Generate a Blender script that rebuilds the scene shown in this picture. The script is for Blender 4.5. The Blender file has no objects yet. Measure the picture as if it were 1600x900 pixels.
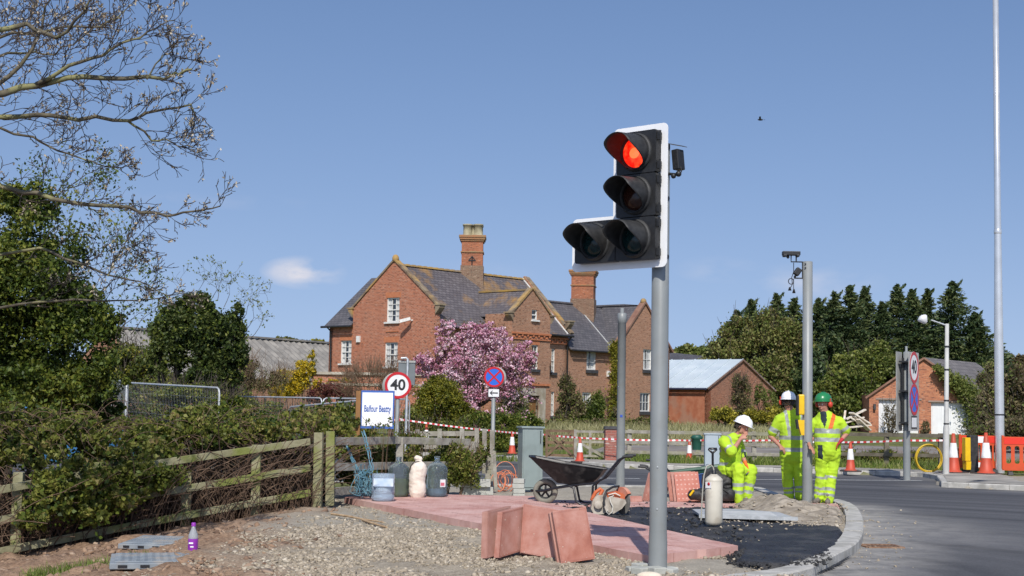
import bpy, bmesh, math, random
import numpy as np
from mathutils import Vector, Matrix, noise
from mathutils.geometry import tessellate_polygon

random.seed(7)
rng = np.random.default_rng(7)
S = bpy.context.scene
C = S.collection
R = math.radians
# ------------------------------------------------------------------ camera
F = 2300.0
PITCH, ROLL = R(4.62), R(1.0)
EYE = Vector((0, 0, 1.55))
CAMROT = Matrix.Rotation(R(90) + PITCH, 3, 'X') @ Matrix.Rotation(ROLL, 3, 'Z')
cd = bpy.data.cameras.new('camera')
cam = bpy.data.objects.new('camera', cd)
C.objects.link(cam)
cam.location = EYE
cam.rotation_euler = CAMROT.to_euler()
cd.sensor_width = 36
cd.lens = F / 1600 * 36
cd.clip_end = 3000
S.camera = cam
# ------------------------------------------------------------------ sun and sky
SUN_EL, SUN_AZ = 44.0, 0.6          # azimuth: the light travels towards +Y turned by this to the right
sl = bpy.data.lights.new('sun', 'SUN')
sl.energy = 4.3
sl.angle = R(0.5)
sl.color = (1.0, 0.95, 0.87)
sun = bpy.data.objects.new('sun', sl)
C.objects.link(sun)
sun.rotation_euler = (R(90 - SUN_EL), 0, R(-SUN_AZ))
sun.location = (0, -20, 30)
W = bpy.data.worlds.new('World')
S.world = W
W.use_nodes = True
wn, wl = W.node_tree.nodes, W.node_tree.links
wn.clear()
sky = wn.new('ShaderNodeTexSky')
sky.sky_type = 'NISHITA'
sky.sun_disc = False
sky.sun_elevation = R(SUN_EL)
sky.sun_rotation = R(180 + SUN_AZ)
sky.air_density = 1.0
sky.dust_density = 0.9
sky.ozone_density = 2.2
bg = wn.new('ShaderNodeBackground')
bg.inputs[1].default_value = 0.13
wo = wn.new('ShaderNodeOutputWorld')
tc = wn.new('ShaderNodeTexCoord')
def wmath(op, a, b=None):
    n = wn.new('ShaderNodeMath'); n.operation = op
    for i, v in enumerate((a, b)):
        if v is None: continue
        if isinstance(v, (int, float)): n.inputs[i].default_value = v
        else: wl.new(v, n.inputs[i])
    return n.outputs[0]
# a few small fair weather clouds low in the sky
mp = wn.new('ShaderNodeMapping'); mp.inputs['Scale'].default_value = (14, 14, 30)
wl.new(tc.outputs['Generated'], mp.inputs[0])
nz = wn.new('ShaderNodeTexNoise'); nz.inputs['Scale'].default_value = 1.6; nz.inputs['Detail'].default_value = 7
wl.new(mp.outputs[0], nz.inputs[0])
acc = None
for (dx, dz, wx, wz, amp) in ((-0.142, 0.089, 0.030, 0.012, 1.5), (0.20, 0.088, 0.055, 0.014, 0.38), (0.14, 0.096, 0.03, 0.010, 0.25),
                              (-0.21, 0.137, 0.09, 0.006, 0.16), (-0.03, 0.09, 0.05, 0.01, 0.1), (1.2, 0.15, 0.5, 0.05, 0.8), (-1.3, 0.13, 0.4, 0.04, 0.8)):
    v = Vector((dx, 1.0, dz)).normalized()
    sub = wn.new('ShaderNodeVectorMath'); sub.operation = 'SUBTRACT'; sub.inputs[1].default_value = v
    wl.new(tc.outputs['Generated'], sub.inputs[0])
    dv = wn.new('ShaderNodeVectorMath'); dv.operation = 'DIVIDE'; dv.inputs[1].default_value = (wx, 0.6, wz)
    wl.new(sub.outputs[0], dv.inputs[0])
    ln = wn.new('ShaderNodeVectorMath'); ln.operation = 'LENGTH'; wl.new(dv.outputs[0], ln.inputs[0])
    g = wmath('MULTIPLY', wmath('MAXIMUM', wmath('SUBTRACT', 1.0, ln.outputs['Value']), 0.0), amp)
    acc = g if acc is None else wmath('ADD', acc, g)
cl = wmath('MULTIPLY', acc, wmath('MAXIMUM', wmath('MULTIPLY', wmath('SUBTRACT', nz.outputs['Fac'], 0.40), 3.6), 0.0))
cl = wmath('MINIMUM', cl, 0.75)
mx = wn.new('ShaderNodeMixRGB'); mx.inputs[2].default_value = (6.6, 6.2, 6.3, 1)
hs = wn.new('ShaderNodeHueSaturation'); hs.inputs['Saturation'].default_value = 1.0; hs.inputs['Value'].default_value = 1.0
sm = wn.new('ShaderNodeMapping'); sm.inputs['Scale'].default_value = (1, 1, 0.85); sm.inputs['Location'].default_value = (0, 0, 0.20)
wl.new(tc.outputs['Generated'], sm.inputs[0]); wl.new(sm.outputs[0], sky.inputs[0])
tint = wn.new('ShaderNodeMixRGB'); tint.blend_type = 'MULTIPLY'; tint.inputs[0].default_value = 1; tint.inputs[2].default_value = (0.84, 0.93, 1.06, 1)
wl.new(sky.outputs[0], tint.inputs[1])
wl.new(tint.outputs[0], hs.inputs['Color'])
sx = wn.new('ShaderNodeSeparateXYZ'); wl.new(tc.outputs['Generated'], sx.inputs[0])
hz = wmath('MULTIPLY', wmath('POWER', 2.718, wmath('MULTIPLY', wmath('MAXIMUM', sx.outputs[2], 0.0), -8.0)), 0.72)
hm = wn.new('ShaderNodeMixRGB'); hm.inputs[2].default_value = (4.0, 4.75, 5.9, 1); wl.new(hz, hm.inputs[0]); wl.new(hs.outputs[0], hm.inputs[1])
wl.new(hm.outputs[0], mx.inputs[1]); wl.new(cl, mx.inputs[0])
wl.new(mx.outputs[0], bg.inputs[0]); wl.new(bg.outputs[0], wo.inputs[0])
S.view_settings.view_transform = 'Standard'
S.view_settings.look = 'None'
S.view_settings.exposure = 0.0
S.view_settings.gamma = 1
S.render.resolution_x, S.render.resolution_y = 1024, 576

# ------------------------------------------------------------------ pixel (1600 x 900) to place
def ray(px, py):
    return CAMROT @ Vector((px - 800, 450 - py, -F))
def at(px, py, Y):
    d = ray(px, py)
    return EYE + d * (Y / d.y)
def gp(px, py, z=0.0):
    d = ray(px, py)
    return EYE + d * ((z - EYE.z) / d.z)
def base(px, Y, z=0.0):
    """place on height z at distance Y under pixel column px"""
    p = at(px, 640, Y)
    return Vector((p.x, Y, z))
def ss(a, b, x):
    t = min(1, max(0, (x - a) / (b - a)))
    return t * t * (3 - 2 * t)
def G(x, y):
    """height of the lie of the land"""
    z = -0.15 * max(0, -x - 3.0) * (1 - ss(22, 28, y))
    z = max(z, -1.2)
    z += 0.5 * ss(46, 82, y)
    return z

# ------------------------------------------------------------------ materials
MATS = {}
def nmat(name):
    m = bpy.data.materials.new(name); m.use_nodes = True
    return m, m.node_tree.nodes, m.node_tree.links, m.node_tree.nodes['Principled BSDF']
def rgb(c): return (c[0], c[1], c[2], 1)
def M(name, c1, c2=None, scale=5, rough=0.6, metal=0, bump=0, bscale=None, c3=None, s3=1.0, a3=0.5, spec=0.5, coat=0, detail=6, sharp=(0.35, 0.65), emit=None, estr=0, trans=0):
    if name in MATS: return MATS[name]
    m, n, l, b = nmat(name)
    b.inputs['Roughness'].default_value = rough
    b.inputs['Metallic'].default_value = metal
    b.inputs['Specular IOR Level'].default_value = spec
    b.inputs['Coat Weight'].default_value = coat
    b.inputs['Base Color'].default_value = rgb(c1)
    tcn = n.new('ShaderNodeTexCoord')
    if c2 is not None:
        nz = n.new('ShaderNodeTexNoise'); nz.inputs['Scale'].default_value = scale; nz.inputs['Detail'].default_value = detail
        l.new(tcn.outputs['Object'], nz.inputs[0])
        r = n.new('ShaderNodeValToRGB'); r.color_ramp.elements[0].position = sharp[0]; r.color_ramp.elements[1].position = sharp[1]
        r.color_ramp.elements[0].color = rgb(c1); r.color_ramp.elements[1].color = rgb(c2)
        l.new(nz.outputs['Fac'], r.inputs[0]); out = r.outputs[0]
        if c3 is not None:
            nz2 = n.new('ShaderNodeTexNoise'); nz2.inputs['Scale'].default_value = s3; nz2.inputs['Detail'].default_value = 4
            l.new(tcn.outputs['Object'], nz2.inputs[0])
            r2 = n.new('ShaderNodeValToRGB'); r2.color_ramp.elements[0].position = 0.5; r2.color_ramp.elements[1].position = 0.62
            r2.color_ramp.elements[0].color = (0, 0, 0, 1); r2.color_ramp.elements[1].color = (a3, a3, a3, 1)
            l.new(nz2.outputs['Fac'], r2.inputs[0])
            mxx = n.new('ShaderNodeMixRGB'); mxx.inputs[2].default_value = rgb(c3)
            l.new(r2.outputs[0], mxx.inputs[0]); l.new(out, mxx.inputs[1]); out = mxx.outputs[0]
        l.new(out, b.inputs['Base Color'])
    if bump:
        nb = n.new('ShaderNodeTexNoise'); nb.inputs['Scale'].default_value = bscale or scale * 3; nb.inputs['Detail'].default_value = 8
        l.new(tcn.outputs['Object'], nb.inputs[0])
        bp = n.new('ShaderNodeBump'); bp.inputs['Strength'].default_value = min(1, bump); bp.inputs['Distance'].default_value = 0.02
        l.new(nb.outputs['Fac'], bp.inputs['Height']); l.new(bp.outputs[0], b.inputs['Normal'])
    if emit:
        b.inputs['Emission Color'].default_value = rgb(emit); b.inputs['Emission Strength'].default_value = estr
    if trans:
        b.inputs['Transmission Weight'].default_value = trans
    MATS[name] = m
    return m
def foliage_mat(name, cols, trans=0.35, rough=0.55, nscale=0.9):
    """cols: dark .. light; each leaf its own tone, clumps shifted by a slow noise"""
    m, n, l, b = nmat(name)
    geo = n.new('ShaderNodeNewGeometry'); tcn = n.new('ShaderNodeTexCoord')
    nz = n.new('ShaderNodeTexNoise'); nz.inputs['Scale'].default_value = nscale; nz.inputs['Detail'].default_value = 3
    l.new(tcn.outputs['Object'], nz.inputs[0])
    a = n.new('ShaderNodeMath'); a.operation = 'MULTIPLY_ADD'; a.inputs[1].default_value = 1.6; a.inputs[2].default_value = -0.55
    l.new(nz.outputs['Fac'], a.inputs[0])
    a2 = n.new('ShaderNodeMath'); a2.operation = 'MULTIPLY_ADD'; a2.inputs[1].default_value = 0.6
    l.new(geo.outputs['Random Per Island'], a2.inputs[0]); l.new(a.outputs[0], a2.inputs[2])
    r = n.new('ShaderNodeValToRGB')
    e = r.color_ramp.elements
    e[0].position = 0.1; e[0].color = rgb(cols[0]); e[1].position = 0.95; e[1].color = rgb(cols[-1])
    for i, c in enumerate(cols[1:-1]):
        x = e.new(0.1 + 0.85 * (i + 1) / (len(cols) - 1)); x.color = rgb(c)
    l.new(a2.outputs[0], r.inputs[0])
    l.new(r.outputs[0], b.inputs['Base Color'])
    b.inputs['Roughness'].default_value = rough
    b.inputs['Specular IOR Level'].default_value = 0.35
    t = n.new('ShaderNodeBsdfTranslucent'); l.new(r.outputs[0], t.inputs[0])
    mi = n.new('ShaderNodeMixShader'); mi.inputs[0].default_value = trans
    l.new(b.outputs[0], mi.inputs[1]); l.new(t.outputs[0], mi.inputs[2])
    l.new(mi.outputs[0], n['Material Output'].inputs[0])
    MATS[name] = m
    return m
def brick_mat(name, ca, cb, mortar, bw=0.225, bh=0.075, stain=(0.2, 0.1, 0.06), msize=0.012, dark=(0.12, 0.06, 0.04)):
    m, n, l, b = nmat(name)
    uv = n.new('ShaderNodeUVMap'); 
    br = n.new('ShaderNodeTexBrick')
    br.inputs['Color1'].default_value = rgb(ca); br.inputs['Color2'].default_value = rgb(cb); br.inputs['Mortar'].default_value = rgb(mortar)
    br.inputs['Scale'].default_value = 1; br.inputs['Mortar Size'].default_value = msize; br.inputs['Mortar Smooth'].default_value = 0.3
    br.inputs['Brick Width'].default_value = bw; br.inputs['Row Height'].default_value = bh; br.inputs['Bias'].default_value = 0.0
    l.new(uv.outputs[0], br.inputs[0])
    nz = n.new('ShaderNodeTexNoise'); nz.inputs['Scale'].default_value = 0.7; nz.inputs['Detail'].default_value = 8; nz.inputs['Roughness'].default_value = 0.7
    l.new(uv.outputs[0], nz.inputs[0])
    r = n.new('ShaderNodeValToRGB'); r.color_ramp.elements[0].position = 0.42; r.color_ramp.elements[1].position = 0.7
    r.color_ramp.elements[0].color = (0, 0, 0, 1); r.color_ramp.elements[1].color = (0.75, 0.75, 0.75, 1)
    l.new(nz.outputs['Fac'], r.inputs[0])
    mx = n.new('ShaderNodeMixRGB'); mx.inputs[2].default_value = rgb(stain); l.new(r.outputs[0], mx.inputs[0]); l.new(br.outputs[0], mx.inputs[1])
    mp = n.new('ShaderNodeMapping'); mp.inputs['Scale'].default_value = (4.4, 13.3, 1); l.new(uv.outputs[0], mp.inputs[0])
    nz2 = n.new('ShaderNodeTexNoise'); nz2.inputs['Scale'].default_value = 1; nz2.inputs['Detail'].default_value = 1
    l.new(mp.outputs[0], nz2.inputs[0])
    r2 = n.new('ShaderNodeValToRGB'); r2.color_ramp.elements[0].position = 0.58; r2.color_ramp.elements[1].position = 0.68
    r2.color_ramp.elements[0].color = (0, 0, 0, 1); r2.color_ramp.elements[1].color = (0.75, 0.75, 0.75, 1)
    l.new(nz2.outputs['Fac'], r2.inputs[0])
    mx2 = n.new('ShaderNodeMixRGB'); mx2.inputs[2].default_value = rgb(dark); l.new(r2.outputs[0], mx2.inputs[0]); l.new(mx.outputs[0], mx2.inputs[1])
    r3 = n.new('ShaderNodeValToRGB'); r3.color_ramp.elements[0].position = 0.28; r3.color_ramp.elements[1].position = 0.36
    r3.color_ramp.elements[0].color = (0.55, 0.55, 0.55, 1); r3.color_ramp.elements[1].color = (0, 0, 0, 1)
    l.new(nz2.outputs['Fac'], r3.inputs[0])
    mx3 = n.new('ShaderNodeMixRGB'); mx3.inputs[2].default_value = rgb((0.5, 0.36, 0.27)); l.new(r3.outputs[0], mx3.inputs[0]); l.new(mx2.outputs[0], mx3.inputs[1])
    l.new(mx3.outputs[0], b.inputs['Base Color'])
    b.inputs['Roughness'].default_value = 0.85
    bp = n.new('ShaderNodeBump'); bp.inputs['Strength'].default_value = 0.6; bp.inputs['Distance'].default_value = 0.01
    l.new(br.outputs['Fac'], bp.inputs['Height']); bp.invert = True; l.new(bp.outputs[0], b.inputs['Normal'])
    MATS[name] = m
    return m
def slate_mat(name, ca, cb, lichen, amount, bw=0.3, bh=0.22):
    m, n, l, b = nmat(name)
    uv = n.new('ShaderNodeUVMap')
    br = n.new('ShaderNodeTexBrick')
    br.inputs['Color1'].default_value = rgb(ca); br.inputs['Color2'].default_value = rgb(cb); br.inputs['Mortar'].default_value = rgb([c * 0.35 for c in ca])
    br.inputs['Scale'].default_value = 1; br.inputs['Mortar Size'].default_value = 0.012
    br.inputs['Brick Width'].default_value = bw; br.inputs['Row Height'].default_value = bh
    l.new(uv.outputs[0], br.inputs[0])
    tcn = n.new('ShaderNodeTexCoord')
    out = br.outputs[0]
    for (sc, lo, hi, col, am, dt) in ((0.55, 0.5, 0.7, [c * 0.7 for c in ca], 0.7, 5), (2.5, 0.62, 0.72, (0.3, 0.3, 0.28), 0.5, 6), (0.5, 0.63 - amount * 0.12, 0.80 - amount * 0.10, lichen, 0.85, 13)):
        nz = n.new('ShaderNodeTexNoise'); nz.inputs['Scale'].default_value = sc; nz.inputs['Detail'].default_value = dt; nz.inputs['Roughness'].default_value = 0.65
        l.new(tcn.outputs['Object'], nz.inputs[0])
        r = n.new('ShaderNodeValToRGB'); r.color_ramp.elements[0].position = lo; r.color_ramp.elements[1].position = hi
        r.color_ramp.elements[0].color = (0, 0, 0, 1); r.color_ramp.elements[1].color = (am, am, am, 1)
        l.new(nz.outputs['Fac'], r.inputs[0])
        mx = n.new('ShaderNodeMixRGB'); mx.inputs[2].default_value = rgb(col)
        l.new(r.outputs[0], mx.inputs[0]); l.new(out, mx.inputs[1]); out = mx.outputs[0]
    l.new(out, b.inputs['Base Color'])
    b.inputs['Roughness'].default_value = 0.62
    bp = n.new('ShaderNodeBump'); bp.inputs['Strength'].default_value = 0.7; bp.inputs['Distance'].default_value = 0.015; bp.invert = True
    l.new(br.outputs['Fac'], bp.inputs['Height']); l.new(bp.outputs[0], b.inputs['Normal'])
    MATS[name] = m
    return m

# ------------------------------------------------------------------ object tools
def props(o, label=None, cat=None, group=None, kind=None):
    if label: o['label'] = label
    if cat: o['category'] = cat
    if group: o['group'] = group
    if kind: o['kind'] = kind
    return o
def thing(name, label, cat, loc=(0, 0, 0), rz=0.0, group=None):
    o = bpy.data.objects.new(name, None); C.objects.link(o)
    o.empty_display_size = 0.2
    o.location = loc; o.rotation_euler = (0, 0, rz)
    return props(o, label, cat, group)
def pmat(o):
    """world matrix of an object whose chain is only location + rotation + scale"""
    m = Matrix.LocRotScale(o.location, o.rotation_euler, o.scale)
    return pmat(o.parent) @ m if o.parent else m
def link(me, name, parent=None, world=False, mats=(), bevel=0, smooth=None, kind=None, label=None):
    for x in mats: me.materials.append(x)
    if world and parent is not None:
        me.transform(pmat(parent).inverted())
    o = bpy.data.objects.new(name, me); C.objects.link(o)
    if parent is not None: o.parent = parent
    if bevel:
        bv = o.modifiers.new('bevel', 'BEVEL'); bv.width = bevel; bv.segments = 2; bv.limit_method = 'ANGLE'; bv.angle_limit = R(40)
    if kind: o['kind'] = kind
    if label: o['label'] = label
    return o
class B:
    """collects shapes; build() links them as ONE mesh object"""
    def __init__(s): s.v = []; s.f = []; s.m = []; s.sm = []; s.M = Matrix.Identity(4)
    def add(s, vs, fs, mi=0, smooth=False):
        k = len(s.v); s.v += [tuple(s.M @ Vector(p)) for p in vs]
        for f in fs: s.f.append([i + k for i in f]); s.m.append(mi); s.sm.append(smooth)
    def box(s, c, d, rot=None, mi=0, taper=1.0):
        h = [x / 2 for x in d]; vs = []
        for z in (-1, 1):
            t = taper if z > 0 else 1
            for x, y in ((-1, -1), (1, -1), (1, 1), (-1, 1)):
                p = Vector((x * h[0] * t, y * h[1] * t, z * h[2]))
                if rot is not None: p = rot @ p
                vs.append(Vector(c) + p)
        s.add(vs, [(3, 2, 1, 0), (4, 5, 6, 7), (0, 1, 5, 4), (1, 2, 6, 5), (2, 3, 7, 6), (3, 0, 4, 7)], mi)
    def beam(s, a, b, w, h, mi=0, up=Vector((0, 0, 1))):
        a, b = Vector(a), Vector(b); d = b - a; L = d.length; d.normalize()
        x = d.cross(up)
        if x.length < 1e-4: x = d.cross(Vector((0, 1, 0)))
        x.normalize(); y = x.cross(d)
        s.box((a + b) / 2, (w, L, h), Matrix((x, d, y)).transposed(), mi)
    def tube(s, pts, r, n=8, mi=0, cap=True, smooth=True, close=False):
        pts = [Vector(p) for p in pts]; k = len(pts)
        rs = r if isinstance(r, (list, tuple)) else [r] * k
        vs = []; prev = None
        for i, p in enumerate(pts):
            if close: t = pts[(i + 1) % k] - pts[i - 1]
            else: t = pts[min(i + 1, k - 1)] - pts[max(i - 1, 0)]
            t.normalize()
            if prev is None:
                a = t.cross(Vector((0, 0, 1)))
                if a.length < 1e-3: a = t.cross(Vector((1, 0, 0)))
            else: a = prev - t * prev.dot(t)
            a.normalize(); prev = a; b = t.cross(a)
            for j in range(n):
                q = 2 * math.pi * j / n
                vs.append(p + (a * math.cos(q) + b * math.sin(q)) * rs[i])
        fs = []
        for i in range(k if close else k - 1):
            i2 = (i + 1) % k
            for j in range(n):
                j2 = (j + 1) % n
                fs.append((i * n + j, i * n + j2, i2 * n + j2, i2 * n + j))
        s.add(vs, fs, mi, smooth)
        if cap and not close:
            s.add(vs[:n], [tuple(range(n))[::-1]], mi); s.add(vs[-n:], [tuple(range(n))], mi)
    def lathe(s, prof, n=20, c=(0, 0, 0), rot=None, mi=0, smooth=True, sq=None, cap=True):
        """prof: (r, z) pairs; sq: optional (sx, sy) squash"""
        vs = []
        for r, z in prof:
            for j in range(n):
                q = 2 * math.pi * j / n
                p = Vector((r * math.cos(q) * (sq[0] if sq else 1), r * math.sin(q) * (sq[1] if sq else 1), z))
                if rot is not None: p = rot @ p
                vs.append(Vector(c) + p)
        fs = []
        for i in range(len(prof) - 1):
            for j in range(n):
                j2 = (j + 1) % n
                fs.append((i * n + j, i * n + j2, (i + 1) * n + j2, (i + 1) * n + j))
        s.add(vs, fs, mi, smooth)
        if cap and prof[0][0] > 1e-4: s.add(vs[:n], [tuple(range(n))[::-1]], mi)
        if cap and prof[-1][0] > 1e-4: s.add(vs[-n:], [tuple(range(n))], mi)
    def ball(s, c, r, mi=0, n=12, sc=(1, 1, 1), rot=None):
        prof = [(math.sin(math.pi * i / (n // 2 + 2)), -math.cos(math.pi * i / (n // 2 + 2))) for i in range(n // 2 + 3)]
        vs = []; 
        for a, z in prof:
            for j in range(n):
                q = 2 * math.pi * j / n
                p = Vector((a * math.cos(q) * r * sc[0], a * math.sin(q) * r * sc[1], z * r * sc[2]))
                if rot is not None: p = rot @ p
                vs.append(Vector(c) + p)
        fs = []
        for i in range(len(prof) - 1):
            for j in range(n):
                j2 = (j + 1) % n
                fs.append((i * n + j, i * n + j2, (i + 1) * n + j2, (i + 1) * n + j))
        s.add(vs, fs, mi, True)
    def prism(s, poly, o, u, v, w, mi=0, smooth=False, holes=()):
        """poly in (u, v) swept along w (a vector); holes: further loops"""
        o, u, v, w = Vector(o), Vector(u), Vector(v), Vector(w)
        loops = [list(poly)] + [list(h) for h in holes]
        flat = [p for lp in loops for p in lp]
        tri = tessellate_polygon([[Vector((p[0], p[1], 0)) for p in lp] for lp in loops])
        fr = [o + u * p[0] + v * p[1] for p in flat]; bk = [p + w for p in fr]
        k = len(flat)
        nrm = u.cross(v)
        fs = []
        for t in tri:
            a, b, c = (flat[i] for i in t)
            ccw = (b[0] - a[0]) * (c[1] - a[1]) - (b[1] - a[1]) * (c[0] - a[0]) > 0
            same = nrm.dot(w) > 0
            t1 = tuple(t) if ccw != same else tuple(t)[::-1]
            fs.append(t1); fs.append(tuple(i + k for i in t1[::-1]))
        s.add(fr + bk, fs, mi)
        st = 0
        for lp in loops:
            m = len(lp)
            vs = [fr[st + i] for i in range(m)] + [bk[st + i] for i in range(m)]
            s.add(vs, [(i, (i + 1) % m, (i + 1) % m + m, i + m) for i in range(m)], mi, smooth)
            st += m
    def build(s, name, mats, parent=None, world=False, bevel=0, kind=None, label=None, uv=True, fix=True):
        me = bpy.data.meshes.new(name)
        me.from_pydata(s.v, [], s.f)
        me.polygons.foreach_set('material_index', s.m)
        me.polygons.foreach_set('use_smooth', s.sm)
        if uv and len(s.f) < 20000:
            ul = me.uv_layers.new(name='UVMap')
            me.update()
            for p in me.polygons:
                nn = p.normal
                if abs(nn.z) > 0.9: t = Vector((1, 0, 0)); b = Vector((0, 1, 0))
                else:
                    t = Vector((0, 0, 1)).cross(nn); t.normalize(); b = nn.cross(t)
                for li in p.loop_indices:
                    co = me.vertices[me.loops[li].vertex_index].co
                    ul.data[li].uv = (co.dot(t), co.dot(b))
        if not isinstance(mats, (list, tuple)): mats = [mats]
        me.update()
        return link(me, name, parent, world, mats, bevel, kind=kind, label=label)
def np_mesh(name, V, Fc, mats, parent=None, kind=None, label=None, midx=None, smooth=False, world=False):
    """V (n,3), Fc (m,k) arrays"""
    me = bpy.data.meshes.new(name)
    V = np.asarray(V, np.float32); Fc = np.asarray(Fc, np.int32)
    m, k = Fc.shape
    me.vertices.add(len(V)); me.vertices.foreach_set('co', V.ravel())
    me.loops.add(m * k); me.loops.foreach_set('vertex_index', Fc.ravel())
    me.polygons.add(m)
    me.polygons.foreach_set('loop_start', np.arange(0, m * k, k, dtype=np.int32))
    me.polygons.foreach_set('loop_total', np.full(m, k, np.int32))
    if midx is not None: me.polygons.foreach_set('material_index', np.asarray(midx, np.int32))
    if smooth: me.polygons.foreach_set('use_smooth', np.ones(m, bool))
    me.update(calc_edges=True)
    if not isinstance(mats, (list, tuple)): mats = [mats]
    return link(me, name, parent, world, mats, kind=kind, label=label)
def copy_tree(o, parent=None):
    c = o.copy(); C.objects.link(c); c.parent = parent
    for ch in [x for x in o.children]: copy_tree(ch, c)
    return c
def text_mesh(txt, size, extrude=0.001, bold=0.0, sx=1.0):
    cu = bpy.data.curves.new('txt', 'FONT'); cu.body = txt; cu.size = size; cu.extrude = extrude; cu.offset = bold
    cu.align_x = 'CENTER'; cu.align_y = 'CENTER'
    o = bpy.data.objects.new('txt', cu); C.objects.link(o)
    dg = bpy.context.evaluated_depsgraph_get()
    me = bpy.data.meshes.new_from_object(o.evaluated_get(dg))
    bpy.data.objects.remove(o); bpy.data.curves.remove(cu)
    me.transform(Matrix.Diagonal((sx, 1, 1, 1)))
    me.materials.clear()
    return me
def place_text(txt, size, mat, parent, c, u, v, off, **k):
    """text on a plate: centre c, axes u (right) and v (up), lifted off along the plate normal, in the parent's frame"""
    me = text_mesh(txt, size, **k)
    u, v = Vector(u).normalized(), Vector(v).normalized(); w = u.cross(v)
    me.transform(Matrix.Translation(Vector(c) + w * off) @ Matrix((u, v, w)).transposed().to_4x4())
    return link(me, 'lettering', parent, mats=[mat])

# ------------------------------------------------------------------ foliage tools
def leaf_quads(P, size, jit=0.4, aspect=0.55, flat=0.0, nrm=None, droop=0.0, dirs=None):
    n = len(P)
    a = rng.normal(size=(n, 3)) * (0.45 if dirs is not None else 1)
    if dirs is not None: a = a + dirs
    a = a * 1.0; a[:, 2] = a[:, 2] * (1 - flat) - droop
    a /= np.linalg.norm(a, axis=1)[:, None] + 1e-9
    b = rng.normal(size=(n, 3))
    if nrm is not None: b = np.cross(a, nrm) + b * 0.5
    b -= a * (a * b).sum(1)[:, None]
    b /= np.linalg.norm(b, axis=1)[:, None] + 1e-9
    s = size * (1 + jit * rng.uniform(-1, 1, n))[:, None]
    c = np.cross(a, b)
    V = np.stack([P - a * s * 0.5, P + b * s * 0.5 * aspect + c * s * 0.1, P + a * s * 0.5, P - b * s * 0.5 * aspect + c * s * 0.1], 1).reshape(-1, 3)
    return V, np.arange(n * 4).reshape(n, 4)
def merge(parts):
    Vs, Fs, k = [], [], 0
    for v, f in parts:
        Vs.append(v); Fs.append(f + k); k += len(v)
    return np.concatenate(Vs), np.concatenate(Fs)
def seg_mesh(segs, n=4):
    """segs (m, 8): p0, p1, r0, r1 -> prisms"""
    s = np.asarray(segs, float)
    p0, p1, r0, r1 = s[:, :3], s[:, 3:6], s[:, 6], s[:, 7]
    t = p1 - p0; t /= np.linalg.norm(t, axis=1)[:, None] + 1e-9
    ref = np.where(np.abs(t[:, 2:3]) > 0.9, np.array([[1.0, 0, 0]]), np.array([[0, 0, 1.0]]))
    a = np.cross(t, ref); a /= np.linalg.norm(a, axis=1)[:, None] + 1e-9
    b = np.cross(t, a)
    V = []
    for (p, r) in ((p0, r0), (p1, r1)):
        for j in range(n):
            q = 2 * math.pi * j / n
            V.append(p + (a * math.cos(q) + b * math.sin(q)) * r[:, None])
    V = np.stack(V, 1).reshape(-1, 3)
    base_ = np.arange(len(s))[:, None, None] * (2 * n)
    f = np.array([[j, (j + 1) % n, n + (j + 1) % n, n + j] for j in range(n)])[None]
    return V, (base_ + f).reshape(-1, 4)
def blob_points(n, c, rad, clumps=30, cr=0.28, shell=0.55, low=-1.0, squash=1.0):
    """points in clumps spread through an ellipsoid"""
    c = np.array(c, float); rad = np.array(rad, float)
    d = rng.normal(size=(clumps * 3, 3)); d /= np.linalg.norm(d, axis=1)[:, None]
    d = d[d[:, 2] > low][:clumps]
    rr = shell + (1 - shell) * rng.uniform(0, 1, len(d)) ** 0.7
    cc = d * rr[:, None] * 0.85
    ids = rng.integers(0, len(cc), n)
    w = rng.uniform(0.5, 1.3, len(cc))
    off = rng.normal(size=(n, 3)); off /= np.linalg.norm(off, axis=1)[:, None]
    off *= (rng.uniform(0, 1, n) ** 0.45)[:, None] * cr * w[ids][:, None]
    off[:, 2] *= squash
    return c + (cc[ids] + off) * rad
def grow(segs, tips, p, d, L, r, lvl, up=0.15, wig=0.25, split=3, ang=0.7, k=5, minr=0.003):
    p = Vector(p); d = Vector(d).normalized()
    for i in range(k):
        q = p + d * (L / k)
        r2 = max(minr, r * (1 - 0.75 * (i + 1) / k))
        segs.append((*p, *q, max(minr, r * (1 - 0.75 * i / k)), r2))
        if lvl > 0 and i > 0:
            for _ in range(split if i == k - 1 else (1 if random.random() < 0.8 else 2)):
                a = Vector((random.gauss(0, 1), random.gauss(0, 1), random.gauss(0, 1) * 0.8 + up)).normalized()
                grow(segs, tips, q, d * (1 - ang * 0.5) + a * ang, L * random.uniform(0.4, 0.65), r2 * 0.8, lvl - 1, up, wig, split, ang, max(2, k - 1), minr)
        p = q
        d = (d + Vector((random.gauss(0, wig), random.gauss(0, wig), random.gauss(0, wig) + up * 0.3))).normalized()
    tips.append(tuple(p))
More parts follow.
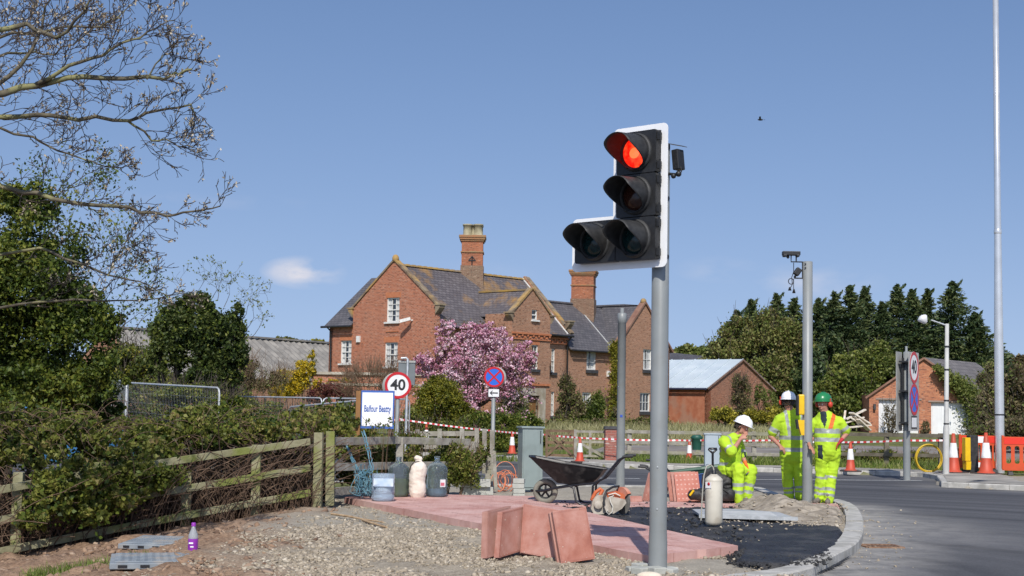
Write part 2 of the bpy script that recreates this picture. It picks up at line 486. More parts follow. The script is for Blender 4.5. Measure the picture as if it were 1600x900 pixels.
# ================================================================== THE SETTING
ROADZ = -0.10
def inpoly(x, y, P):
    c = False; j = len(P) - 1
    for i in range(len(P)):
        if (P[i][1] > y) != (P[j][1] > y) and x < (P[j][0] - P[i][0]) * (y - P[i][1]) / (P[j][1] - P[i][1]) + P[i][0]: c = not c
        j = i
    return c
def inpoly_np(X, Y, P):
    c = np.zeros(X.shape, bool); j = len(P) - 1
    for i in range(len(P)):
        xi, yi, xj, yj = P[i][0], P[i][1], P[j][0], P[j][1]
        if yi != yj: c ^= ((yi > Y) != (yj > Y)) & (X < (xj - xi) * (Y - yi) / (yj - yi) + xi)
        j = i
    return c
def smooth_line(pts, step=0.3):
    """Catmull-Rom through 2D points, resampled"""
    P = [Vector((p[0], p[1])) for p in pts]; P = [P[0] * 2 - P[1]] + P + [P[-1] * 2 - P[-2]]
    out = []
    for i in range(1, len(P) - 2):
        a, b, c, d = P[i - 1:i + 3]; k = max(1, int((c - b).length / step))
        for j in range(k):
            t = j / k
            out.append(0.5 * ((2 * b) + (c - a) * t + (2 * a - 5 * b + 4 * c - d) * t * t + (3 * b - a - 3 * c + d) * t ** 3))
    out.append(P[-2]); return out
kz = -0.06
near_px = [(1150, 765), (1188, 767), (1216, 777), (1262, 785), (1310, 787), (1334, 796), (1346, 811), (1349, 836), (1340, 856), (1316, 872), (1280, 890), (1225, 909)]
near_pts = [(-70, 31), (-30, 29.9), (-10, 29.6), (0, 29.5)] + [gp(px, py, kz)[:2] for px, py in near_px] + [(0.6, 12.6), (-3, 11.6), (-12, 10.4), (-40, 9)]
NEAR = smooth_line(near_pts, 0.45)
far_px = [(640, 712), (745, 714), (860, 722), (960, 729), (1100, 733), (1330, 739), (1440, 743), (1463, 747)]
far_pts = [(-70, 66), (-30, 54)] + [gp(px, py, kz)[:2] for px, py in far_px] + [gp(1470, 757, kz)[:2], gp(1600, 764, kz)[:2], (26, 27), (60, 14)]
FAR = smooth_line(far_pts[:-4], 0.9) + smooth_line([far_pts[-4], far_pts[-3], (26, 27), (60, 14)], 0.9)
ROADP = [tuple(p) for p in NEAR[::-1]] [::-1] + [(-40, -30), (80, -30)] + [tuple(p) for p in FAR[::-1]]

def fbm(x, y, s, o=4):
    return noise.fractal(Vector((x * s, y * s, 0.3)), 1.0, 2.0, o)
# zones: gravel foreground, reddish soil on the left, grass beyond
def zones(x, y):
    n = fbm(x, y, 0.8)
    fence_y = 19 + (x + 7) * 0.8
    soil = ss(-2.0, -3.6, x + n * 0.7 + (y - 17) * 0.10)
    sand = ss(0.8, 1.8, x + n * 0.5) * ss(19, 15, y) + ss(18.0, 19.6, y + n * 1.2) * 0.95
    grass = ss(26, 28, y + n) if not (y < 40 and x > -1.5) else 0
    if y > 38: grass = 1.0
    return soil, min(1, sand), grass
xs = np.concatenate([[-700, -300, -150, -80, -50, -35, -25, -18], np.arange(-14, -8, 0.5), np.arange(-8, 8.01, 0.065), np.arange(8.2, 22, 0.22), [25, 30, 40, 55, 80, 150, 300, 700]])
ys = np.concatenate([[-60, -30, -10, 0, 5, 9, 11], np.arange(12, 27, 0.065), np.arange(27, 32, 0.25), np.arange(32, 50, 0.25), np.arange(50, 60, 1.0), np.arange(60, 130, 3), [140, 170, 220, 300, 450, 700, 1200, 2000]])
XX, YY = np.meshgrid(xs, ys)
inroad = inpoly_np(XX, YY, ROADP)
far_a = np.array([tuple(p) for p in FAR if p.x > -12 and p.x < 26])
nearfar = np.zeros(XX.shape, bool)
for q_ in far_a: nearfar |= np.hypot(XX - q_[0], YY - q_[1]) < 0.30
for q_ in [tuple(p) for p in smooth_line([tuple(p) for p in NEAR if -4 < p.x < 8], 0.12)]: nearfar |= np.hypot(XX - q_[0], YY - q_[1]) < 0.19
inroad |= nearfar
nv = XX.size
ZZ = np.zeros(nv); COL = np.zeros((nv, 4), np.float32); COL[:, 3] = 1
for i, (x, y, r) in enumerate(zip(XX.ravel(), YY.ravel(), inroad.ravel())):
    if r:
        ZZ[i] = -0.22; COL[i, :3] = (0, 1, 0); continue
    so, sa, gr = zones(x, y)
    z = G(x, y)
    if 11 < y < 28 and -9 < x < 8:
        z += fbm(x, y, 1.3) * 0.03 * (1 + so) + fbm(x, y, 9) * 0.014 * (1 - 0.6 * sa) * (1 + 1.2 * so)
        z += -0.03 * ss(1.5, 3, x)
        if so > 0.3: z += 0.09 * max(0, fbm(x + 5, y, 2.2, 6)) * so
    elif y > 40: z += fbm(x, y, 0.25) * 0.08 * ss(44, 60, y)
    ZZ[i] = z; COL[i, :3] = (so, sa, gr)
ny, nx = XX.shape
idx = np.arange(nv).reshape(ny, nx)
Fq = np.stack([idx[:-1, :-1], idx[:-1, 1:], idx[1:, 1:], idx[1:, :-1]], -1).reshape(-1, 4)
def color_attr(o, col):
    a = o.data.color_attributes.new('zone', 'FLOAT_COLOR', 'POINT'); a.data.foreach_set('color', np.asarray(col, np.float32).ravel())
def ground_material():
    m, n, l, b = nmat('earth_gravel_grass')
    tcn = n.new('ShaderNodeTexCoord')
    at_ = n.new('ShaderNodeAttribute'); at_.attribute_name = 'zone'
    sep = n.new('ShaderNodeSeparateColor'); l.new(at_.outputs['Color'], sep.inputs[0])
    def var(c1, c2, sc, lo=0.35, hi=0.65, vor=False, det=8):
        if vor:
            nz = n.new('ShaderNodeTexVoronoi'); nz.inputs['Scale'].default_value = sc; o = nz.outputs['Color']
            s2 = n.new('ShaderNodeSeparateColor'); l.new(o, s2.inputs[0]); o = s2.outputs[0]
        else:
            nz = n.new('ShaderNodeTexNoise'); nz.inputs['Scale'].default_value = sc; nz.inputs['Detail'].default_value = det; o = nz.outputs['Fac']
            nz.inputs['Roughness'].default_value = 0.65
        l.new(tcn.outputs['Object'], nz.inputs[0])
        r = n.new('ShaderNodeValToRGB'); r.color_ramp.elements[0].position = lo; r.color_ramp.elements[1].position = hi
        r.color_ramp.elements[0].color = rgb(c1); r.color_ramp.elements[1].color = rgb(c2); l.new(o, r.inputs[0]); return r.outputs[0]
    def mix(f, a, b_):
        x = n.new('ShaderNodeMixRGB')
        if isinstance(f, float): x.inputs[0].default_value = f
        else: l.new(f, x.inputs[0])
        l.new(a, x.inputs[1]); l.new(b_, x.inputs[2]); return x.outputs[0]
    gravel = mix(0.5, var((0.21, 0.17, 0.125), (0.50, 0.43, 0.33), 38, vor=True, lo=0, hi=1), var((0.22, 0.19, 0.15), (0.42, 0.37, 0.29), 3))
    soil = mix(0.5, var((0.15, 0.085, 0.055), (0.38, 0.25, 0.165), 4), var((0.15, 0.095, 0.06), (0.40, 0.28, 0.19), 22))
    sand = mix(0.4, var((0.28, 0.25, 0.20), (0.42, 0.38, 0.31), 4), var((0.24, 0.21, 0.17), (0.45, 0.41, 0.34), 40))
    grass = mix(0.5, var((0.07, 0.10, 0.02), (0.20, 0.20, 0.07), 0.6), var((0.06, 0.09, 0.02), (0.24, 0.22, 0.09), 7))
    out = mix(sep.outputs[1], gravel, sand)
    out = mix(sep.outputs[0], out, soil)
    out = mix(sep.outputs[2], out, grass)
    l.new(out, b.inputs['Base Color']); b.inputs['Roughness'].default_value = 0.95; b.inputs['Specular IOR Level'].default_value = 0.2
    nb = n.new('ShaderNodeTexNoise'); nb.inputs['Scale'].default_value = 45; nb.inputs['Detail'].default_value = 8
    l.new(tcn.outputs['Object'], nb.inputs[0])
    bp = n.new('ShaderNodeBump'); bp.inputs['Strength'].default_value = 0.8; bp.inputs['Distance'].default_value = 0.03
    l.new(nb.outputs['Fac'], bp.inputs['Height']); l.new(bp.outputs[0], b.inputs['Normal'])
    return m
ground = np_mesh('ground', np.stack([XX.ravel(), YY.ravel(), ZZ], 1), Fq, ground_material(), kind='structure', smooth=True)
color_attr(ground, COL)

# ---- road
def road_material():
    m, n, l, b = nmat('worn_asphalt')
    tcn = n.new('ShaderNodeTexCoord')
    at_ = n.new('ShaderNodeAttribute'); at_.attribute_name = 'zone'
    sep = n.new('ShaderNodeSeparateColor'); l.new(at_.outputs['Color'], sep.inputs[0])
    def ramp(o, lo, hi, c1, c2):
        r = n.new('ShaderNodeValToRGB'); r.color_ramp.elements[0].position = lo; r.color_ramp.elements[1].position = hi
        r.color_ramp.elements[0].color = rgb(c1); r.color_ramp.elements[1].color = rgb(c2); l.new(o, r.inputs[0]); return r.outputs[0]
    nz = n.new('ShaderNodeTexNoise'); nz.inputs['Scale'].default_value = 55; nz.inputs['Detail'].default_value = 6; l.new(tcn.outputs['Object'], nz.inputs[0])
    base_ = ramp(nz.outputs['Fac'], 0.3, 0.7, (0.066, 0.066, 0.072), (0.125, 0.124, 0.13))
    # tyre sweeps: bands round the corner island
    sub = n.new('ShaderNodeVectorMath'); sub.operation = 'SUBTRACT'; sub.inputs[1].default_value = (2.2, 15.5, 0); l.new(tcn.outputs['Object'], sub.inputs[0])
    ln = n.new('ShaderNodeVectorMath'); ln.operation = 'LENGTH'; l.new(sub.outputs[0], ln.inputs[0])
    cb = n.new('ShaderNodeCombineXYZ'); l.new(ln.outputs['Value'], cb.inputs[0])
    sc = n.new('ShaderNodeVectorMath'); sc.operation = 'SCALE'; sc.inputs['Scale'].default_value = 0.05; l.new(tcn.outputs['Object'], sc.inputs[0])
    ad = n.new('ShaderNodeVectorMath'); ad.operation = 'ADD'; l.new(cb.outputs[0], ad.inputs[0]); l.new(sc.outputs[0], ad.inputs[1])
    n2 = n.new('ShaderNodeTexNoise'); n2.inputs['Scale'].default_value = 1.5; n2.inputs['Detail'].default_value = 4; l.new(ad.outputs[0], n2.inputs[0])
    k = ramp(n2.outputs['Fac'], 0.35, 0.65, (0.62, 0.62, 0.62), (1.15, 1.15, 1.13))
    mu = n.new('ShaderNodeMixRGB'); mu.blend_type = 'MULTIPLY'; mu.inputs[0].default_value = 1; l.new(base_, mu.inputs[1]); l.new(k, mu.inputs[2])
    # dust
    n3 = n.new('ShaderNodeTexNoise'); n3.inputs['Scale'].default_value = 2.2; n3.inputs['Detail'].default_value = 9; n3.inputs['Roughness'].default_value = 0.7; l.new(tcn.outputs['Object'], n3.inputs[0])
    ma = n.new('ShaderNodeMath'); ma.operation = 'MULTIPLY'; l.new(ramp(n3.outputs['Fac'], 0.3, 0.6, (0.15, 0.15, 0.15), (1, 1, 1)), ma.inputs[0]); l.new(sep.outputs[0], ma.inputs[1])
    mx = n.new('ShaderNodeMixRGB'); mx.inputs[2].default_value = (0.36, 0.34, 0.31, 1); l.new(ma.outputs[0], mx.inputs[0]); l.new(mu.outputs[0], mx.inputs[1])
    l.new(mx.outputs[0], b.inputs['Base Color']); b.inputs['Roughness'].default_value = 0.8; b.inputs['Specular IOR Level'].default_value = 0.3
    bp = n.new('ShaderNodeBump'); bp.inputs['Strength'].default_value = 0.5; bp.inputs['Distance'].default_value = 0.01
    l.new(nz.outputs['Fac'], bp.inputs['Height']); l.new(bp.outputs[0], b.inputs['Normal'])
    return m
rx = np.concatenate([np.arange(-70, 0, 4), np.arange(0, 14, 0.25), np.arange(14, 81, 4)])
ry = np.concatenate([np.arange(-30, 12, 3), np.arange(12, 34, 0.25), np.arange(34, 75, 2.0)])
RX, RY = np.meshgrid(rx, ry)
nearc = np.array([tuple(p) for p in NEAR]); farc = np.array([tuple(p) for p in FAR])
dn = np.sqrt(((RX.ravel()[:, None] - nearc[None, :, 0]) ** 2 + (RY.ravel()[:, None] - nearc[None, :, 1]) ** 2).min(1))
df = np.sqrt(((RX.ravel()[:, None] - farc[None, :, 0]) ** 2 + (RY.ravel()[:, None] - farc[None, :, 1]) ** 2).min(1))
dust = np.clip(1.15 - dn / 1.1, 0, 1) * np.where(RX.ravel() > 3, 1, 0.4)
dust = np.maximum(dust, np.clip(0.8 - df / 1.5, 0, 1) * 0.6)
pdr = gp(1375, 815, ROADZ)
dust = np.maximum(dust, 0.75 * np.exp(-(((RX.ravel() - pdr.x - 0.2) / 0.9) ** 2 + ((RY.ravel() - pdr.y) / 3.2) ** 2)))
cr = np.zeros((RX.size, 4), np.float32); cr[:, 0] = dust; cr[:, 3] = 1
idx = np.arange(RX.size).reshape(RX.shape)
Fr = np.stack([idx[:-1, :-1], idx[:-1, 1:], idx[1:, 1:], idx[1:, :-1]], -1).reshape(-1, 4)
cx = RX.ravel()[Fr].mean(1); cy = RY.ravel()[Fr].mean(1)
# the road sheet runs under the kerbs and below the ground's lip
Pbig = ROADP
keep = inpoly_np(cx, cy, Pbig) | (np.abs(cx) > 0)  # whole sheet; ground covers it outside the road
road = np_mesh('road', np.stack([RX.ravel(), RY.ravel(), np.full(RX.size, ROADZ)], 1), Fr, road_material(), kind='structure')
color_attr(road, cr)
# the sheet must not show where the land lies lower (left bank): cut it there
bm = bmesh.new(); bm.from_mesh(road.data)
bmesh.ops.delete(bm, geom=[f for f in bm.faces if f.calc_center_median().x < -2.2 and 12.5 < f.calc_center_median().y < 29.3], context='FACES')
bm.to_mesh(road.data); bm.free()

# ---- kerbs
kerb_m = M('pale_concrete_kerb', (0.36, 0.35, 0.32), (0.52, 0.50, 0.46), scale=6, rough=0.9, bump=0.4, bscale=60, c3=(0.24, 0.23, 0.20), s3=2.5)
def kerb_line(line, w, h0, h1, lo=0, hi=1e9, side=1, L=0.9, label=None):
    root = bpy.data.objects.new('kerb', None); C.objects.link(root); root['kind'] = 'structure'
    acc = 0; i = 0; cum = [0]
    for a, b in zip(line[:-1], line[1:]): cum.append(cum[-1] + (b - a).length)
    def pt(s):
        for j in range(len(cum) - 1):
            if s <= cum[j + 1]:
                t = (s - cum[j]) / max(1e-6, cum[j + 1] - cum[j]); return line[j].lerp(line[j + 1], t), (line[j + 1] - line[j]).normalized()
        return line[-1], (line[-1] - line[-2]).normalized()
    s = lo
    while s + L < min(hi, cum[-1]):
        b = B(); n_ = 4
        ring = []
        dz = random.uniform(-0.006, 0.006)
        for k in range(n_ + 1):
            p, t = pt(s + 0.004 + (L - 0.008) * k / n_)
            nn = Vector((t.y, -t.x)) * side
            o = p; q = p + nn * w
            ch = 0.018
            ring.append([(o.x, o.y, h0), (o.x, o.y, h1 + dz - ch), (o.x + nn.x * ch, o.y + nn.y * ch, h1 + dz), (q.x, q.y, h1 + dz), (q.x, q.y, h0)])
        vs = [v for r_ in ring for v in r_]; m_ = 5
        fs = [(k * m_ + j, k * m_ + (j + 1) % m_, (k + 1) * m_ + (j + 1) % m_, (k + 1) * m_ + j) for k in range(n_) for j in range(m_)]
        fs += [tuple(range(m_))[::-1], tuple(range(n_ * m_, n_ * m_ + m_))]
        b.add(vs, fs)
        b.build('kerb_stone', kerb_m, root)
        s += L
    return root
# lengths along NEAR: only the stretch that can be seen gets stones
cumN = [0]
for a, b_ in zip(NEAR[:-1], NEAR[1:]): cumN.append(cumN[-1] + (b_ - a).length)
i0 = min(range(len(NEAR)), key=lambda i: abs(NEAR[i].x + 4) + abs(NEAR[i].y - 29.6))
i1 = min(range(len(NEAR)), key=lambda i: (NEAR[i] - Vector((0.0, 12.4))).length)
kerb_line(NEAR, 0.24, -0.25, 0.025, lo=cumN[i0], hi=cumN[i1], side=1, L=0.9)
cumF = [0]
for a, b_ in zip(FAR[:-1], FAR[1:]): cumF.append(cumF[-1] + (b_ - a).length)
j0 = min(range(len(FAR)), key=lambda i: abs(FAR[i].x + 8))
j1 = min(range(len(FAR)), key=lambda i: (FAR[i] - Vector(far_pts[-3])).length)
kerb_line(FAR, 0.16, -0.25, 0.02, lo=cumF[j0], hi=cumF[min(j1 + 6, len(FAR) - 1)], side=-1, L=0.9)

# ---- footway behind the far kerb, dusty
foot_m = M('dusty_footway', (0.26, 0.24, 0.21), (0.42, 0.39, 0.34), scale=1.4, rough=0.95, bump=0.5, bscale=30, c3=(0.14, 0.14, 0.13), s3=0.9)
fl = smooth_line([tuple(p) for p in FAR if -12 < p.x < 24], 0.4)
V = []; Fc = []
for i, p in enumerate(fl):
    t = (fl[min(i + 1, len(fl) - 1)] - fl[max(i - 1, 0)]).normalized(); nn = Vector((-t.y, t.x))
    wd = 1.7 + 0.3 * noise.noise(Vector((p.x, 0, 0)))
    for k in range(6):
        q = p + nn * (0.14 + wd * k / 5)
        V.append((q.x, q.y, G(q.x, q.y) + 0.010 + 0.0003 * i))
for i in range(len(fl) - 1):
    for k in range(5): Fc.append((i * 6 + k, i * 6 + k + 1, (i + 1) * 6 + k + 1, (i + 1) * 6 + k)[::-1])
np_mesh('footway', V, Fc, foot_m, kind='structure')
# ---- white road markings
paint = M('white_road_paint', (0.62, 0.62, 0.60), (0.40, 0.40, 0.39), scale=9, rough=0.7)
def stripe(pxa, pya, pxb, pyb, w=0.12, name='road_marking'):
    a, b_ = gp(pxa, pya, ROADZ), gp(pxb, pyb, ROADZ)
    d = (b_ - a).normalized(); n_ = Vector((-d.y, d.x, 0)) * w / 2
    b = B(); z = Vector((0, 0, 0.004))
    b.add([a - n_ + z, b_ - n_ + z, b_ + n_ + z, a + n_ + z], [(0, 1, 2, 3)])
    b.build(name, paint, kind='structure')
stripe(1150, 749, 1440, 751, 0.16); stripe(1052, 747.5, 1142, 748.5, 0.16)
stripe(820, 746, 1000, 748, 0.15); stripe(640, 737, 812, 743, 0.13)
stripe(600, 726, 800, 729.5, 0.13)
stripe(905, 757, 1010, 759, 0.13)
# rusty gully grate
gg = gp(1376, 854, ROADZ)
t = thing('drain_grate', 'rusty brown gully grating let into the road beside the pale kerb', 'drain grate', (gg.x, gg.y, ROADZ), 0.1)
rust = M('rusty_iron', (0.18, 0.09, 0.05), (0.30, 0.19, 0.12), scale=12, rough=0.9, bump=0.3)
b = B()
for (c, d) in (((0, -0.2, 0.006), (0.46, 0.05, 0.016)), ((0, 0.2, 0.006), (0.46, 0.05, 0.016)), ((-0.22, 0, 0.006), (0.05, 0.36, 0.016)), ((0.22, 0, 0.006), (0.05, 0.36, 0.016))): b.box(c, d)
b.build('frame', rust, t)
for k in range(7):
    b = B(); b.box((-0.165 + k * 0.055, 0, 0.004), (0.025, 0.35, 0.012)); b.build('bar', rust, t)

# ---- tarmac patch on the island (loose grid with rough relief)
def patch(name, poly_px, z0, mat, cell, amp, freq, kind='structure', edge=0.15, label=None, extra=None, zref=None):
    P = [tuple(gp(px, py, z0 if zref is None else zref)[:2]) for px, py in poly_px]
    x0, x1 = min(p[0] for p in P), max(p[0] for p in P); y0, y1 = min(p[1] for p in P), max(p[1] for p in P)
    gx = np.arange(x0 - cell, x1 + cell, cell); gy = np.arange(y0 - cell, y1 + cell, cell)
    X, Y = np.meshgrid(gx, gy)
    ed = np.full(X.shape, 1e9)
    for i in range(len(P)):
        a = np.array(P[i]); c = np.array(P[(i + 1) % len(P)]); d = c - a
        t_ = np.clip(((X - a[0]) * d[0] + (Y - a[1]) * d[1]) / (d @ d), 0, 1)
        ed = np.minimum(ed, np.hypot(X - a[0] - t_ * d[0], Y - a[1] - t_ * d[1]))
    ins = inpoly_np(X, Y, P); ed = np.where(ins, ed, -ed)
    Z = np.empty(X.shape)
    for i in range(X.shape[0]):
        for j in range(X.shape[1]):
            x, y = X[i, j], Y[i, j]
            e = ed[i, j] + 0.07 * noise.noise(Vector((x * 3, y * 3, 5)))
            h = ss(-cell, edge, e)
            nn_ = noise.fractal(Vector((x * freq, y * freq, 1)), 0.8, 2.1, 5)
            zz = z0 + amp * nn_ + (extra(x, y) if extra else 0)
            Z[i, j] = (G(x, y) - 0.08) * (1 - h) + zz * h
    idx = np.arange(X.size).reshape(X.shape)
    Fp = np.stack([idx[:-1, :-1], idx[:-1, 1:], idx[1:, 1:], idx[1:, :-1]], -1).reshape(-1, 4)
    ec = ed.ravel()[Fp].max(1)
    return np_mesh(name, np.stack([X.ravel(), Y.ravel(), Z.ravel()], 1), Fp[ec > -0.1], mat, kind=kind, label=label, smooth=True)
tar_m = M('fresh_black_tarmac', (0.012, 0.012, 0.014), (0.045, 0.045, 0.05), scale=70, rough=0.55, bump=1.0, bscale=90, c3=(0.10, 0.095, 0.09), s3=2.0, a3=0.5, spec=0.4)
patch('tarmac', [(838, 788), (1130, 787), (1200, 797), (1175, 815), (1240, 818), (1320, 822), (1314, 845), (1297, 861), (1262, 874), (1215, 882), (1140, 876), (1150, 862), (1153, 852), (925, 805), (870, 798)],
      0.045, tar_m, 0.05, 0.016, 7, edge=0.10)
sand_m = M('pale_builders_sand', (0.24, 0.20, 0.15), (0.44, 0.38, 0.30), scale=7, rough=0.95, bump=0.8, bscale=40, c3=(0.17, 0.14, 0.11), s3=5)
hc = gp(1222, 803, 0); hc2 = gp(1190, 795, 0); hc3 = gp(1290, 806, 0)
def heap(x, y):
    z = 0
    for c, h, w1, w2 in ((hc, 0.20, 0.38, 0.8), (hc2, 0.14, 0.35, 0.7), (hc3, 0.11, 0.40, 0.9)):
        z += h * math.exp(-((x - c.x) / w1) ** 2 - ((y - c.y) / w2) ** 2)
    return z * (1 + 0.25 * noise.fractal(Vector((x * 4, y * 4, 0)), 1, 2, 3))
hp = patch('sand_heap', [(1120, 797), (1150, 787), (1200, 784), (1260, 788), (1306, 790), (1322, 803), (1322, 821), (1280, 822), (1210, 820), (1160, 814)],
      0.03, sand_m, 0.045, 0.025, 5, kind=None, extra=heap)
props(hp, 'heap of pale sandy soil spilled round the foot of the slim grey pole', 'sand heap', kind='thing')
hp.select_set(False)
print('ground done')

# ---- stones, clods, crumbs (stuff)
ico = bmesh.new(); bmesh.ops.create_icosphere(ico, subdivisions=1, radius=1)
IV = np.array([v.co[:] for v in ico.verts]); IF = np.array([[v.index for v in f.verts] for f in ico.faces]); ico.free()
def stones(name, pts, rmin, rmax, mat, label=None, flat=0.65, pw=2.0, kind='stuff'):
    n_ = len(pts); r = rmin + (rmax - rmin) * rng.uniform(0, 1, n_) ** pw
    V = IV[None] * (1 + 0.35 * rng.uniform(-1, 1, (n_, 12, 1))) + 0.36 * rng.uniform(-1, 1, (n_, 12, 3))
    sc = np.stack([rng.uniform(0.7, 1.4, n_), rng.uniform(0.6, 1.1, n_), np.full(n_, flat) * rng.uniform(0.7, 1.2, n_)], 1)
    V = V * (sc * r[:, None])[:, None, :]
    a = rng.uniform(0, 6.28, n_); ca, sa = np.cos(a)[:, None], np.sin(a)[:, None]
    ti = rng.uniform(-0.5, 0.5, n_)[:, None]
    x = V[..., 0] * ca - V[..., 1] * sa; y = V[..., 0] * sa + V[..., 1] * ca; z = V[..., 2] + x * ti
    V = np.stack([x, y, z], -1) + np.asarray(pts)[:, None, :]
    Fs = (IF[None] + (np.arange(n_) * 12)[:, None, None]).reshape(-1, 3)
    return np_mesh(name, V.reshape(-1, 3), Fs, mat, kind=kind, label=label)
def gz(x, y): return G(x, y) + (fbm(x, y, 1.3) * 0.03 if 11 < y < 28 else 0)
def island_mat(name, cols):
    m, n, l, b = nmat(name)
    geo = n.new('ShaderNodeNewGeometry'); r = n.new('ShaderNodeValToRGB'); e = r.color_ramp.elements
    e[0].position = 0; e[0].color = rgb(cols[0]); e[1].position = 1; e[1].color = rgb(cols[-1])
    for i, c in enumerate(cols[1:-1]): e.new((i + 1) / (len(cols) - 1)).color = rgb(c)
    l.new(geo.outputs['Random Per Island'], r.inputs[0]); l.new(r.outputs[0], b.inputs['Base Color']); b.inputs['Roughness'].default_value = 0.9
    return m
stone_m = island_mat('crushed_stone', [(0.17, 0.14, 0.10), (0.37, 0.31, 0.235), (0.28, 0.235, 0.175), (0.44, 0.375, 0.285), (0.24, 0.20, 0.145), (0.38, 0.32, 0.235), (0.52, 0.46, 0.37)])
clod_m = island_mat('soil_clods', [(0.10, 0.06, 0.04), (0.24, 0.15, 0.095), (0.33, 0.22, 0.145), (0.19, 0.12, 0.08), (0.38, 0.28, 0.20)])
crumb_m = island_mat('tarmac_crumbs', [(0.012, 0.012, 0.014), (0.03, 0.03, 0.032), (0.05, 0.05, 0.05)])
pA = gp(1013, 868, 0.085); pB = gp(538, 777, 0.085); pD = gp(1153, 853, 0.085)
def left_of_strip(x, y): return (pB.x - pA.x) * (y - pA.y) - (pB.y - pA.y) * (x - pA.x) > -0.05 or (y < pA.y + (x - pA.x) * 1.6 - 0.1)
pts = []
while len(pts) < 21000:
    y = 13.2 + 10.5 * random.random() ** 1.2; x = random.uniform(-3.9, 2.9)
    if not left_of_strip(x, y): continue
    so, sa, gr = zones(x, y)
    if random.random() < so * 0.85 + sa * 0.88 or fbm(x + 9, y, 0.9) < random.uniform(-0.5, 0.05): continue
    pts.append((x, y, gz(x, y) + 0.002))
stones('gravel', pts, 0.006, 0.034, stone_m, pw=3.2)
pts = []
while len(pts) < 5200:
    y = random.uniform(13.5, 22.5); x = random.uniform(-7.6, -1.6)
    if y > 19.3 + (x + 7) * 0.8: continue
    so, sa, gr = zones(x, y)
    if random.random() > so: continue
    pts.append((x, y, gz(x, y) + 0.004))
stones('soil_clods', pts, 0.008, 0.060, clod_m, pw=4.5)
pts = []
for _ in range(1700):
    p = gp(random.triangular(1130, 1300, 1200), random.triangular(862, 888, 876), 0.0); pts.append((p.x, p.y, 0.012 + random.uniform(0, .02)))
for _ in range(500):
    p = gp(random.uniform(850, 1180), random.uniform(784, 850), 0.05)
    if not left_of_strip(p.x, p.y): pts.append((p.x, p.y, 0.065))
stones('tarmac_crumbs', pts, 0.008, 0.03, crumb_m)
pts = []
for _ in range(420):
    p = gp(random.uniform(1130, 1325), random.uniform(786, 822), 0.05); pts.append((p.x, p.y, 0.05 + heap(p.x, p.y)))
for _ in range(220):
    p = gp(random.uniform(850, 1320), random.uniform(790, 860), 0.05); 
    if not left_of_strip(p.x, p.y): pts.append((p.x, p.y, 0.055))
for _ in range(160):
    p = gp(random.triangular(1300, 1440, 1345), random.uniform(795, 890), ROADZ); pts.append((p.x, p.y, ROADZ + 0.005))
stones('loose_grit', pts, 0.006, 0.028, stone_m, pw=3)

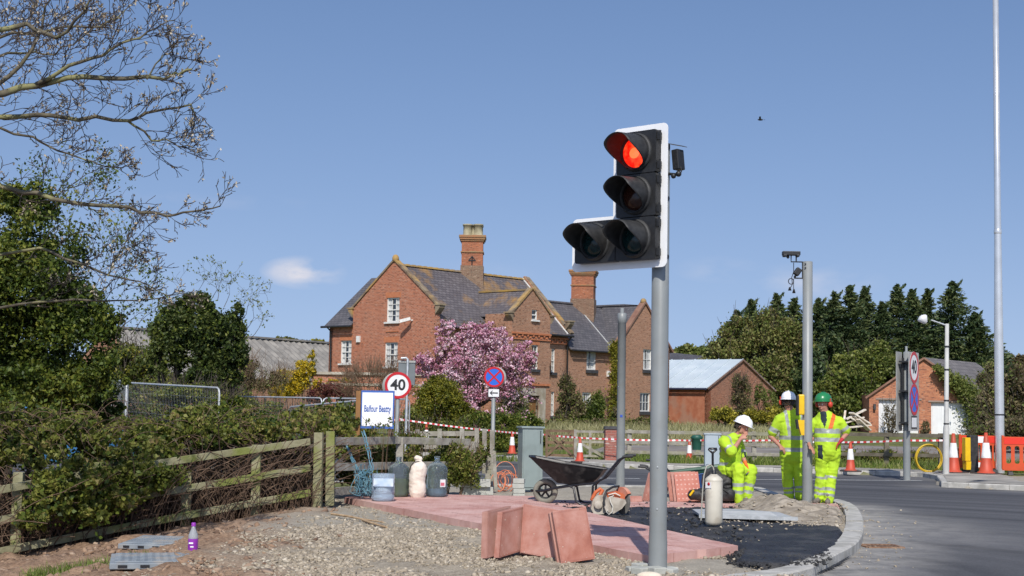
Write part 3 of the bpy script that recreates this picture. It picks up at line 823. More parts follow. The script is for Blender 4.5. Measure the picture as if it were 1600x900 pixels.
# ---- red paving slabs, laid
def slab_mat(name, c1, c2, c3, pale, blister=0.0):
    m, n, l, b = nmat(name)
    tcn = n.new('ShaderNodeTexCoord'); oi = n.new('ShaderNodeObjectInfo')
    nz = n.new('ShaderNodeTexNoise'); nz.inputs['Scale'].default_value = 4; nz.inputs['Detail'].default_value = 8; nz.inputs['Roughness'].default_value = 0.7
    l.new(tcn.outputs['Object'], nz.inputs[0])
    r = n.new('ShaderNodeValToRGB'); e = r.color_ramp.elements; e[0].position = 0.3; e[1].position = 0.72; e[0].color = rgb(c1); e[1].color = rgb(c3); e.new(0.5).color = rgb(c2)
    ad = n.new('ShaderNodeMath'); ad.operation = 'MULTIPLY_ADD'; ad.inputs[1].default_value = 0.22; l.new(oi.outputs['Random'], ad.inputs[0])
    sb = n.new('ShaderNodeMath'); sb.operation = 'SUBTRACT'; sb.inputs[1].default_value = 0.11; l.new(nz.outputs['Fac'], sb.inputs[0]); l.new(sb.outputs[0], ad.inputs[2])
    l.new(ad.outputs[0], r.inputs[0])
    n2 = n.new('ShaderNodeTexNoise'); n2.inputs['Scale'].default_value = 1.1; n2.inputs['Detail'].default_value = 9; n2.inputs['Roughness'].default_value = 0.72; l.new(tcn.outputs['Object'], n2.inputs[0])
    r2 = n.new('ShaderNodeValToRGB'); r2.color_ramp.elements[0].position = 0.4; r2.color_ramp.elements[1].position = 0.68; r2.color_ramp.elements[0].color = (0, 0, 0, 1); r2.color_ramp.elements[1].color = (pale, pale, pale, 1)
    l.new(n2.outputs['Fac'], r2.inputs[0])
    mx = n.new('ShaderNodeMixRGB'); mx.inputs[2].default_value = (0.68, 0.47, 0.42, 1); l.new(r2.outputs[0], mx.inputs[0]); l.new(r.outputs[0], mx.inputs[1])
    l.new(mx.outputs[0], b.inputs['Base Color']); b.inputs['Roughness'].default_value = 0.85; b.inputs['Specular IOR Level'].default_value = 0.3
    bp = n.new('ShaderNodeBump'); bp.inputs['Strength'].default_value = 0.4; bp.inputs['Distance'].default_value = 0.006
    l.new(nz.outputs['Fac'], bp.inputs['Height'])
    if blister:
        uv = n.new('ShaderNodeUVMap'); vo = n.new('ShaderNodeTexVoronoi'); vo.inputs['Scale'].default_value = 15.6; vo.inputs['Randomness'].default_value = 0.0
        l.new(uv.outputs[0], vo.inputs[0])
        rr = n.new('ShaderNodeValToRGB'); rr.color_ramp.elements[0].position = 0.22; rr.color_ramp.elements[0].color = (1, 1, 1, 1); rr.color_ramp.elements[1].position = 0.38; rr.color_ramp.elements[1].color = (0, 0, 0, 1)
        l.new(vo.outputs['Distance'], rr.inputs[0])
        b2 = n.new('ShaderNodeBump'); ge = n.new('ShaderNodeNewGeometry'); sz = n.new('ShaderNodeSeparateXYZ'); l.new(ge.outputs['True Normal'], sz.inputs[0])
        gt = n.new('ShaderNodeMath'); gt.operation = 'GREATER_THAN'; gt.inputs[1].default_value = 0.7; l.new(sz.outputs[2], gt.inputs[0]); ml = n.new('ShaderNodeMath'); ml.operation = 'MULTIPLY'; ml.inputs[1].default_value = blister; l.new(gt.outputs[0], ml.inputs[0]); l.new(ml.outputs[0], b2.inputs['Strength']); b2.inputs['Distance'].default_value = 0.006
        l.new(rr.outputs[0], b2.inputs['Height']); l.new(b2.outputs[0], bp.inputs['Normal'])
    l.new(bp.outputs[0], b.inputs['Normal'])
    return m
laid_m = slab_mat('laid_red_paving', (0.42, 0.20, 0.17), (0.52, 0.29, 0.25), (0.60, 0.37, 0.33), 0.7, blister=0.9)
def clip(poly, a, c):
    out = []
    for i in range(len(poly)):
        p, q = poly[i], poly[(i + 1) % len(poly)]
        sp = (c[0] - a[0]) * (p[1] - a[1]) - (c[1] - a[1]) * (p[0] - a[0]); sq = (c[0] - a[0]) * (q[1] - a[1]) - (c[1] - a[1]) * (q[0] - a[0])
        if sp >= 0: out.append(p)
        if (sp >= 0) != (sq >= 0):
            t = sp / (sp - sq); out.append((p[0] + (q[0] - p[0]) * t, p[1] + (q[1] - p[1]) * t))
    return out
paving = bpy.data.objects.new('paving', None); C.objects.link(paving); paving['kind'] = 'structure'
def lay(region, o, e1, z0, z1, size=0.4):
    ar = sum(region[i][0] * region[(i + 1) % len(region)][1] - region[(i + 1) % len(region)][0] * region[i][1] for i in range(len(region)))
    if ar < 0: region = region[::-1]
    e1 = Vector(e1).normalized(); e2 = Vector((e1.y, -e1.x))
    us = [(Vector(p) - o).dot(e1) for p in region]; vs = [(Vector(p) - o).dot(e2) for p in region]
    for i in range(math.floor(min(us) / size), math.ceil(max(us) / size)):
        for j in range(math.floor(min(vs) / size), math.ceil(max(vs) / size)):
            g = 0.003
            cell = [o + e1 * (i * size + a) + e2 * (j * size + c) for a, c in ((g, g), (size - g, g), (size - g, size - g), (g, size - g))]
            poly = [tuple(p) for p in cell]
            if (poly[1][0] - poly[0][0]) * (poly[2][1] - poly[0][1]) - (poly[1][1] - poly[0][1]) * (poly[2][0] - poly[0][0]) < 0: poly = poly[::-1]
            for k in range(len(region)):
                poly = clip(poly, region[k], region[(k + 1) % len(region)])
                if len(poly) < 3: break
            if len(poly) < 3: continue
            a2 = abs(sum(poly[k][0] * poly[(k + 1) % len(poly)][1] - poly[(k + 1) % len(poly)][0] * poly[k][1] for k in range(len(poly)))) / 2
            if a2 < 0.004: continue
            dz = random.uniform(-0.003, 0.003); b = B()
            b.prism(poly, (0, 0, z0), (1, 0, 0), (0, 1, 0), (0, 0, z1 - z0 + dz))
            b.build('paving_slab', laid_m, paving)
e1 = (pB - pA).to_2d()
reg1 = [tuple(pA[:2]), tuple(pD[:2]), tuple(gp(842, 783, .085)[:2]), tuple(pB[:2])]
lay(reg1, pA.to_2d(), e1, -0.01, 0.085)
lay([tuple(pB[:2]), tuple(gp(842, 783, .085)[:2]), tuple(gp(836, 775, .085)[:2]), tuple(gp(640, 772, .085)[:2])], pA.to_2d(), e1, -0.01, 0.085)
q1 = gp(846, 787, .085)
lay([tuple(gp(846, 787, .085)[:2]), tuple(gp(1250, 790, .085)[:2]), tuple(gp(1250, 785, .085)[:2]), tuple(gp(840, 778, .085)[:2])], q1.to_2d(), (1, 0.02), -0.01, 0.06)
lay([tuple(gp(1262, 793, .02)[:2]), tuple(gp(1312, 795, .02)[:2]), tuple(gp(1308, 788, .02)[:2]), tuple(gp(1262, 787, .02)[:2])], q1.to_2d(), (1, 0.02), -0.02, 0.035)
# ================================================================== BUILDINGS
sash_m = M('white_painted_wood', (0.78, 0.77, 0.74), (0.62, 0.61, 0.57), scale=9, rough=0.5)
glass_m = M('window_glass', (0.012, 0.015, 0.02), rough=0.04, spec=1.0, coat=0.5)
stone_w = M('weathered_stone', (0.34, 0.30, 0.24), (0.50, 0.46, 0.38), scale=2.5, rough=0.9, bump=0.4, c3=(0.20, 0.15, 0.08), s3=1.2)
coping_m = M('mossy_coping', (0.17, 0.12, 0.08), (0.30, 0.24, 0.16), scale=2.2, rough=0.95, bump=0.5, c3=(0.46, 0.26, 0.05), s3=1.1, a3=0.6)
black_m = M('black_cast_iron', (0.015, 0.015, 0.017), (0.03, 0.03, 0.032), scale=8, rough=0.45)
dark_m = M('soot_dark_sill', (0.03, 0.03, 0.035), (0.06, 0.06, 0.065), scale=8, rough=0.8)
curtain_m = M('net_curtain', (0.62, 0.62, 0.60), (0.45, 0.45, 0.44), scale=14, rough=0.9)
lead_m = M('pale_lead', (0.42, 0.43, 0.43), (0.6, 0.6, 0.58), scale=5, rough=0.6)
dish_m = M('dish_grey', (0.55, 0.56, 0.56), (0.45, 0.46, 0.46), scale=5, rough=0.5)
door_m = M('varnished_brown_door', (0.16, 0.075, 0.025), (0.24, 0.12, 0.045), scale=5, rough=0.5)
brick_a = brick_mat('house_brick', (0.46, 0.155, 0.075), (0.33, 0.105, 0.052), (0.50, 0.38, 0.29), stain=(0.40, 0.135, 0.07), msize=0.009)
brick_b = brick_mat('house_brick_front', (0.42, 0.19, 0.105), (0.31, 0.135, 0.075), (0.44, 0.33, 0.24), stain=(0.29, 0.16, 0.095), msize=0.009)
brick_rub = M('rubbed_red_brick', (0.42, 0.14, 0.06), (0.50, 0.19, 0.09), scale=6, rough=0.85)
brick_ch = brick_mat('chimney_brick', (0.42, 0.14, 0.06), (0.32, 0.10, 0.045), (0.34, 0.19, 0.12), stain=(0.16, 0.08, 0.05), msize=0.008)
slate_a = slate_mat('lichened_slate', (0.105, 0.092, 0.098), (0.155, 0.138, 0.142), (0.42, 0.22, 0.04), 0.95)
slate_b = slate_mat('grey_slate', (0.09, 0.086, 0.094), (0.13, 0.122, 0.13), (0.30, 0.22, 0.12), 0.0)
pot_m = M('buff_chimney_pot', (0.40, 0.36, 0.24), (0.24, 0.21, 0.13), scale=3, rough=0.9)

class Frame:
    """a building's own axes: t along (ax), s across, z up"""
    def __init__(f, root, ang):
        f.root = root; f.M = pmat(root); f.I = f.M.inverted()
    def hit(f, px, py, axis, val):
        """where the sight line through a pixel meets the plane t = val or s = val"""
        o = f.I @ EYE; d = (f.I.to_3x3() @ ray(px, py)); k = (val - o[axis]) / d[axis]
        return o + d * k
    def rect(f, r, axis, val):
        a = f.hit((r[0] + r[2]) / 2, r[1], axis, val); c = f.hit((r[0] + r[2]) / 2, r[3], axis, val)
        l_ = f.hit(r[0], (r[1] + r[3]) / 2, axis, val); q = f.hit(r[2], (r[1] + r[3]) / 2, axis, val)
        o = 1 - axis
        return (min(l_[o], q[o]), c.z, max(l_[o], q[o]), a.z)
def wall(parent, poly, axis, val, inward, mat, holes=(), thick=0.3, name='wall', label=None):
    """poly of (h, z) on plane axis = val, thickness going inward (+1 / -1)"""
    b = B()
    u = Vector((0, 1, 0)) if axis == 0 else Vector((1, 0, 0))
    o = Vector((val, 0, 0)) if axis == 0 else Vector((0, val, 0))
    w = (Vector((1, 0, 0)) if axis == 0 else Vector((0, 1, 0))) * inward * thick
    hl = [[(h[0], h[1]), (h[2], h[1]), (h[2], h[3]), (h[0], h[3])] for h in holes]
    b.prism(poly, o, u, (0, 0, 1), w, holes=hl)
    return b.build(name, mat, parent, label=label)
def window(parent, r, axis, val, inward, nx=3, ny=4, sill=sash_m, style='sash', curtain=False, head=None, sillh=0.09, fr=0.06, name='window'):
    """sash or casement set back in its opening r = (h0, z0, h1, z1)"""
    h0, z0, h1, z1 = r; rec = 0.10
    def P(h, z, d): return (val + inward * d, h, z) if axis == 0 else (h, val + inward * d, z)
    def bar(b, ha, za, hb, zb, d, th):
        c = P((ha + hb) / 2, (za + zb) / 2, d); dm = (th, hb - ha, zb - za) if axis == 0 else (hb - ha, th, zb - za)
        b.box(c, dm)
    b = B(); 
    for q in ((h0, z0, h0 + fr, z1), (h1 - fr, z0, h1, z1), (h0 + fr, z1 - fr, h1 - fr, z1), (h0 + fr, z0, h1 - fr, z0 + fr)): bar(b, *q, rec, 0.08)
    w = b.build(name, sash_m, parent)
    if style == 'sash':
        zm = (z0 + z1) / 2; b = B()
        bar(b, h0 + fr, zm - 0.03, h1 - fr, zm + 0.03, rec - 0.01, 0.05); b.build('meeting_rail', sash_m, w)
    iw, ih = h1 - h0 - 2 * fr, z1 - z0 - 2 * fr
    b = B(); g = 0.032
    for i in range(1, nx):
        x = h0 + fr + iw * i / nx; bar(b, x - g / 2, z0 + fr, x + g / 2, z1 - fr, rec + 0.012, 0.03)
    for j in range(1, ny):
        if style == 'sash' and j * 2 == ny: continue
        z = z0 + fr + ih * j / ny; bar(b, h0 + fr, z - g / 2, h1 - fr, z + g / 2, rec + 0.004, 0.026)
    if nx > 1 or ny > 1: b.build('glazing_bar', sash_m, w)
    b = B(); bar(b, h0 + 0.02, z0 + 0.02, h1 - 0.02, z1 - 0.02, rec + 0.05, 0.012); b.build('pane', glass_m, w)
    if curtain:
        b = B(); 
        for k in (0, 1):
            a = h0 + fr + (iw * 0.66 if k else 0); bar(b, a, z0 + fr, a + iw * 0.34, z1 - fr, rec + 0.040, 0.004)
        b.build('curtain', curtain_m, w)
    if sill is not None:
        b = B(); bar(b, h0 - 0.08, z0 - sillh, h1 + 0.08, z0, 0.02, 0.28); b.build('sill', sill, w)
    if head is not None:
        b = B(); hh = head; bar(b, h0 - 0.10, z1, h1 + 0.10, z1 + hh, 0.146, 0.30); b.build('lintel', brick_rub, w)
    return w
def roofslab(parent, pts, mat, th=0.06, name='roof', label=None):
    """a slope given by its corners (top face), with thickness below"""
    P = [Vector(p) for p in pts]; n_ = (P[1] - P[0]).cross(P[2] - P[0]).normalized()
    if n_.z < 0: P = P[::-1]; n_ = -n_
    b = B(); k = len(P); vs = P + [p - n_ * th for p in P]
    b.add(vs, [tuple(range(k)), tuple(range(2 * k - 1, k - 1, -1))] + [(i, i + k, (i + 1) % k + k, (i + 1) % k) for i in range(k)])
    return b.build(name, mat, parent, label=label)

# ------------------------------------------------------------------ the old brick house
HA = 49.0
corner = Vector((-4.10, 80.0, 0))
house = thing('brick_house', 'large old red brick house with steep slate roofs, stone gables and tall chimneys', 'house', corner, R(HA))
hf = Frame(house, HA)
GZ = 0.0
# west gable (plane t = 0)
w1 = hf.rect((604, 465, 624, 503), 0, 0); w2 = hf.rect((601, 535, 621, 573), 0, 0); w3 = hf.rect((532, 532, 549, 568), 0, 0.15)
AP, KN = 9.65, 7.0
wall(house, [(0, GZ), (6.6, GZ), (6.6, KN), (3.3, AP), (0, KN)], 0, 0, 1, brick_a, [w1, w2])
window(house, w1, 0, 0, 1, 3, 4, head=0.30, curtain=True); window(house, w2, 0, 0, 1, 3, 4, head=0.30, curtain=True)
b = B(); b.box((-0.015, (w1[0] + w1[2]) / 2, w1[1] - 0.52), (0.05, 1.0, 0.07)); b.build('string_course', brick_rub, house)
# copings with kneelers
def coping(parent, axis, val, a, c, out=0.08, th=0.10, wd=0.34, inward=1):
    """a, c: (h, z) ends of a raking coping"""
    def P(h, z): return Vector((val + inward * (wd / 2 - out), h, z)) if axis == 0 else Vector((h, val + inward * (wd / 2 - out), z))
    A, Cc = P(*a), P(*c); b = B()
    side = Vector((1, 0, 0)) if axis == 0 else Vector((0, 1, 0))
    d = (Cc - A).normalized(); up = side.cross(d); up = up if up.z > 0 else -up
    n_ = 7
    for i in range(n_):
        p, q = A.lerp(Cc, i / n_ + 0.002), A.lerp(Cc, (i + 1) / n_ - 0.002)
        b = B(); b.box((p + q) / 2 + up * (th / 2 - 0.02), ((q - p).length, wd, th), Matrix((d, side, up)).transposed())
        b.build('coping_stone', coping_m, parent)
def kneeler(parent, axis, val, h, z, sgn, inward=1, w=0.34, ht=0.5):
    b = B()
    prof = [(0, 0), (-sgn * 0.0, -ht), (sgn * w * 0.35, -ht * 0.75), (sgn * w, -ht * 0.25), (sgn * w, 0.0)]
    if sgn < 0: prof = prof[::-1]
    u = Vector((0, 1, 0)) if axis == 0 else Vector((1, 0, 0))
    o = Vector((val - inward * 0.10, h, z)) if axis == 0 else Vector((h, val - inward * 0.10, z))
    wv = (Vector((1, 0, 0)) if axis == 0 else Vector((0, 1, 0))) * inward * 0.42
    b.prism(prof, o, u, (0, 0, 1), wv)
    cc = o + wv / 2 + u * (sgn * w * 0.5) + Vector((0, 0, 0.04))
    b.box(cc, (0.5, w + 0.14, 0.08) if axis == 0 else (w + 0.14, 0.5, 0.08))
    b.build('kneeler', coping_m, parent)
coping(house, 0, 0, (3.3, AP), (-0.18, KN - 0.05)); coping(house, 0, 0, (3.3, AP), (6.78, KN - 0.05))
kneeler(house, 0, 0, 0.0, KN, -1); kneeler(house, 0, 0, 6.6, KN, 1)
b = B(); b.ball((0.05, 3.3, AP + 0.08), 0.2, sc=(1, 1, 1.2)); b.build('apex_stone', coping_m, house)
# wing behind to the left, same plane, lower eaves
S2 = 8.75
wall(house, [(6.6, GZ), (S2, GZ), (S2, 6.1), (6.6, 6.1)], 0, 0.15, 1, brick_a, [w3])
window(house, w3, 0, 0.15, 1, 3, 4, head=0.30, curtain=True)
wall(house, [(0.15, GZ), (6.85, GZ), (6.85, 6.1), (3.5, 9.0), (0.15, 6.1)], 1, S2, -1, brick_a)
roofslab(house, [(-0.2, 6.62, 6.05), (-0.2, S2 + 0.1, 6.05), (3.5, S2 + 0.1, 9.15), (3.5, 3.3, 9.15), (1.0, 6.62, 7.05)], slate_b)
roofslab(house, [(7.2, 3.3, 6.05), (7.2, S2 + 0.1, 6.05), (3.5, S2 + 0.1, 9.15), (3.5, 3.3, 9.15)], slate_b)
b = B(); b.tube([(-0.25, 6.5, 6.0), (-0.25, S2 + 0.3, 6.0)], 0.065, 8); b.build('gutter', black_m, house)
b = B(); b.tube([(-0.25, S2 - 0.2, 6.0), (-0.0, S2 - 0.28, 5.75), (0.06, S2 - 0.28, 3.0)], 0.05, 8); b.build('downpipe', black_m, house)
# main block, ridge along t
TE, EZ, RZ = 11.45, 6.25, 9.42
bt0, bt1, bs = 4.0, 7.35, -2.0
wz = lambda r, v: hf.rect(r, 1, v)
wn1 = wz((861.5, 545, 867.5, 582), 0); wn2 = wz((861, 612, 866.5, 650), 0)
wall(house, [(0.3, GZ), (TE, GZ), (TE, EZ), (0.3, EZ)], 1, 0, 1, brick_b, [wn1, wn2])
for r in (wn1, wn2): window(house, r, 1, 0, 1, 2, 4, sill=dark_m, sillh=0.16)
wall(house, [(0, GZ), (6.6, GZ), (6.6, EZ), (3.3, RZ + 0.2), (0, EZ)], 0, TE, -1, brick_b)
sl_ = (RZ - EZ) / 3.3
def mainz(s): return EZ + sl_ * (s if s < 3.3 else 6.6 - s)
roofslab(house, [(0.28, -0.38, mainz(-0.38)), (TE + 0.1, -0.38, mainz(-0.38)), (TE + 0.1, 3.3, RZ), (0.28, 3.3, RZ)], slate_a)
roofslab(house, [(0.28, 6.9, mainz(6.9)), (TE + 0.1, 6.9, mainz(6.9)), (TE + 0.1, 3.3, RZ), (0.28, 3.3, RZ)], slate_a)
b = B()
for k in range(24): b.box((0.3 + (k + 0.5) * (TE - 0.3) / 24, 3.3, RZ + 0.02), ((TE - 0.3) / 24 - 0.01, 0.3, 0.12), taper=0.5)
b.build('ridge_tiles', M('lichen_ridge', (0.26, 0.17, 0.07), (0.38, 0.24, 0.06), scale=1.5, rough=0.95, c3=(0.14, 0.13, 0.13), s3=0.9), house)
# east verge of the main block: raised coping and white fillet
coping(house, 0, TE, (3.3, RZ + 0.12), (-0.35, mainz(-0.35) + 0.08), inward=-1, out=0.14)
kneeler(house, 0, TE, -0.05, EZ + 0.45, -1, inward=-1)
b = B(); n_s = Vector((0, 3.65, RZ - mainz(-0.35))).normalized(); b.beam((TE - 0.42, 3.3, RZ + 0.05), (TE - 0.42, -0.35, mainz(-0.35) + 0.05), 0.07, 0.05); b.build('mortar_fillet', sash_m, house)
for (a, c) in ((0.0, bt0 - 0.02), (bt1 + 0.02, TE)):
    b = B(); b.tube([(a + 0.05, -0.46, mainz(-0.38) - 0.05), (c, -0.46, mainz(-0.38) - 0.05)], 0.065, 8); b.build('gutter', black_m, house)
b = B(); b.tube([(TE - 0.1, -0.46, EZ - 0.35), (TE - 0.12, -0.1, EZ - 0.75), (TE - 0.12, -0.08, 0)], 0.055, 8); b.build('downpipe', black_m, house)
# dentil course under the eaves
def dentils(t0, t1, s, z, nm='dentil_course'):
    b = B(); n_ = int((t1 - t0) / 0.23)
    b.box(((t0 + t1) / 2, s - 0.05, z + 0.13), (t1 - t0, 0.12, 0.10)); b.box(((t0 + t1) / 2, s - 0.03, z - 0.19), (t1 - t0, 0.08, 0.06))
    for k in range(n_):
        x = t0 + (k + 0.5) * (t1 - t0) / n_
        b.box((x, s - 0.045, z + (0.02 if k % 2 else -0.07)), (0.11, 0.10, 0.11))
    b.build(nm, brick_rub, house)
dentils(bt1 + 0.1, TE, 0, 5.55)
# bay with its own gable
BK, BA = 6.75, 8.25
wb0 = wz((831, 484, 840, 500), bs); wb1 = wz((831, 539, 841, 577), bs); wdo = wz((822, 618, 841, 672), bs)
bm_ = (bt0 + bt1) / 2
wall(house, [(bt0, GZ), (bt1, GZ), (bt1, BK), (bm_, BA), (bt0, BK)], 1, bs, 1, brick_b, [wb0, wb1, (wdo[0], 0.25, wdo[2], wdo[3])])
wall(house, [(bs + 0.3, GZ), (0, GZ), (0, BK), (bs + 0.3, BK)], 0, bt0, 1, brick_b)
wall(house, [(bs + 0.3, GZ), (0, GZ), (0, BK), (bs + 0.3, BK)], 0, bt1, -1, brick_b)
window(house, wb0, 1, bs, 1, 1, 1, head=None); window(house, wb1, 1, bs, 1, 2, 4, sill=dark_m, sillh=0.16, head=0.25)
d_ = hf.hit
dz0, dz1 = 0.25, wdo[3]
b = B(); b.box(((wdo[0] + wdo[2]) / 2, bs + 0.22, (dz0 + dz1) / 2), (wdo[2] - wdo[0] - 0.02, 0.07, dz1 - dz0)); dr = b.build('door', door_m, house)
b = B(); b.ball((wdo[0] + 0.12, bs + 0.15, 1.3), 0.045); b.build('handle', black_m, dr)
sl2, sl3 = wdo[0] - 0.52, wdo[2] + 0.52
b = B()
b.prism([(sl2, 0.2), (wdo[0], 0.2), (wdo[0], dz1), (wdo[2], dz1), (wdo[2], 0.2), (sl3, 0.2), (sl3, dz1 + 0.42), (sl2, dz1 + 0.42)], (0, bs - 0.10, 0), (1, 0, 0), (0, 0, 1), (0, 0.3, 0))
b.build('door_surround', stone_w, house, bevel=0.02)
b = B(); b.box((bm_, bs - 0.04, dz1 + 0.62), (bt1 - bt0, 0.1, 0.12)); b.build('string_course', brick_rub, house)
dentils(bt0, bt1, bs, 5.55)
coping(house, 1, bs, (bm_, BA), (bt0 - 0.1, BK)); coping(house, 1, bs, (bm_, BA), (bt1 + 0.1, BK))
kneeler(house, 1, bs, bt0, BK, -1, w=0.26, ht=0.42); kneeler(house, 1, bs, bt1, BK, 1, w=0.26, ht=0.42)
sint = (BA - 0.1 - EZ) / sl_
for sg, tt in ((-1, bt0), (1, bt1)):
    zz = BK - 0.12
    roofslab(house, [(tt, bs + 0.25, zz), (tt, (zz - EZ) / sl_ + 0.1, zz), (bm_, sint + 0.1, BA - 0.08), (bm_, bs + 0.25, BA - 0.08)], slate_a)
b = B(); b.box((bm_, (bs + 0.3 + sint) / 2, BA - 0.06), (0.24, sint - bs - 0.3, 0.10)); b.build('ridge_tiles', MATS['lichen_ridge'] if 'lichen_ridge' in MATS else coping_m, house)
# lean wing to the east
T3, T4, P3 = 15.8, 21.4, -0.5
EW, RW = 5.35, 8.15
wa1 = wz((917, 547, 932, 578), 0); wa2 = wz((910, 613, 925, 644), 0)
wall(house, [(TE + 0.02, GZ), (T3, GZ), (T3, EW), (TE + 0.02, EW)], 1, 0.02, 1, brick_b, [wa1, wa2])
for r in (wa1, wa2): window(house, r, 1, 0.02, 1, 2, 2, sill=dark_m, style='casement', sillh=0.2, curtain=True, fr=0.09)
mz = lambda s: EW + (RW - EW) * (s if s < 2.9 else 5.8 - s) / 2.9
roofslab(house, [(TE + 0.02, -0.3, mz(-0.3)), (T3 + 0.2, -0.3, mz(-0.3)), (T3 + 2.6, 2.9, RW), (TE + 0.02, 2.9, RW)], slate_b)
roofslab(house, [(TE + 0.02, 6.1, mz(6.1)), (T4 - 2.8, 6.1, mz(6.1)), (T4 - 2.8, 2.9, RW), (TE + 0.02, 2.9, RW)], slate_b)
b = B(); b.beam((T3 + 0.0, 2.9, RW + 0.02), (T3 + 0.05, -0.3, mz(-0.3) + 0.02), 0.05, 0.04); b.build('lead_strip', lead_m, house)
b = B(); b.tube([(TE + 0.1, -0.36, mz(-0.3) - 0.04), (T3, -0.36, mz(-0.3) - 0.04)], 0.06, 8); b.build('gutter', black_m, house)
# east gable
TM = (T3 + T4) / 2; GA, GK = 8.3, 5.45
wg1 = wz((1005, 546, 1019, 578), P3); wg2 = wz((1000, 614, 1016, 643), P3)
wall(house, [(T3, GZ), (T4, GZ), (T4, GK), (TM, GA), (T3, GK)], 1, P3, 1, brick_b, [wg1, wg2])
for r in (wg1, wg2): window(house, r, 1, P3, 1, 3 if r is wg2 else 2, 2, sill=dark_m, style='casement', sillh=0.2, curtain=(r is wg1), fr=0.07)
wall(house, [(P3, GZ), (6.0, GZ), (6.0, GK), (P3, GK)], 0, T4, -1, brick_b)
wall(house, [(P3 + 0.3, GZ), (0.3, GZ), (0.3, GK), (P3 + 0.3, GK)], 0, T3, 1, brick_b)
for tt in (T3 - 0.15, T4 + 0.3):
    zz = GK - 0.12
    roofslab(house, [(tt, P3 + 0.3, zz), (tt, 6, zz), (TM, 6, GA - 0.1), (TM, P3 + 0.3, GA - 0.1)], slate_b)
brown_cop = M('brown_tile_coping', (0.20, 0.10, 0.07), (0.28, 0.16, 0.11), scale=3, rough=0.9)
for a in ((T3 - 0.2, GK - 0.12), (T4 + 0.3, GK - 0.2)):
    b = B(); b.beam((a[0], P3 + 0.1, a[1] + 0.05), (TM, P3 + 0.1, GA + 0.06), 0.4, 0.12, up=Vector((0, 1, 0)))
    b = B(); d = (Vector((TM, 0, GA)) - Vector((a[0], 0, a[1]))).normalized(); sd = Vector((0, 1, 0)); up = sd.cross(d); up = up if up.z > 0 else -up
    b.box((Vector((a[0], P3 + 0.1, a[1])) + Vector((TM, P3 + 0.1, GA))) / 2 + up * 0.05, ((Vector((TM, 0, GA)) - Vector((a[0], 0, a[1]))).length, 0.42, 0.12), Matrix((d, sd, up)).transposed())
    b.build('verge', brown_cop, house)
b = B(); b.ball((TM, P3 + 0.1, GA + 0.12), 0.2); b.build('apex_stone', coping_m, house)
b = B(); b.box(((TE + TM) / 2, 2.9, RW + 0.03), (TM - TE, 0.26, 0.12), taper=0.6); b.build('ridge_tiles', slate_b, house)
b = B(); b.box((TM, 3.0, GA - 0.06), (0.26, 6.3, 0.10), taper=0.6); b.build('ridge_tiles', slate_b, house)
# chimneys
def chimney(px, t, s, w, zb, zt, rot, pots):
    """w = width of the shaft; pots = offsets"""
    rm = Matrix.Rotation(rot, 3, 'Z'); c = Vector((t, s, 0))
    b = B()
    b.box(c + Vector((0, 0, (zb + zt) / 2 - 0.0)), (w, w, zt - zb), rm)
    ch = b.build('chimney', brick_ch, house)
    b = B()
    for z, e, h in ((zb + 0.75, 0.10, 1.5), ): b.box(c + Vector((0, 0, z)), (w + e, w + e, h), rm)
    b.build('chimney_base', brick_mat('old_base_brick' + str(px), (0.25, 0.15, 0.09), (0.17, 0.10, 0.06), (0.25, 0.2, 0.15)), ch)
    b = B()
    for z, e, h in ((zt - 0.95, 0.12, 0.09), (zt - 0.28, 0.14, 0.10), (zt - 0.17, 0.26, 0.12), (zt - 0.03, 0.34, 0.16)): b.box(c + Vector((0, 0, z)), (w + e, w + e, h), rm)
    b.build('chimney_cap', M('weathered_cap_brick', (0.34, 0.15, 0.07), (0.26, 0.19, 0.10), scale=3, rough=0.95, bump=0.5), ch, bevel=0.03)
    b = B(); q = c + rm @ Vector((0.0, -w / 2 - 0.02, 0))
    f_ = rm @ Vector((-w / 2 - 0.02, 0, 0)) + c
    for cc, u in ((f_, rm @ Vector((0, 1, 0))),):
        z = zt - 1.45
        b.beam(cc + Vector((0, 0, z - 0.9)), cc + Vector((0, 0, z + 0.25)), 0.05, 0.05)
        b.beam(cc + u * 0.22 + Vector((0, 0, z)), cc - u * 0.22 + Vector((0, 0, z)), 0.05, 0.05); b.beam(cc + u * 0.0 + Vector((0, 0, z + 0.25)), cc + u * 0.2 + Vector((0, 0, z)), 0.04, 0.04); b.beam(cc + Vector((0, 0, z + 0.25)), cc - u * 0.2 + Vector((0, 0, z)), 0.04, 0.04)
    if pots: b.build('wall_tie', black_m, ch)
    for (dx, dy) in pots:
        b = B(); p = c + rm @ Vector((dx, dy, 0))
        b.lathe([(0.30, zt), (0.30, zt + 0.1), (0.265, zt + 0.12), (0.255, zt + 0.62), (0.30, zt + 0.64), (0.30, zt + 0.72), (0.22, zt + 0.72), (0.22, zt + 0.3)], 8, p)
        b.build('chimney_pot', pot_m, ch)
c1 = 6.25
# rotation: shaft set diagonally to the house
chimney(1, c1, 3.15, 1.25, 8.3, 11.55, R(41), [(-0.36, -0.33), (0.36, -0.33), (-0.30, 0.30), (0.30, 0.30), (0, -0.05)])
chimney(2, 16.35, 2.7, 1.42, 7.0, 10.30, R(32), [])
b = B(); b.lathe([(0.28, 0), (0.28, 0.05), (0.2, 0.07)], 8, (16.35, 2.7, 10.35)); b.build('capping_slab', lead_m, house)
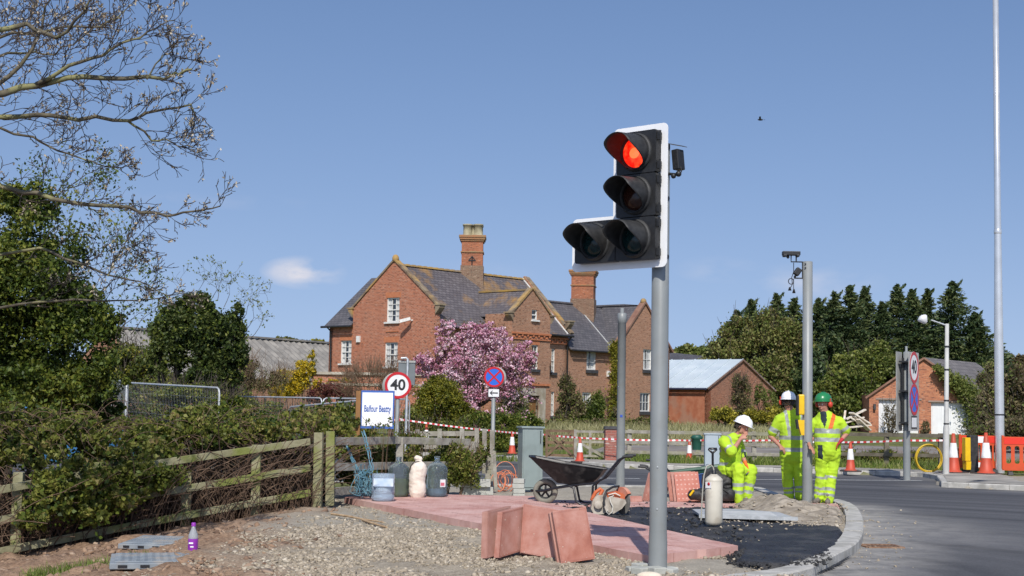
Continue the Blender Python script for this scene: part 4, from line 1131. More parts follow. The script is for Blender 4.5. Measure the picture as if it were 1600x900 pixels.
# things fixed to the walls
def wallbox(px, py, w, h, axis, val, inward, mat, name, d=0.12):
    p = hf.hit(px, py, axis, val); b = B(); c = list(p); c[axis] = val - inward * d / 2
    b.box(c, (d, w, h) if axis == 0 else (w, d, h)); b.build(name, mat, house, bevel=0.01)
wallbox(561, 530, 0.26, 0.36, 0, 0, 1, sash_m, 'alarm_box'); wallbox(949.5, 584, 0.26, 0.36, 1, 0.02, 1, sash_m, 'alarm_box')
p = hf.hit(645, 500, 0, 0)
b = B(); b.beam(p + Vector((0, 0, 0)), p + Vector((-0.35, 0.1, -0.05)), 0.06, 0.06); b.beam(p + Vector((-0.3, -0.12, 0.06)), p + Vector((-0.62, 0.38, -0.10)), 0.17, 0.17); b.build('security_camera', sash_m, house)
p = hf.hit(959, 554, 1, 0.02)
b = B(); b.lathe([(0.02, 0.07), (0.16, 0.05), (0.30, 0.0), (0.31, 0.0), (0.17, 0.06), (0.03, 0.085)], 20, p + Vector((0, -0.4, 0)), Matrix.Rotation(R(80), 3, 'X') @ Matrix.Rotation(R(12), 3, 'Y'), sq=(1, 1.1))
b.tube([p, p + Vector((0, -0.38, 0)), p + Vector((0.0, -0.42, -0.3)), p + Vector((0.05, -0.72, -0.1))], 0.02, 6); b.build('satellite_dish', dish_m, house)
# flat roofed annexe with a stone band, left of the gable
ab = at(487, 590, 73.5)
t = thing('brick_annexe', 'low flat topped red brick annexe with stone coping below the house gable', 'building', (ab.x, ab.y, 0.2), R(-3))
b = B(); b.box((3.4, 2, 1.15), (6.8, 4, 2.3)); b.build('wall', brick_a, t)
b = B(); b.box((3.4, 2, 2.33), (6.9, 4.1, 0.12)); b.build('string_course', stone_w, t)
b = B(); b.box((3.4, 2, 2.60), (6.76, 3.96, 0.42)); b.build('parapet', brick_a, t)
b = B(); b.box((3.4, 2, 2.87), (7.0, 4.2, 0.13)); b.build('coping', stone_w, t)
b = B(); b.tube([(5.3, -0.05, 0), (5.3, -0.05, 0.95), (5.5, -0.05, 1.0)], 0.07); b.build('vent_pipe', sash_m, t)

# ------------------------------------------------------------------ outbuilding with pale sheet roof
oc = at(1107, 605, 100.0)
ob = thing('brick_outbuilding', 'low red brick outbuilding with pale blue sheet metal roof behind yellow shrubs', 'building', (oc.x, oc.y, 0), R(HA))
of = Frame(ob, HA)
brick_c = brick_mat('patched_brick', (0.40, 0.16, 0.09), (0.30, 0.12, 0.07), (0.36, 0.24, 0.17), stain=(0.27, 0.15, 0.10), msize=0.006)
ez, rz_ = 3.12, 5.12; WD = 8.4
wall(ob, [(0, 0), (WD, 0), (WD, ez), (WD / 2, rz_), (0, ez)], 1, 0, 1, brick_c)
wall(ob, [(0.0, 0), (9, 0), (9, ez), (0.0, ez)], 0, 0.0, 1, M('rendered_red_wall', (0.34, 0.11, 0.055), (0.42, 0.17, 0.095), scale=2.3, rough=0.9, c3=(0.30, 0.20, 0.15), s3=0.8))
tin_m = M('pale_blue_sheet_roof', (0.46, 0.53, 0.58), (0.56, 0.62, 0.65), scale=1.0, rough=0.5, c3=(0.38, 0.44, 0.48), s3=0.5)
roofslab(ob, [(-0.25, -0.15, ez - 0.05), (-0.25, 13, ez - 0.05), (WD / 2, 13, rz_ + 0.05), (WD / 2, -0.15, rz_ + 0.05)], tin_m, th=0.05)
roofslab(ob, [(WD + 0.2, -0.15, ez - 0.05), (WD + 0.2, 12, ez - 0.05), (WD / 2, 12, rz_ + 0.05), (WD / 2, -0.15, rz_ + 0.05)], tin_m, th=0.05)
sd = (Vector((WD / 2, 0, rz_)) - Vector((-0.25, 0, ez - 0.1)))
for k in range(13):
    b = B(); y = -0.1 + k * 1.0; b.beam((-0.25, y, ez - 0.02), (WD / 2, y, rz_ + 0.08), 0.05, 0.04); b.build('roof_seam', tin_m, ob)
b = B(); b.tube([(-0.3, 0, ez - 0.14), (-0.3, 10, ez - 0.14)], 0.07); b.build('gutter', M('dark_gutter', (0.03, 0.03, 0.06), rough=0.5), ob)
b = B(); b.beam((WD / 2, -0.13, rz_ + 0.0), (-0.25, -0.13, ez - 0.1), 0.04, 0.12); b.beam((WD / 2, -0.13, rz_ + 0.0), (WD + 0.2, -0.13, ez - 0.1), 0.04, 0.12); b.build('verge', brown_cop, ob)
# distant grey roof peeping between
p = at(1068, 556, 125); t = thing('distant_house', 'distant dark grey roof showing just above the sheet metal roof', 'house', (p.x, p.y, 0), R(60))
b = B(); b.box((0, 0, 1.7), (8, 6, 3.4)); b.build('wall', brick_b, t)
roofslab(t, [(-4.3, -3.4, 3.3), (4.3, -3.4, 3.3), (4.3, 0, 6.3), (-4.3, 0, 6.3)], slate_b); roofslab(t, [(-4.3, 3.4, 3.3), (4.3, 3.4, 3.3), (4.3, 0, 6.3), (-4.3, 0, 6.3)], slate_b)

# ------------------------------------------------------------------ double garage on the right
gc = at(1358, 616, 80.0); GW = 5.85
gar = thing('brick_garage', 'small gabled brick double garage with two white up and over doors', 'garage', (gc.x, gc.y, 0), R(-8))
gf = Frame(gar, -12)
brick_g = brick_mat('blotchy_garage_brick', (0.58, 0.24, 0.12), (0.42, 0.15, 0.075), (0.38, 0.24, 0.17), bw=0.225, bh=0.075, stain=(0.30, 0.11, 0.06), msize=0.006, dark=(0.10, 0.055, 0.05))
ge, gr_ = 2.55, 4.72
g1 = gf.rect((1373, 625, 1436, 690), 1, 0); g2 = gf.rect((1455, 629, 1519, 690), 1, 0)
g1 = (g1[0], 0.3, g1[2], g1[3]); g2 = (g2[0], 0.3, g2[2], g2[3])
gxe = gf.hit(1530, 640, 1, 0).x; gm = gf.hit(1443, 560, 1, 0); gmx = gm.x; gr_ = gm.z
wall(gar, [(0, 0), (g1[0], 0), (g1[0], g1[3]), (g1[2], g1[3]), (g1[2], 0), (g2[0], 0), (g2[0], g2[3]), (g2[2], g2[3]), (g2[2], 0), (gxe, 0), (gxe, ge), (gmx, gr_), (0, ge)], 1, 0, 1, brick_g)
gd_m = M('white_garage_door', (0.78, 0.79, 0.80), (0.70, 0.71, 0.72), scale=1.5, rough=0.4)
for g in (g1, g2):
    b = B(); b.box(((g[0] + g[2]) / 2, 0.2, (g[3]) / 2), (g[2] - g[0] - 0.02, 0.05, g[3] - 0.02)); dd = b.build('garage_door', gd_m, gar)
    for k in range(9):
        b = B(); b.box((g[0] + (k + 0.5) * (g[2] - g[0]) / 9, 0.168, g[3] / 2), (0.05, 0.014, g[3] - 0.2)); b.build('rib', gd_m, dd)
    b = B(); b.box(((g[0] + g[2]) / 2, -0.015, g[3] + 0.05), (g[2] - g[0] + 0.3, 0.05, 0.09)); b.build('lintel', M('grey_lintel', (0.3, 0.22, 0.18), rough=0.9), gar)
wall(gar, [(0.3, 0), (7, 0), (7, ge), (0.3, ge)], 0, 0, 1, brick_g); wall(gar, [(0.3, 0), (7, 0), (7, ge), (0.3, ge)], 0, gxe, -1, brick_g)
tile_m = slate_mat('grey_brown_tiles', (0.15, 0.135, 0.13), (0.20, 0.18, 0.17), (0.2, 0.2, 0.12), 0.0, bw=0.4, bh=0.33)
# the roof leans away to the right: ridge runs back-right
sk = 3.9
roofslab(gar, [(-0.2, -0.12, ge - 0.16), (-0.2 + sk, 7, ge - 0.16), (gmx + sk, 7, gr_ + 0.05), (gmx, -0.12, gr_ + 0.05)], tile_m)
roofslab(gar, [(gxe + 0.35, -0.12, ge - 0.2), (gxe + 0.35 + sk, 7, ge - 0.2), (gmx + sk, 7, gr_ + 0.05), (gmx, -0.12, gr_ + 0.05)], tile_m)
for a, nmb in (((-0.2, ge - 0.16), 0), ((gxe + 0.35, ge - 0.2), 1)):
    b = B(); b.beam((a[0], -0.14, a[1] - 0.02), (gmx, -0.14, gr_ + 0.02), 0.05, 0.1, up=Vector((0, 0, 1))); b.build('bargeboard', brown_cop, gar)
b = B(); b.box((0.28, -0.1, 1.9), (0.12, 0.2, 0.3)); b.build('security_light', dark_m, gar)

# ------------------------------------------------------------------ corrugated barn behind the yellow bush
bc = at(520, 537, 108); bl = at(345, 533, 96)
barn = thing('corrugated_barn', 'long low barn with weathered grey corrugated roof behind the yellow forsythia', 'barn', (0, 0, 0), 0)
ez_, = (2.6,)
A0, A1 = Vector((bl.x - 6, bl.y - 5, 6.0)), Vector((bc.x + 3.0, bc.y + 3.0, 5.85))
dv = Vector((0.72, -0.69, 0)) * 5.2
b = B(); n_ = 92
vs = []
for k in range(n_ + 1):
    p = A0.lerp(A1, k / n_); h = 0.06 * (1 if k % 2 else -1)
    vs += [p + Vector((0, 0, h)), p + dv + Vector((0, 0, -2.9 + h))]
b.add(vs, [(2 * k, 2 * k + 1, 2 * k + 3, 2 * k + 2) for k in range(n_)])
corr_m = M('weathered_corrugated', (0.19, 0.18, 0.165), (0.30, 0.28, 0.25), scale=0.9, rough=0.95, c3=(0.12, 0.11, 0.10), s3=2.0, bump=0.3)
b.build('roof', corr_m, barn)
b = B(); b.add([p for k in range(n_ + 1) for p in (A0.lerp(A1, k / n_) + Vector((0, 0, 0.0)), A0.lerp(A1, k / n_) - dv + Vector((0, 0, -2.9)))], [(2 * k, 2 * k + 1, 2 * k + 3, 2 * k + 2) for k in range(n_)]); b.build('roof', corr_m, barn)
for p, q in ((A0, A1),):
    b = B(); e = Vector((0, 0, -3.1)); a, c = p + dv * 0.96 + e, q + dv * 0.96 + e
    b.add([Vector((a.x, a.y, 0)), Vector((c.x, c.y, 0)), c, a], [(0, 1, 2, 3)]); a2, c2 = p - dv * 0.96 + e, q - dv * 0.96 + e
    b.add([Vector((a2.x, a2.y, 0)), Vector((c2.x, c2.y, 0)), c2, a2], [(3, 2, 1, 0)])
    for (l_, m_, k_) in ((a, a2, p), (c, c2, q)): b.add([Vector((l_.x, l_.y, 0)), Vector((m_.x, m_.y, 0)), m_, k_ - Vector((0, 0, 0.1)), l_], [(0, 1, 2, 3, 4)])
    b.build('wall', brick_b, barn)
b = B(); b.beam(A0 + Vector((0, 0, 0.08)), A1 + Vector((0, 0, 0.08)), 0.4, 0.12); b.build('ridge_cap', corr_m, barn)
pr = A0.lerp(A1, 0.80); pq = A0.lerp(A1, 0.92)
b = B(); b.beam(pr + Vector((0.3, -0.3, 0.1)), pq + Vector((0.3, -0.3, 0.1)), 1.3, 0.35); b.build('ridge_vent', corr_m, barn)
print('buildings done')
# ================================================================== STREET THINGS
grey_pole = M('grey_pole_paint', (0.215, 0.23, 0.23), (0.25, 0.265, 0.265), scale=3, rough=0.42, c3=(0.19, 0.19, 0.175), s3=6, a3=0.35)
galv = M('galvanised_steel', (0.42, 0.44, 0.45), (0.56, 0.58, 0.59), scale=12, rough=0.45, metal=0.4)
blackp = M('matt_black_plastic', (0.014, 0.014, 0.015), (0.022, 0.022, 0.023), scale=20, rough=0.5)
blackg = M('dusty_black_plastic', (0.018, 0.018, 0.019), (0.04, 0.04, 0.04), scale=14, rough=0.6)
white_p = M('white_board', (0.90, 0.90, 0.90), (0.84, 0.84, 0.85), scale=2, rough=0.5)
red_m = M('sign_red', (0.50, 0.012, 0.02), rough=0.4)
blue_m = M('sign_blue', (0.02, 0.13, 0.60), rough=0.4)
signw = M('sign_white', (0.80, 0.80, 0.80), (0.72, 0.72, 0.73), scale=6, rough=0.4)
signb = M('sign_black', (0.015, 0.015, 0.018), rough=0.5)
signg = M('sign_back_grey', (0.33, 0.33, 0.31), (0.42, 0.42, 0.40), scale=5, rough=0.6)

def rrect(w0, z0, w1, z1, r, n=5):
    out = []
    for (cx, cz, a0) in ((w1 - r, z1 - r, 0), (w0 + r, z1 - r, 90), (w0 + r, z0 + r, 180), (w1 - r, z0 + r, 270)):
        for k in range(n + 1):
            a = R(a0 + 90 * k / n); out.append((cx + r * math.cos(a), cz + r * math.sin(a)))
    return out
# ------------------------------------------------------------------ the big traffic light
tb = gp(1027.5, 897, -0.02)
TL = thing('traffic_light', 'tall grey traffic light with white edged black heads, its top lamp glowing red', 'traffic light', (tb.x, tb.y, -0.02), R(-41.8))
b = B()
b.lathe([(0.090, -0.3), (0.090, 0.30), (0.084, 0.42), (0.084, 4.155), (0.078, 4.165), (0.0, 4.17)], 32)
b.build('pole', grey_pole, TL)
for z in (0.62, 1.02, 3.0, 3.35, 3.95):
    b = B(); b.ball((0.084 * math.sin(0.5), -0.084 * math.cos(0.5) * -1 * -1, z), 0.009, n=6); b.build('bolt', galv, TL)
# backing board: L shape with rounded corners
bx0, bxs, bx1, bz0, bzs, bz1 = -0.985, -0.470, 0.185, 2.935, 3.47, 4.335
r_ = 0.055
def corner_arc(cx, cz, r, a0, a1, n=6): return [(cx + r * math.cos(R(a0 + (a1 - a0) * k / n)), cz + r * math.sin(R(a0 + (a1 - a0) * k / n))) for k in range(n + 1)]
Lp = (corner_arc(bx1 - r_, bz1 - r_, r_, 0, 90) + corner_arc(bxs + r_, bz1 - r_, r_, 90, 180) + [(bxs, bzs)] + corner_arc(bx0 + r_, bzs - r_, r_, 90, 180)
      + corner_arc(bx0 + r_, bz0 + r_, r_, 180, 270) + corner_arc(bx1 - r_, bz0 + r_, r_, 270, 360))
BY = -0.155
b = B(); b.prism(Lp, (0, BY, 0), (1, 0, 0), (0, 0, 1), (0, 0.008, 0)); b.build('backing_board', white_p, TL)
for (x, z) in ((bx1 - 0.012, bz1 - 0.02),):
    pass
b = B()
for z in (3.05, 3.62, 4.12): b.box((-0.05, -0.075, z), (0.24, 0.16, 0.05)); b.tube([(-0.09, 0, z), (0.09, 0, z)], 0.02)
b.build('mounting_bracket', blackp, TL)
lens_red = M('lit_red_lens', (0.5, 0.01, 0.005), rough=0.25, emit=(1.0, 0.035, 0.012), estr=1.4)
_n, _l = lens_red.node_tree.nodes, lens_red.node_tree.links
_v = _n.new('ShaderNodeTexNoise'); _v.inputs['Scale'].default_value = 16; _t = _n.new('ShaderNodeTexCoord'); _l.new(_t.outputs['Object'], _v.inputs[0])
_r = _n.new('ShaderNodeValToRGB'); _r.color_ramp.elements[0].position = 0.38; _r.color_ramp.elements[1].position = 0.62; _r.color_ramp.elements[0].color = (0.75, 0.008, 0.003, 1); _r.color_ramp.elements[1].color = (1, 0.07, 0.02, 1)
_l.new(_v.outputs['Fac'], _r.inputs[0]); _l.new(_r.outputs[0], _n['Principled BSDF'].inputs['Emission Color'])
lens_hot = M('lit_red_core', (0.8, 0.1, 0.03), rough=0.25, emit=(1.0, 0.10, 0.03), estr=2.6)
lens_amb = M('unlit_amber_lens', (0.05, 0.015, 0.008), (0.03, 0.01, 0.006), scale=40, rough=0.15)
lens_grn = M('unlit_green_lens', (0.006, 0.03, 0.03), (0.004, 0.016, 0.018), scale=40, rough=0.15)
HD = 0.085
def head(x0, x1, z0, z1, lens, lit=False):
    cx, cz = (x0 + x1) / 2 - 0.0, (z0 + z1) / 2
    b = B(); g = 0.004
    b.prism(rrect(x0 + g, z0 + g, x1 - g, z1 - g, 0.02, 3), (0, BY - HD, 0), (1, 0, 0), (0, 0, 1), (0, HD, 0))
    h = b.build('signal_head', blackp, TL, bevel=0.004)
    RR = 0.178
    rot = Matrix.Rotation(R(90), 3, 'X')      # lathe axis z -> -y
    b = B(); b.lathe([(RR + 0.012, 0), (RR + 0.012, 0.018), (RR - 0.004, 0.03), (RR - 0.012, 0.03), (RR - 0.02, 0.0)], 40, (cx, BY - HD, cz), rot, cap=False)
    b.lathe([(RR - 0.002, 0.0), (RR - 0.002, 0.05)], 40, (cx, BY - HD, cz), rot, smooth=True, cap=False)
    b.build('visor_ring', blackg, h)
    b = B()
    b.lathe([(0.150, 0.0), (0.146, 0.014), (0.115, 0.03), (0.07, 0.04), (0.0, 0.044)], 32, (cx, BY - HD - 0.002, cz), rot)
    b.build('lens', lens, h)
    if lit:
        b = B(); b.lathe([(0.062, 0.0405), (0.03, 0.047), (0.0, 0.048)], 24, (cx + 0.01, BY - HD - 0.002, cz - 0.01), rot, sq=(1, 0.9)); b.build('glowing_core', lens_hot, h)
    # visor: a tube cut back towards the bottom
    n_, m_ = 48, 6
    def Lf(a):                              # a in degrees from the top
        a = abs(a)
        return 0.05 + 0.27 * (1 - ss(55, 140, a))
    vo, vi = [], []
    angs = [-152 + 304 * k / n_ for k in range(n_ + 1)]
    for a in angs:
        q = R(a); L = Lf(a)
        for k in range(m_ + 1):
            y = L * k / m_; rr = RR - 0.006 + 0.0 * y; dz = -0.06 * (y / 0.32) ** 1.3 * 0.3
            vo.append((cx + rr * math.sin(q), BY - HD - 0.005 - y, cz + rr * math.cos(q) + dz))
            rr -= 0.005; vi.append((cx + rr * math.sin(q), BY - HD - 0.005 - y, cz + rr * math.cos(q) + dz))
    b = B(); W_ = m_ + 1; k0 = len(vo)
    fs = []
    for i in range(n_):
        for k in range(m_):
            a_, c_ = i * W_ + k, (i + 1) * W_ + k
            fs.append((a_, c_, c_ + 1, a_ + 1)); fs.append((k0 + a_, k0 + a_ + 1, k0 + c_ + 1, k0 + c_))
        a_, c_ = i * W_ + m_, (i + 1) * W_ + m_
        fs.append((a_, c_, k0 + c_, k0 + a_))
    for i in (0, n_): fs += [(i * W_ + k, i * W_ + k + 1, k0 + i * W_ + k + 1, k0 + i * W_ + k) for k in range(m_)]
    b.add(vo + vi, fs, 0, True)
    b.build('visor', blackg, h)
    for zz in (z0 + 0.07, z1 - 0.07):
        if x1 > 0: 
            b = B(); b.box((x1 + 0.012, BY - 0.05, zz), (0.022, 0.05, 0.07)); b.box((x1 + 0.02, BY - 0.05, zz), (0.012, 0.02, 0.11)); b.build('latch', blackp, h)
hx0, hx1, hz = -0.372, 0.112, 3.005
for k in range(3):
    head(hx0, hx1, hz + 0.422 * k, hz + 0.422 * (k + 1), (lens_grn, lens_amb, lens_red)[k], lit=(k == 2))
head(-0.885, hx0, hz, hz + 0.422, lens_grn)
# detector and cover on the back of the pole
b = B(); b.box((0.16, 0.03, 4.14), (0.18, 0.10, 0.006), Matrix.Rotation(R(14), 3, 'Y')); b.build('cover_plate', M('grey_plate', (0.12, 0.12, 0.12), rough=0.5), TL)
b = B(); b.box((0.185, 0.02, 3.99), (0.075, 0.11, 0.20), Matrix.Rotation(R(-6), 3, 'Y')); dt = b.build('detector', blackp, TL, bevel=0.008)
b = B(); b.tube([(0.09, 0, 3.86), (0.21, 0.0, 3.84)], 0.014); b.ball((0.205, 0, 3.85), 0.03, n=8); b.ball((0.16, -0.02, 3.83), 0.026, n=8); b.tube([(0.21, 0, 3.83), (0.24, 0, 3.87), (0.23, 0, 3.92)], 0.006, 5); b.build('detector_bracket', blackp, dt)
# pale glove like lump of stone and small paving offcuts at the foot
# ------------------------------------------------------------------ slim poles on the island
def plain_pole(px_top, y_top, px, py, r, z=0.0):
    g = gp(px, py, z); top = at(px_top, y_top, g.y)
    return g, top.z - z
g1_, h1_ = plain_pole(1264, 409, 1261.5, 788, 0.08)
P2 = thing('detector_pole', 'slim grey pole with black detector cameras on top and yellow push button boxes', 'signal pole', (g1_.x, g1_.y, 0), 0)
b = B(); b.lathe([(0.087, -0.2), (0.087, 0.0), (0.084, 0.5), (0.084, h1_), (0.07, h1_ + 0.004), (0.07, h1_ - 0.1)], 24); b.build('pole', grey_pole, P2)
k_ = g1_.y / F
def l2(px, py): return Vector(((px - 1263) * k_, 0, at(1263, py, g1_.y).z))
b = B()
b.tube([l2(1255, 409.5), l2(1237, 409.5), l2(1237, 400)], 0.012, 6); b.tube([l2(1245, 409.5), l2(1245, 400)], 0.012, 6); b.tube([l2(1255, 409), l2(1255, 436)], 0.012, 6); b.tube([l2(1255, 435), l2(1242, 435)], 0.012, 6)
for q in (413, 419): b.ball(l2(1258, q) + Vector((0.0, -0.08, 0)), 0.014, n=6)
b.build('bracket', blackp, P2)
b = B(); b.box(l2(1237, 396.5), (0.30, 0.13, 0.07)); b.box(l2(1227, 400), (0.06, 0.14, 0.045)); b.box(l2(1247, 400), (0.05, 0.14, 0.045)); b.ball(l2(1232, 402), 0.03, n=8); b.build('detector', blackp, P2, bevel=0.01)
b = B(); b.box(l2(1247, 425), (0.10, 0.13, 0.13), Matrix.Rotation(R(35), 3, 'Y')); b.box(l2(1243, 433), (0.04, 0.04, 0.05)); b.build('detector', blackp, P2, bevel=0.015)
b = B(); c_ = l2(1237, 440)
b.tube([c_ + Vector((0.045 * math.cos(a), 0, 0.05 * math.sin(a))) for a in [i * math.pi / 6 for i in range(13)]], 0.008, 5, cap=False)
b.tube([l2(1241, 411), l2(1241, 425), l2(1238, 434), l2(1239, 445), l2(1236, 450)], 0.007, 5); b.tube([l2(1241, 436), l2(1241, 453)], 0.006, 5)
b.lathe([(0.012, 0), (0.03, -0.06), (0.0, -0.06)], 8, l2(1235, 449)); b.lathe([(0.012, 0), (0.03, -0.07), (0.0, -0.07)], 8, l2(1241.5, 452)); b.build('loose_cable', blackp, P2)
yel = M('yellow_box_paint', (0.80, 0.52, 0.01), (0.72, 0.44, 0.01), scale=5, rough=0.4)
b = B(); b.box(l2(1252, 632.5) + Vector((0.0, -0.05, 0)), (0.10, 0.14, 0.345)); yb = b.build('push_button_box', yel, P2, bevel=0.02)
b = B(); b.box(l2(1246.5, 634) + Vector((-0.0, -0.05, 0)), (0.035, 0.13, 0.34)); b.build('front_panel', blackp, yb, bevel=0.01)
b = B(); lo_ = l2(1251, 668)
b.prism([(-0.05, 0.125), (0.06, 0.125), (0.06, -0.13), (0.01, -0.13), (-0.035, 0.02)], lo_ + Vector((0, -0.10, 0)), (1, 0, 0), (0, 0, 1), (0, 0.13, 0)); yb = b.build('push_button_box', yel, P2, bevel=0.015)
b = B(); b.box(l2(1246.0, 663) + Vector((0, -0.05, 0)), (0.03, 0.12, 0.16), Matrix.Rotation(R(-8), 3, 'Y')); b.build('front_panel', blackp, yb)
b = B(); pf = l2(1259, 694)
b.tube([pf + Vector((0.03 * math.cos(a) + (0.0), -0.088 + 0.0, 0.04 * math.sin(a))) for a in [R(-40 + i * 25) for i in range(9)]], 0.004, 4); b.build('cable_stub', blackp, P2)
g2_, h2_ = plain_pole(972, 505, 969, 763, 0.0)
P3_ = thing('bare_pole', 'bare grey pole with stepped cap standing in front of the brick gate pillar', 'pole', (g2_.x, g2_.y, 0), 0)
b = B(); b.lathe([(0.088, -0.2), (0.088, 0.0), (0.083, 0.6), (0.080, h2_), (0.088, h2_ + 0.005), (0.088, h2_ + 0.19), (0.07, h2_ + 0.2), (0.035, h2_ + 0.2), (0.034, h2_ + 0.3), (0, h2_ + 0.3)], 20); b.build('pole', grey_pole, P3_)
b = B(); b.box((0.0, -0.082, at(970, 650, g2_.y).z), (0.05, 0.012, 0.045)); b.build('blue_sticker', M('blue_sticker', (0.03, 0.08, 0.4), rough=0.5), P3_)
# tall lighting column on the right
g4 = base(1561.5, 40.0)
T4_ = thing('lighting_column', 'very tall white metal lighting column rising out of the picture behind orange barriers', 'lamp post', (g4.x, g4.y, 0), 0)
wm = M('glossy_pale_column', (0.60, 0.61, 0.62), (0.68, 0.69, 0.70), scale=3, rough=0.25, metal=0.5)
b = B(); b.lathe([(0.125, 0), (0.122, 3.3), (0.088, 7.2), (0.075, 15.0), (0, 15.0)], 20); b.build('column', wm, T4_)
b = B(); b.lathe([(0.128, 1.55), (0.128, 1.59)], 20); b.build('strap', blackp, T4_)
b = B(); b.lathe([(0.098, 6.5), (0.104, 6.52), (0.104, 6.6), (0.096, 6.62)], 16); b.build('joint_collar', wm, T4_)
b = B(); b.tube([(0, 0, 14.8), (-0.3, 0, 15.2), (-1.2, 0, 15.5)], 0.04); b.build('arm', wm, T4_)
b = B(); b.box((-1.5, 0, 15.5), (0.8, 0.3, 0.12)); b.build('lamp_head', galv, T4_, bevel=0.03)
# small street lamp
g5 = gp(1478, 742, 0); tp5 = at(1487.5, 506, g5.y)
T5_ = thing('street_lamp', 'thin grey lamp post whose short arm carries a white lamp to the left', 'street lamp', (g5.x, g5.y, 0), 0)
k5 = g5.y / F; lx = (1487.5 - 1478) * k5 * 0.4
b = B(); b.lathe([(0.085, 0), (0.080, 1.2), (0.062, 1.3), (0.05, tp5.z), (0, tp5.z)], 12, rot=Matrix.Rotation(R(0.8), 3, 'Y')); b.build('post', M('concrete_grey_post', (0.42, 0.42, 0.40), (0.5, 0.5, 0.48), scale=4, rough=0.6), T5_)
top = Vector((math.tan(R(0.8)) * tp5.z, 0, tp5.z))
b = B(); b.tube([top + Vector((0, 0, -0.05)), top + Vector((-25 * k5, 0, 0.09))], 0.02, 8); b.build('arm', galv, T5_)
b = B(); b.lathe([(0.02, 0), (0.06, 0.02), (0.14, 0.16), (0.12, 0.2), (0.04, 0.24), (0, 0.24)], 14, top + Vector((-33 * k5, 0, 0.0)), Matrix.Rotation(R(-35), 3, 'Y')); b.build('lamp_head', signw, T5_)
for z in (1.3, 1.9, 2.7, 3.3):
    b = B(); b.lathe([(0.075, z), (0.075, z + 0.03)], 12, (z * 0.014, 0, 0)); b.build('strap', blackp, T5_)

# ------------------------------------------------------------------ signs
def disc(b, c, r0, r1, y0, y1, mi=0, n=40):
    """ring or disc on the x-z plane"""
    pass
def ring_obj(parent, name, mat, c, r0, r1, y, th, n=40):
    b = B()
    if r0 <= 0: b.lathe([(0, 0), (r1, 0), (r1, th), (0, th)], n, c + Vector((0, y, 0)), Matrix.Rotation(R(90), 3, 'X'), smooth=False)
    else: b.lathe([(r0, 0), (r1, 0), (r1, th), (r0, th), (r0, 0)], n, c + Vector((0, y, 0)), Matrix.Rotation(R(90), 3, 'X'), smooth=False, cap=False)
    return b.build(name, mat, parent)
def sign_nostop(parent, c, r):
    p = ring_obj(parent, 'round_plate', blue_m, c, 0, r, 0, 0.004)
    ring_obj(p, 'red_ring', red_m, c, r * 0.80, r, -0.004, 0.004)
    for a in (45, -45):
        b = B(); b.box(c + Vector((0, -0.0065 - (0.001 if a > 0 else 0), 0)), (r * 1.66, 0.004, r * 0.17), Matrix.Rotation(R(a), 3, 'Y')); b.build('red_bar', red_m, p)
    return p
def sign_forty(parent, c, r):
    p = ring_obj(parent, 'round_plate', signw, c, 0, r, 0, 0.004)
    ring_obj(p, 'red_ring', red_m, c, r * 0.80, r, -0.004, 0.004)
    place_text('40', r * 1.12, signb, p, c + Vector((0.0, 0, -0.0)), (1, 0, 0), (0, 0, 1), 0.007, bold=r * 0.028, sx=1.0)
    return p
# no stopping sign by the picket fence
gs = base(771, 28.2); ks = gs.y / F
SN = thing('no_stopping_sign', 'round blue no stopping sign with red cross above a small left arrow plate', 'road sign', (gs.x, gs.y, 0), R(4))
zt_ = at(771, 575, gs.y).z
b = B(); b.lathe([(0.038, -0.1), (0.038, zt_), (0, zt_)], 14, (0, 0.045, 0)); b.build('post', grey_pole, SN)
sign_nostop(SN, Vector((0, -0.0, at(770, 589, gs.y).z)), 16 * ks)
b = B(); b.lathe([(0, 0), (16.3 * ks, 0), (16.3 * ks, 0.004), (0, 0.004)], 36, (0.04, 0.10, at(770, 589, gs.y).z), Matrix.Rotation(R(90), 3, 'X')); b.build('rear_plate', signg, SN)
zc = at(771, 614, gs.y).z
b = B(); b.prism(rrect(-9.3 * ks, -7 * ks, 9.3 * ks, 7 * ks, 0.015, 3), (0, 0.0, zc), (1, 0, 0), (0, 0, 1), (0, 0.004, 0)); ap = b.build('arrow_plate', signb, SN)
b = B(); b.prism(rrect(-8.2 * ks, -5.9 * ks, 8.2 * ks, 5.9 * ks, 0.01, 3), (0, -0.003, zc), (1, 0, 0), (0, 0, 1), (0, 0.003, 0)); b.build('white_face', signw, ap)
b = B(); u_ = ks
b.prism([(-6.5 * u_, 0), (-2.6 * u_, 3.6 * u_), (-1.2 * u_, 3.6 * u_), (-3.6 * u_, 0.9 * u_), (6.5 * u_, 0.9 * u_), (6.5 * u_, -0.9 * u_), (-3.6 * u_, -0.9 * u_), (-1.2 * u_, -3.6 * u_), (-2.6 * u_, -3.6 * u_)], (0, -0.006, zc), (1, 0, 0), (0, 0, 1), (0, 0.003, 0)); b.build('arrow', signb, ap)
b = B(); b.box((0, 0.03, zc), (0.1, 0.05, 0.03)); b.box((0, 0.03, zc + 0.3), (0.1, 0.05, 0.03)); b.build('clip', galv, SN)
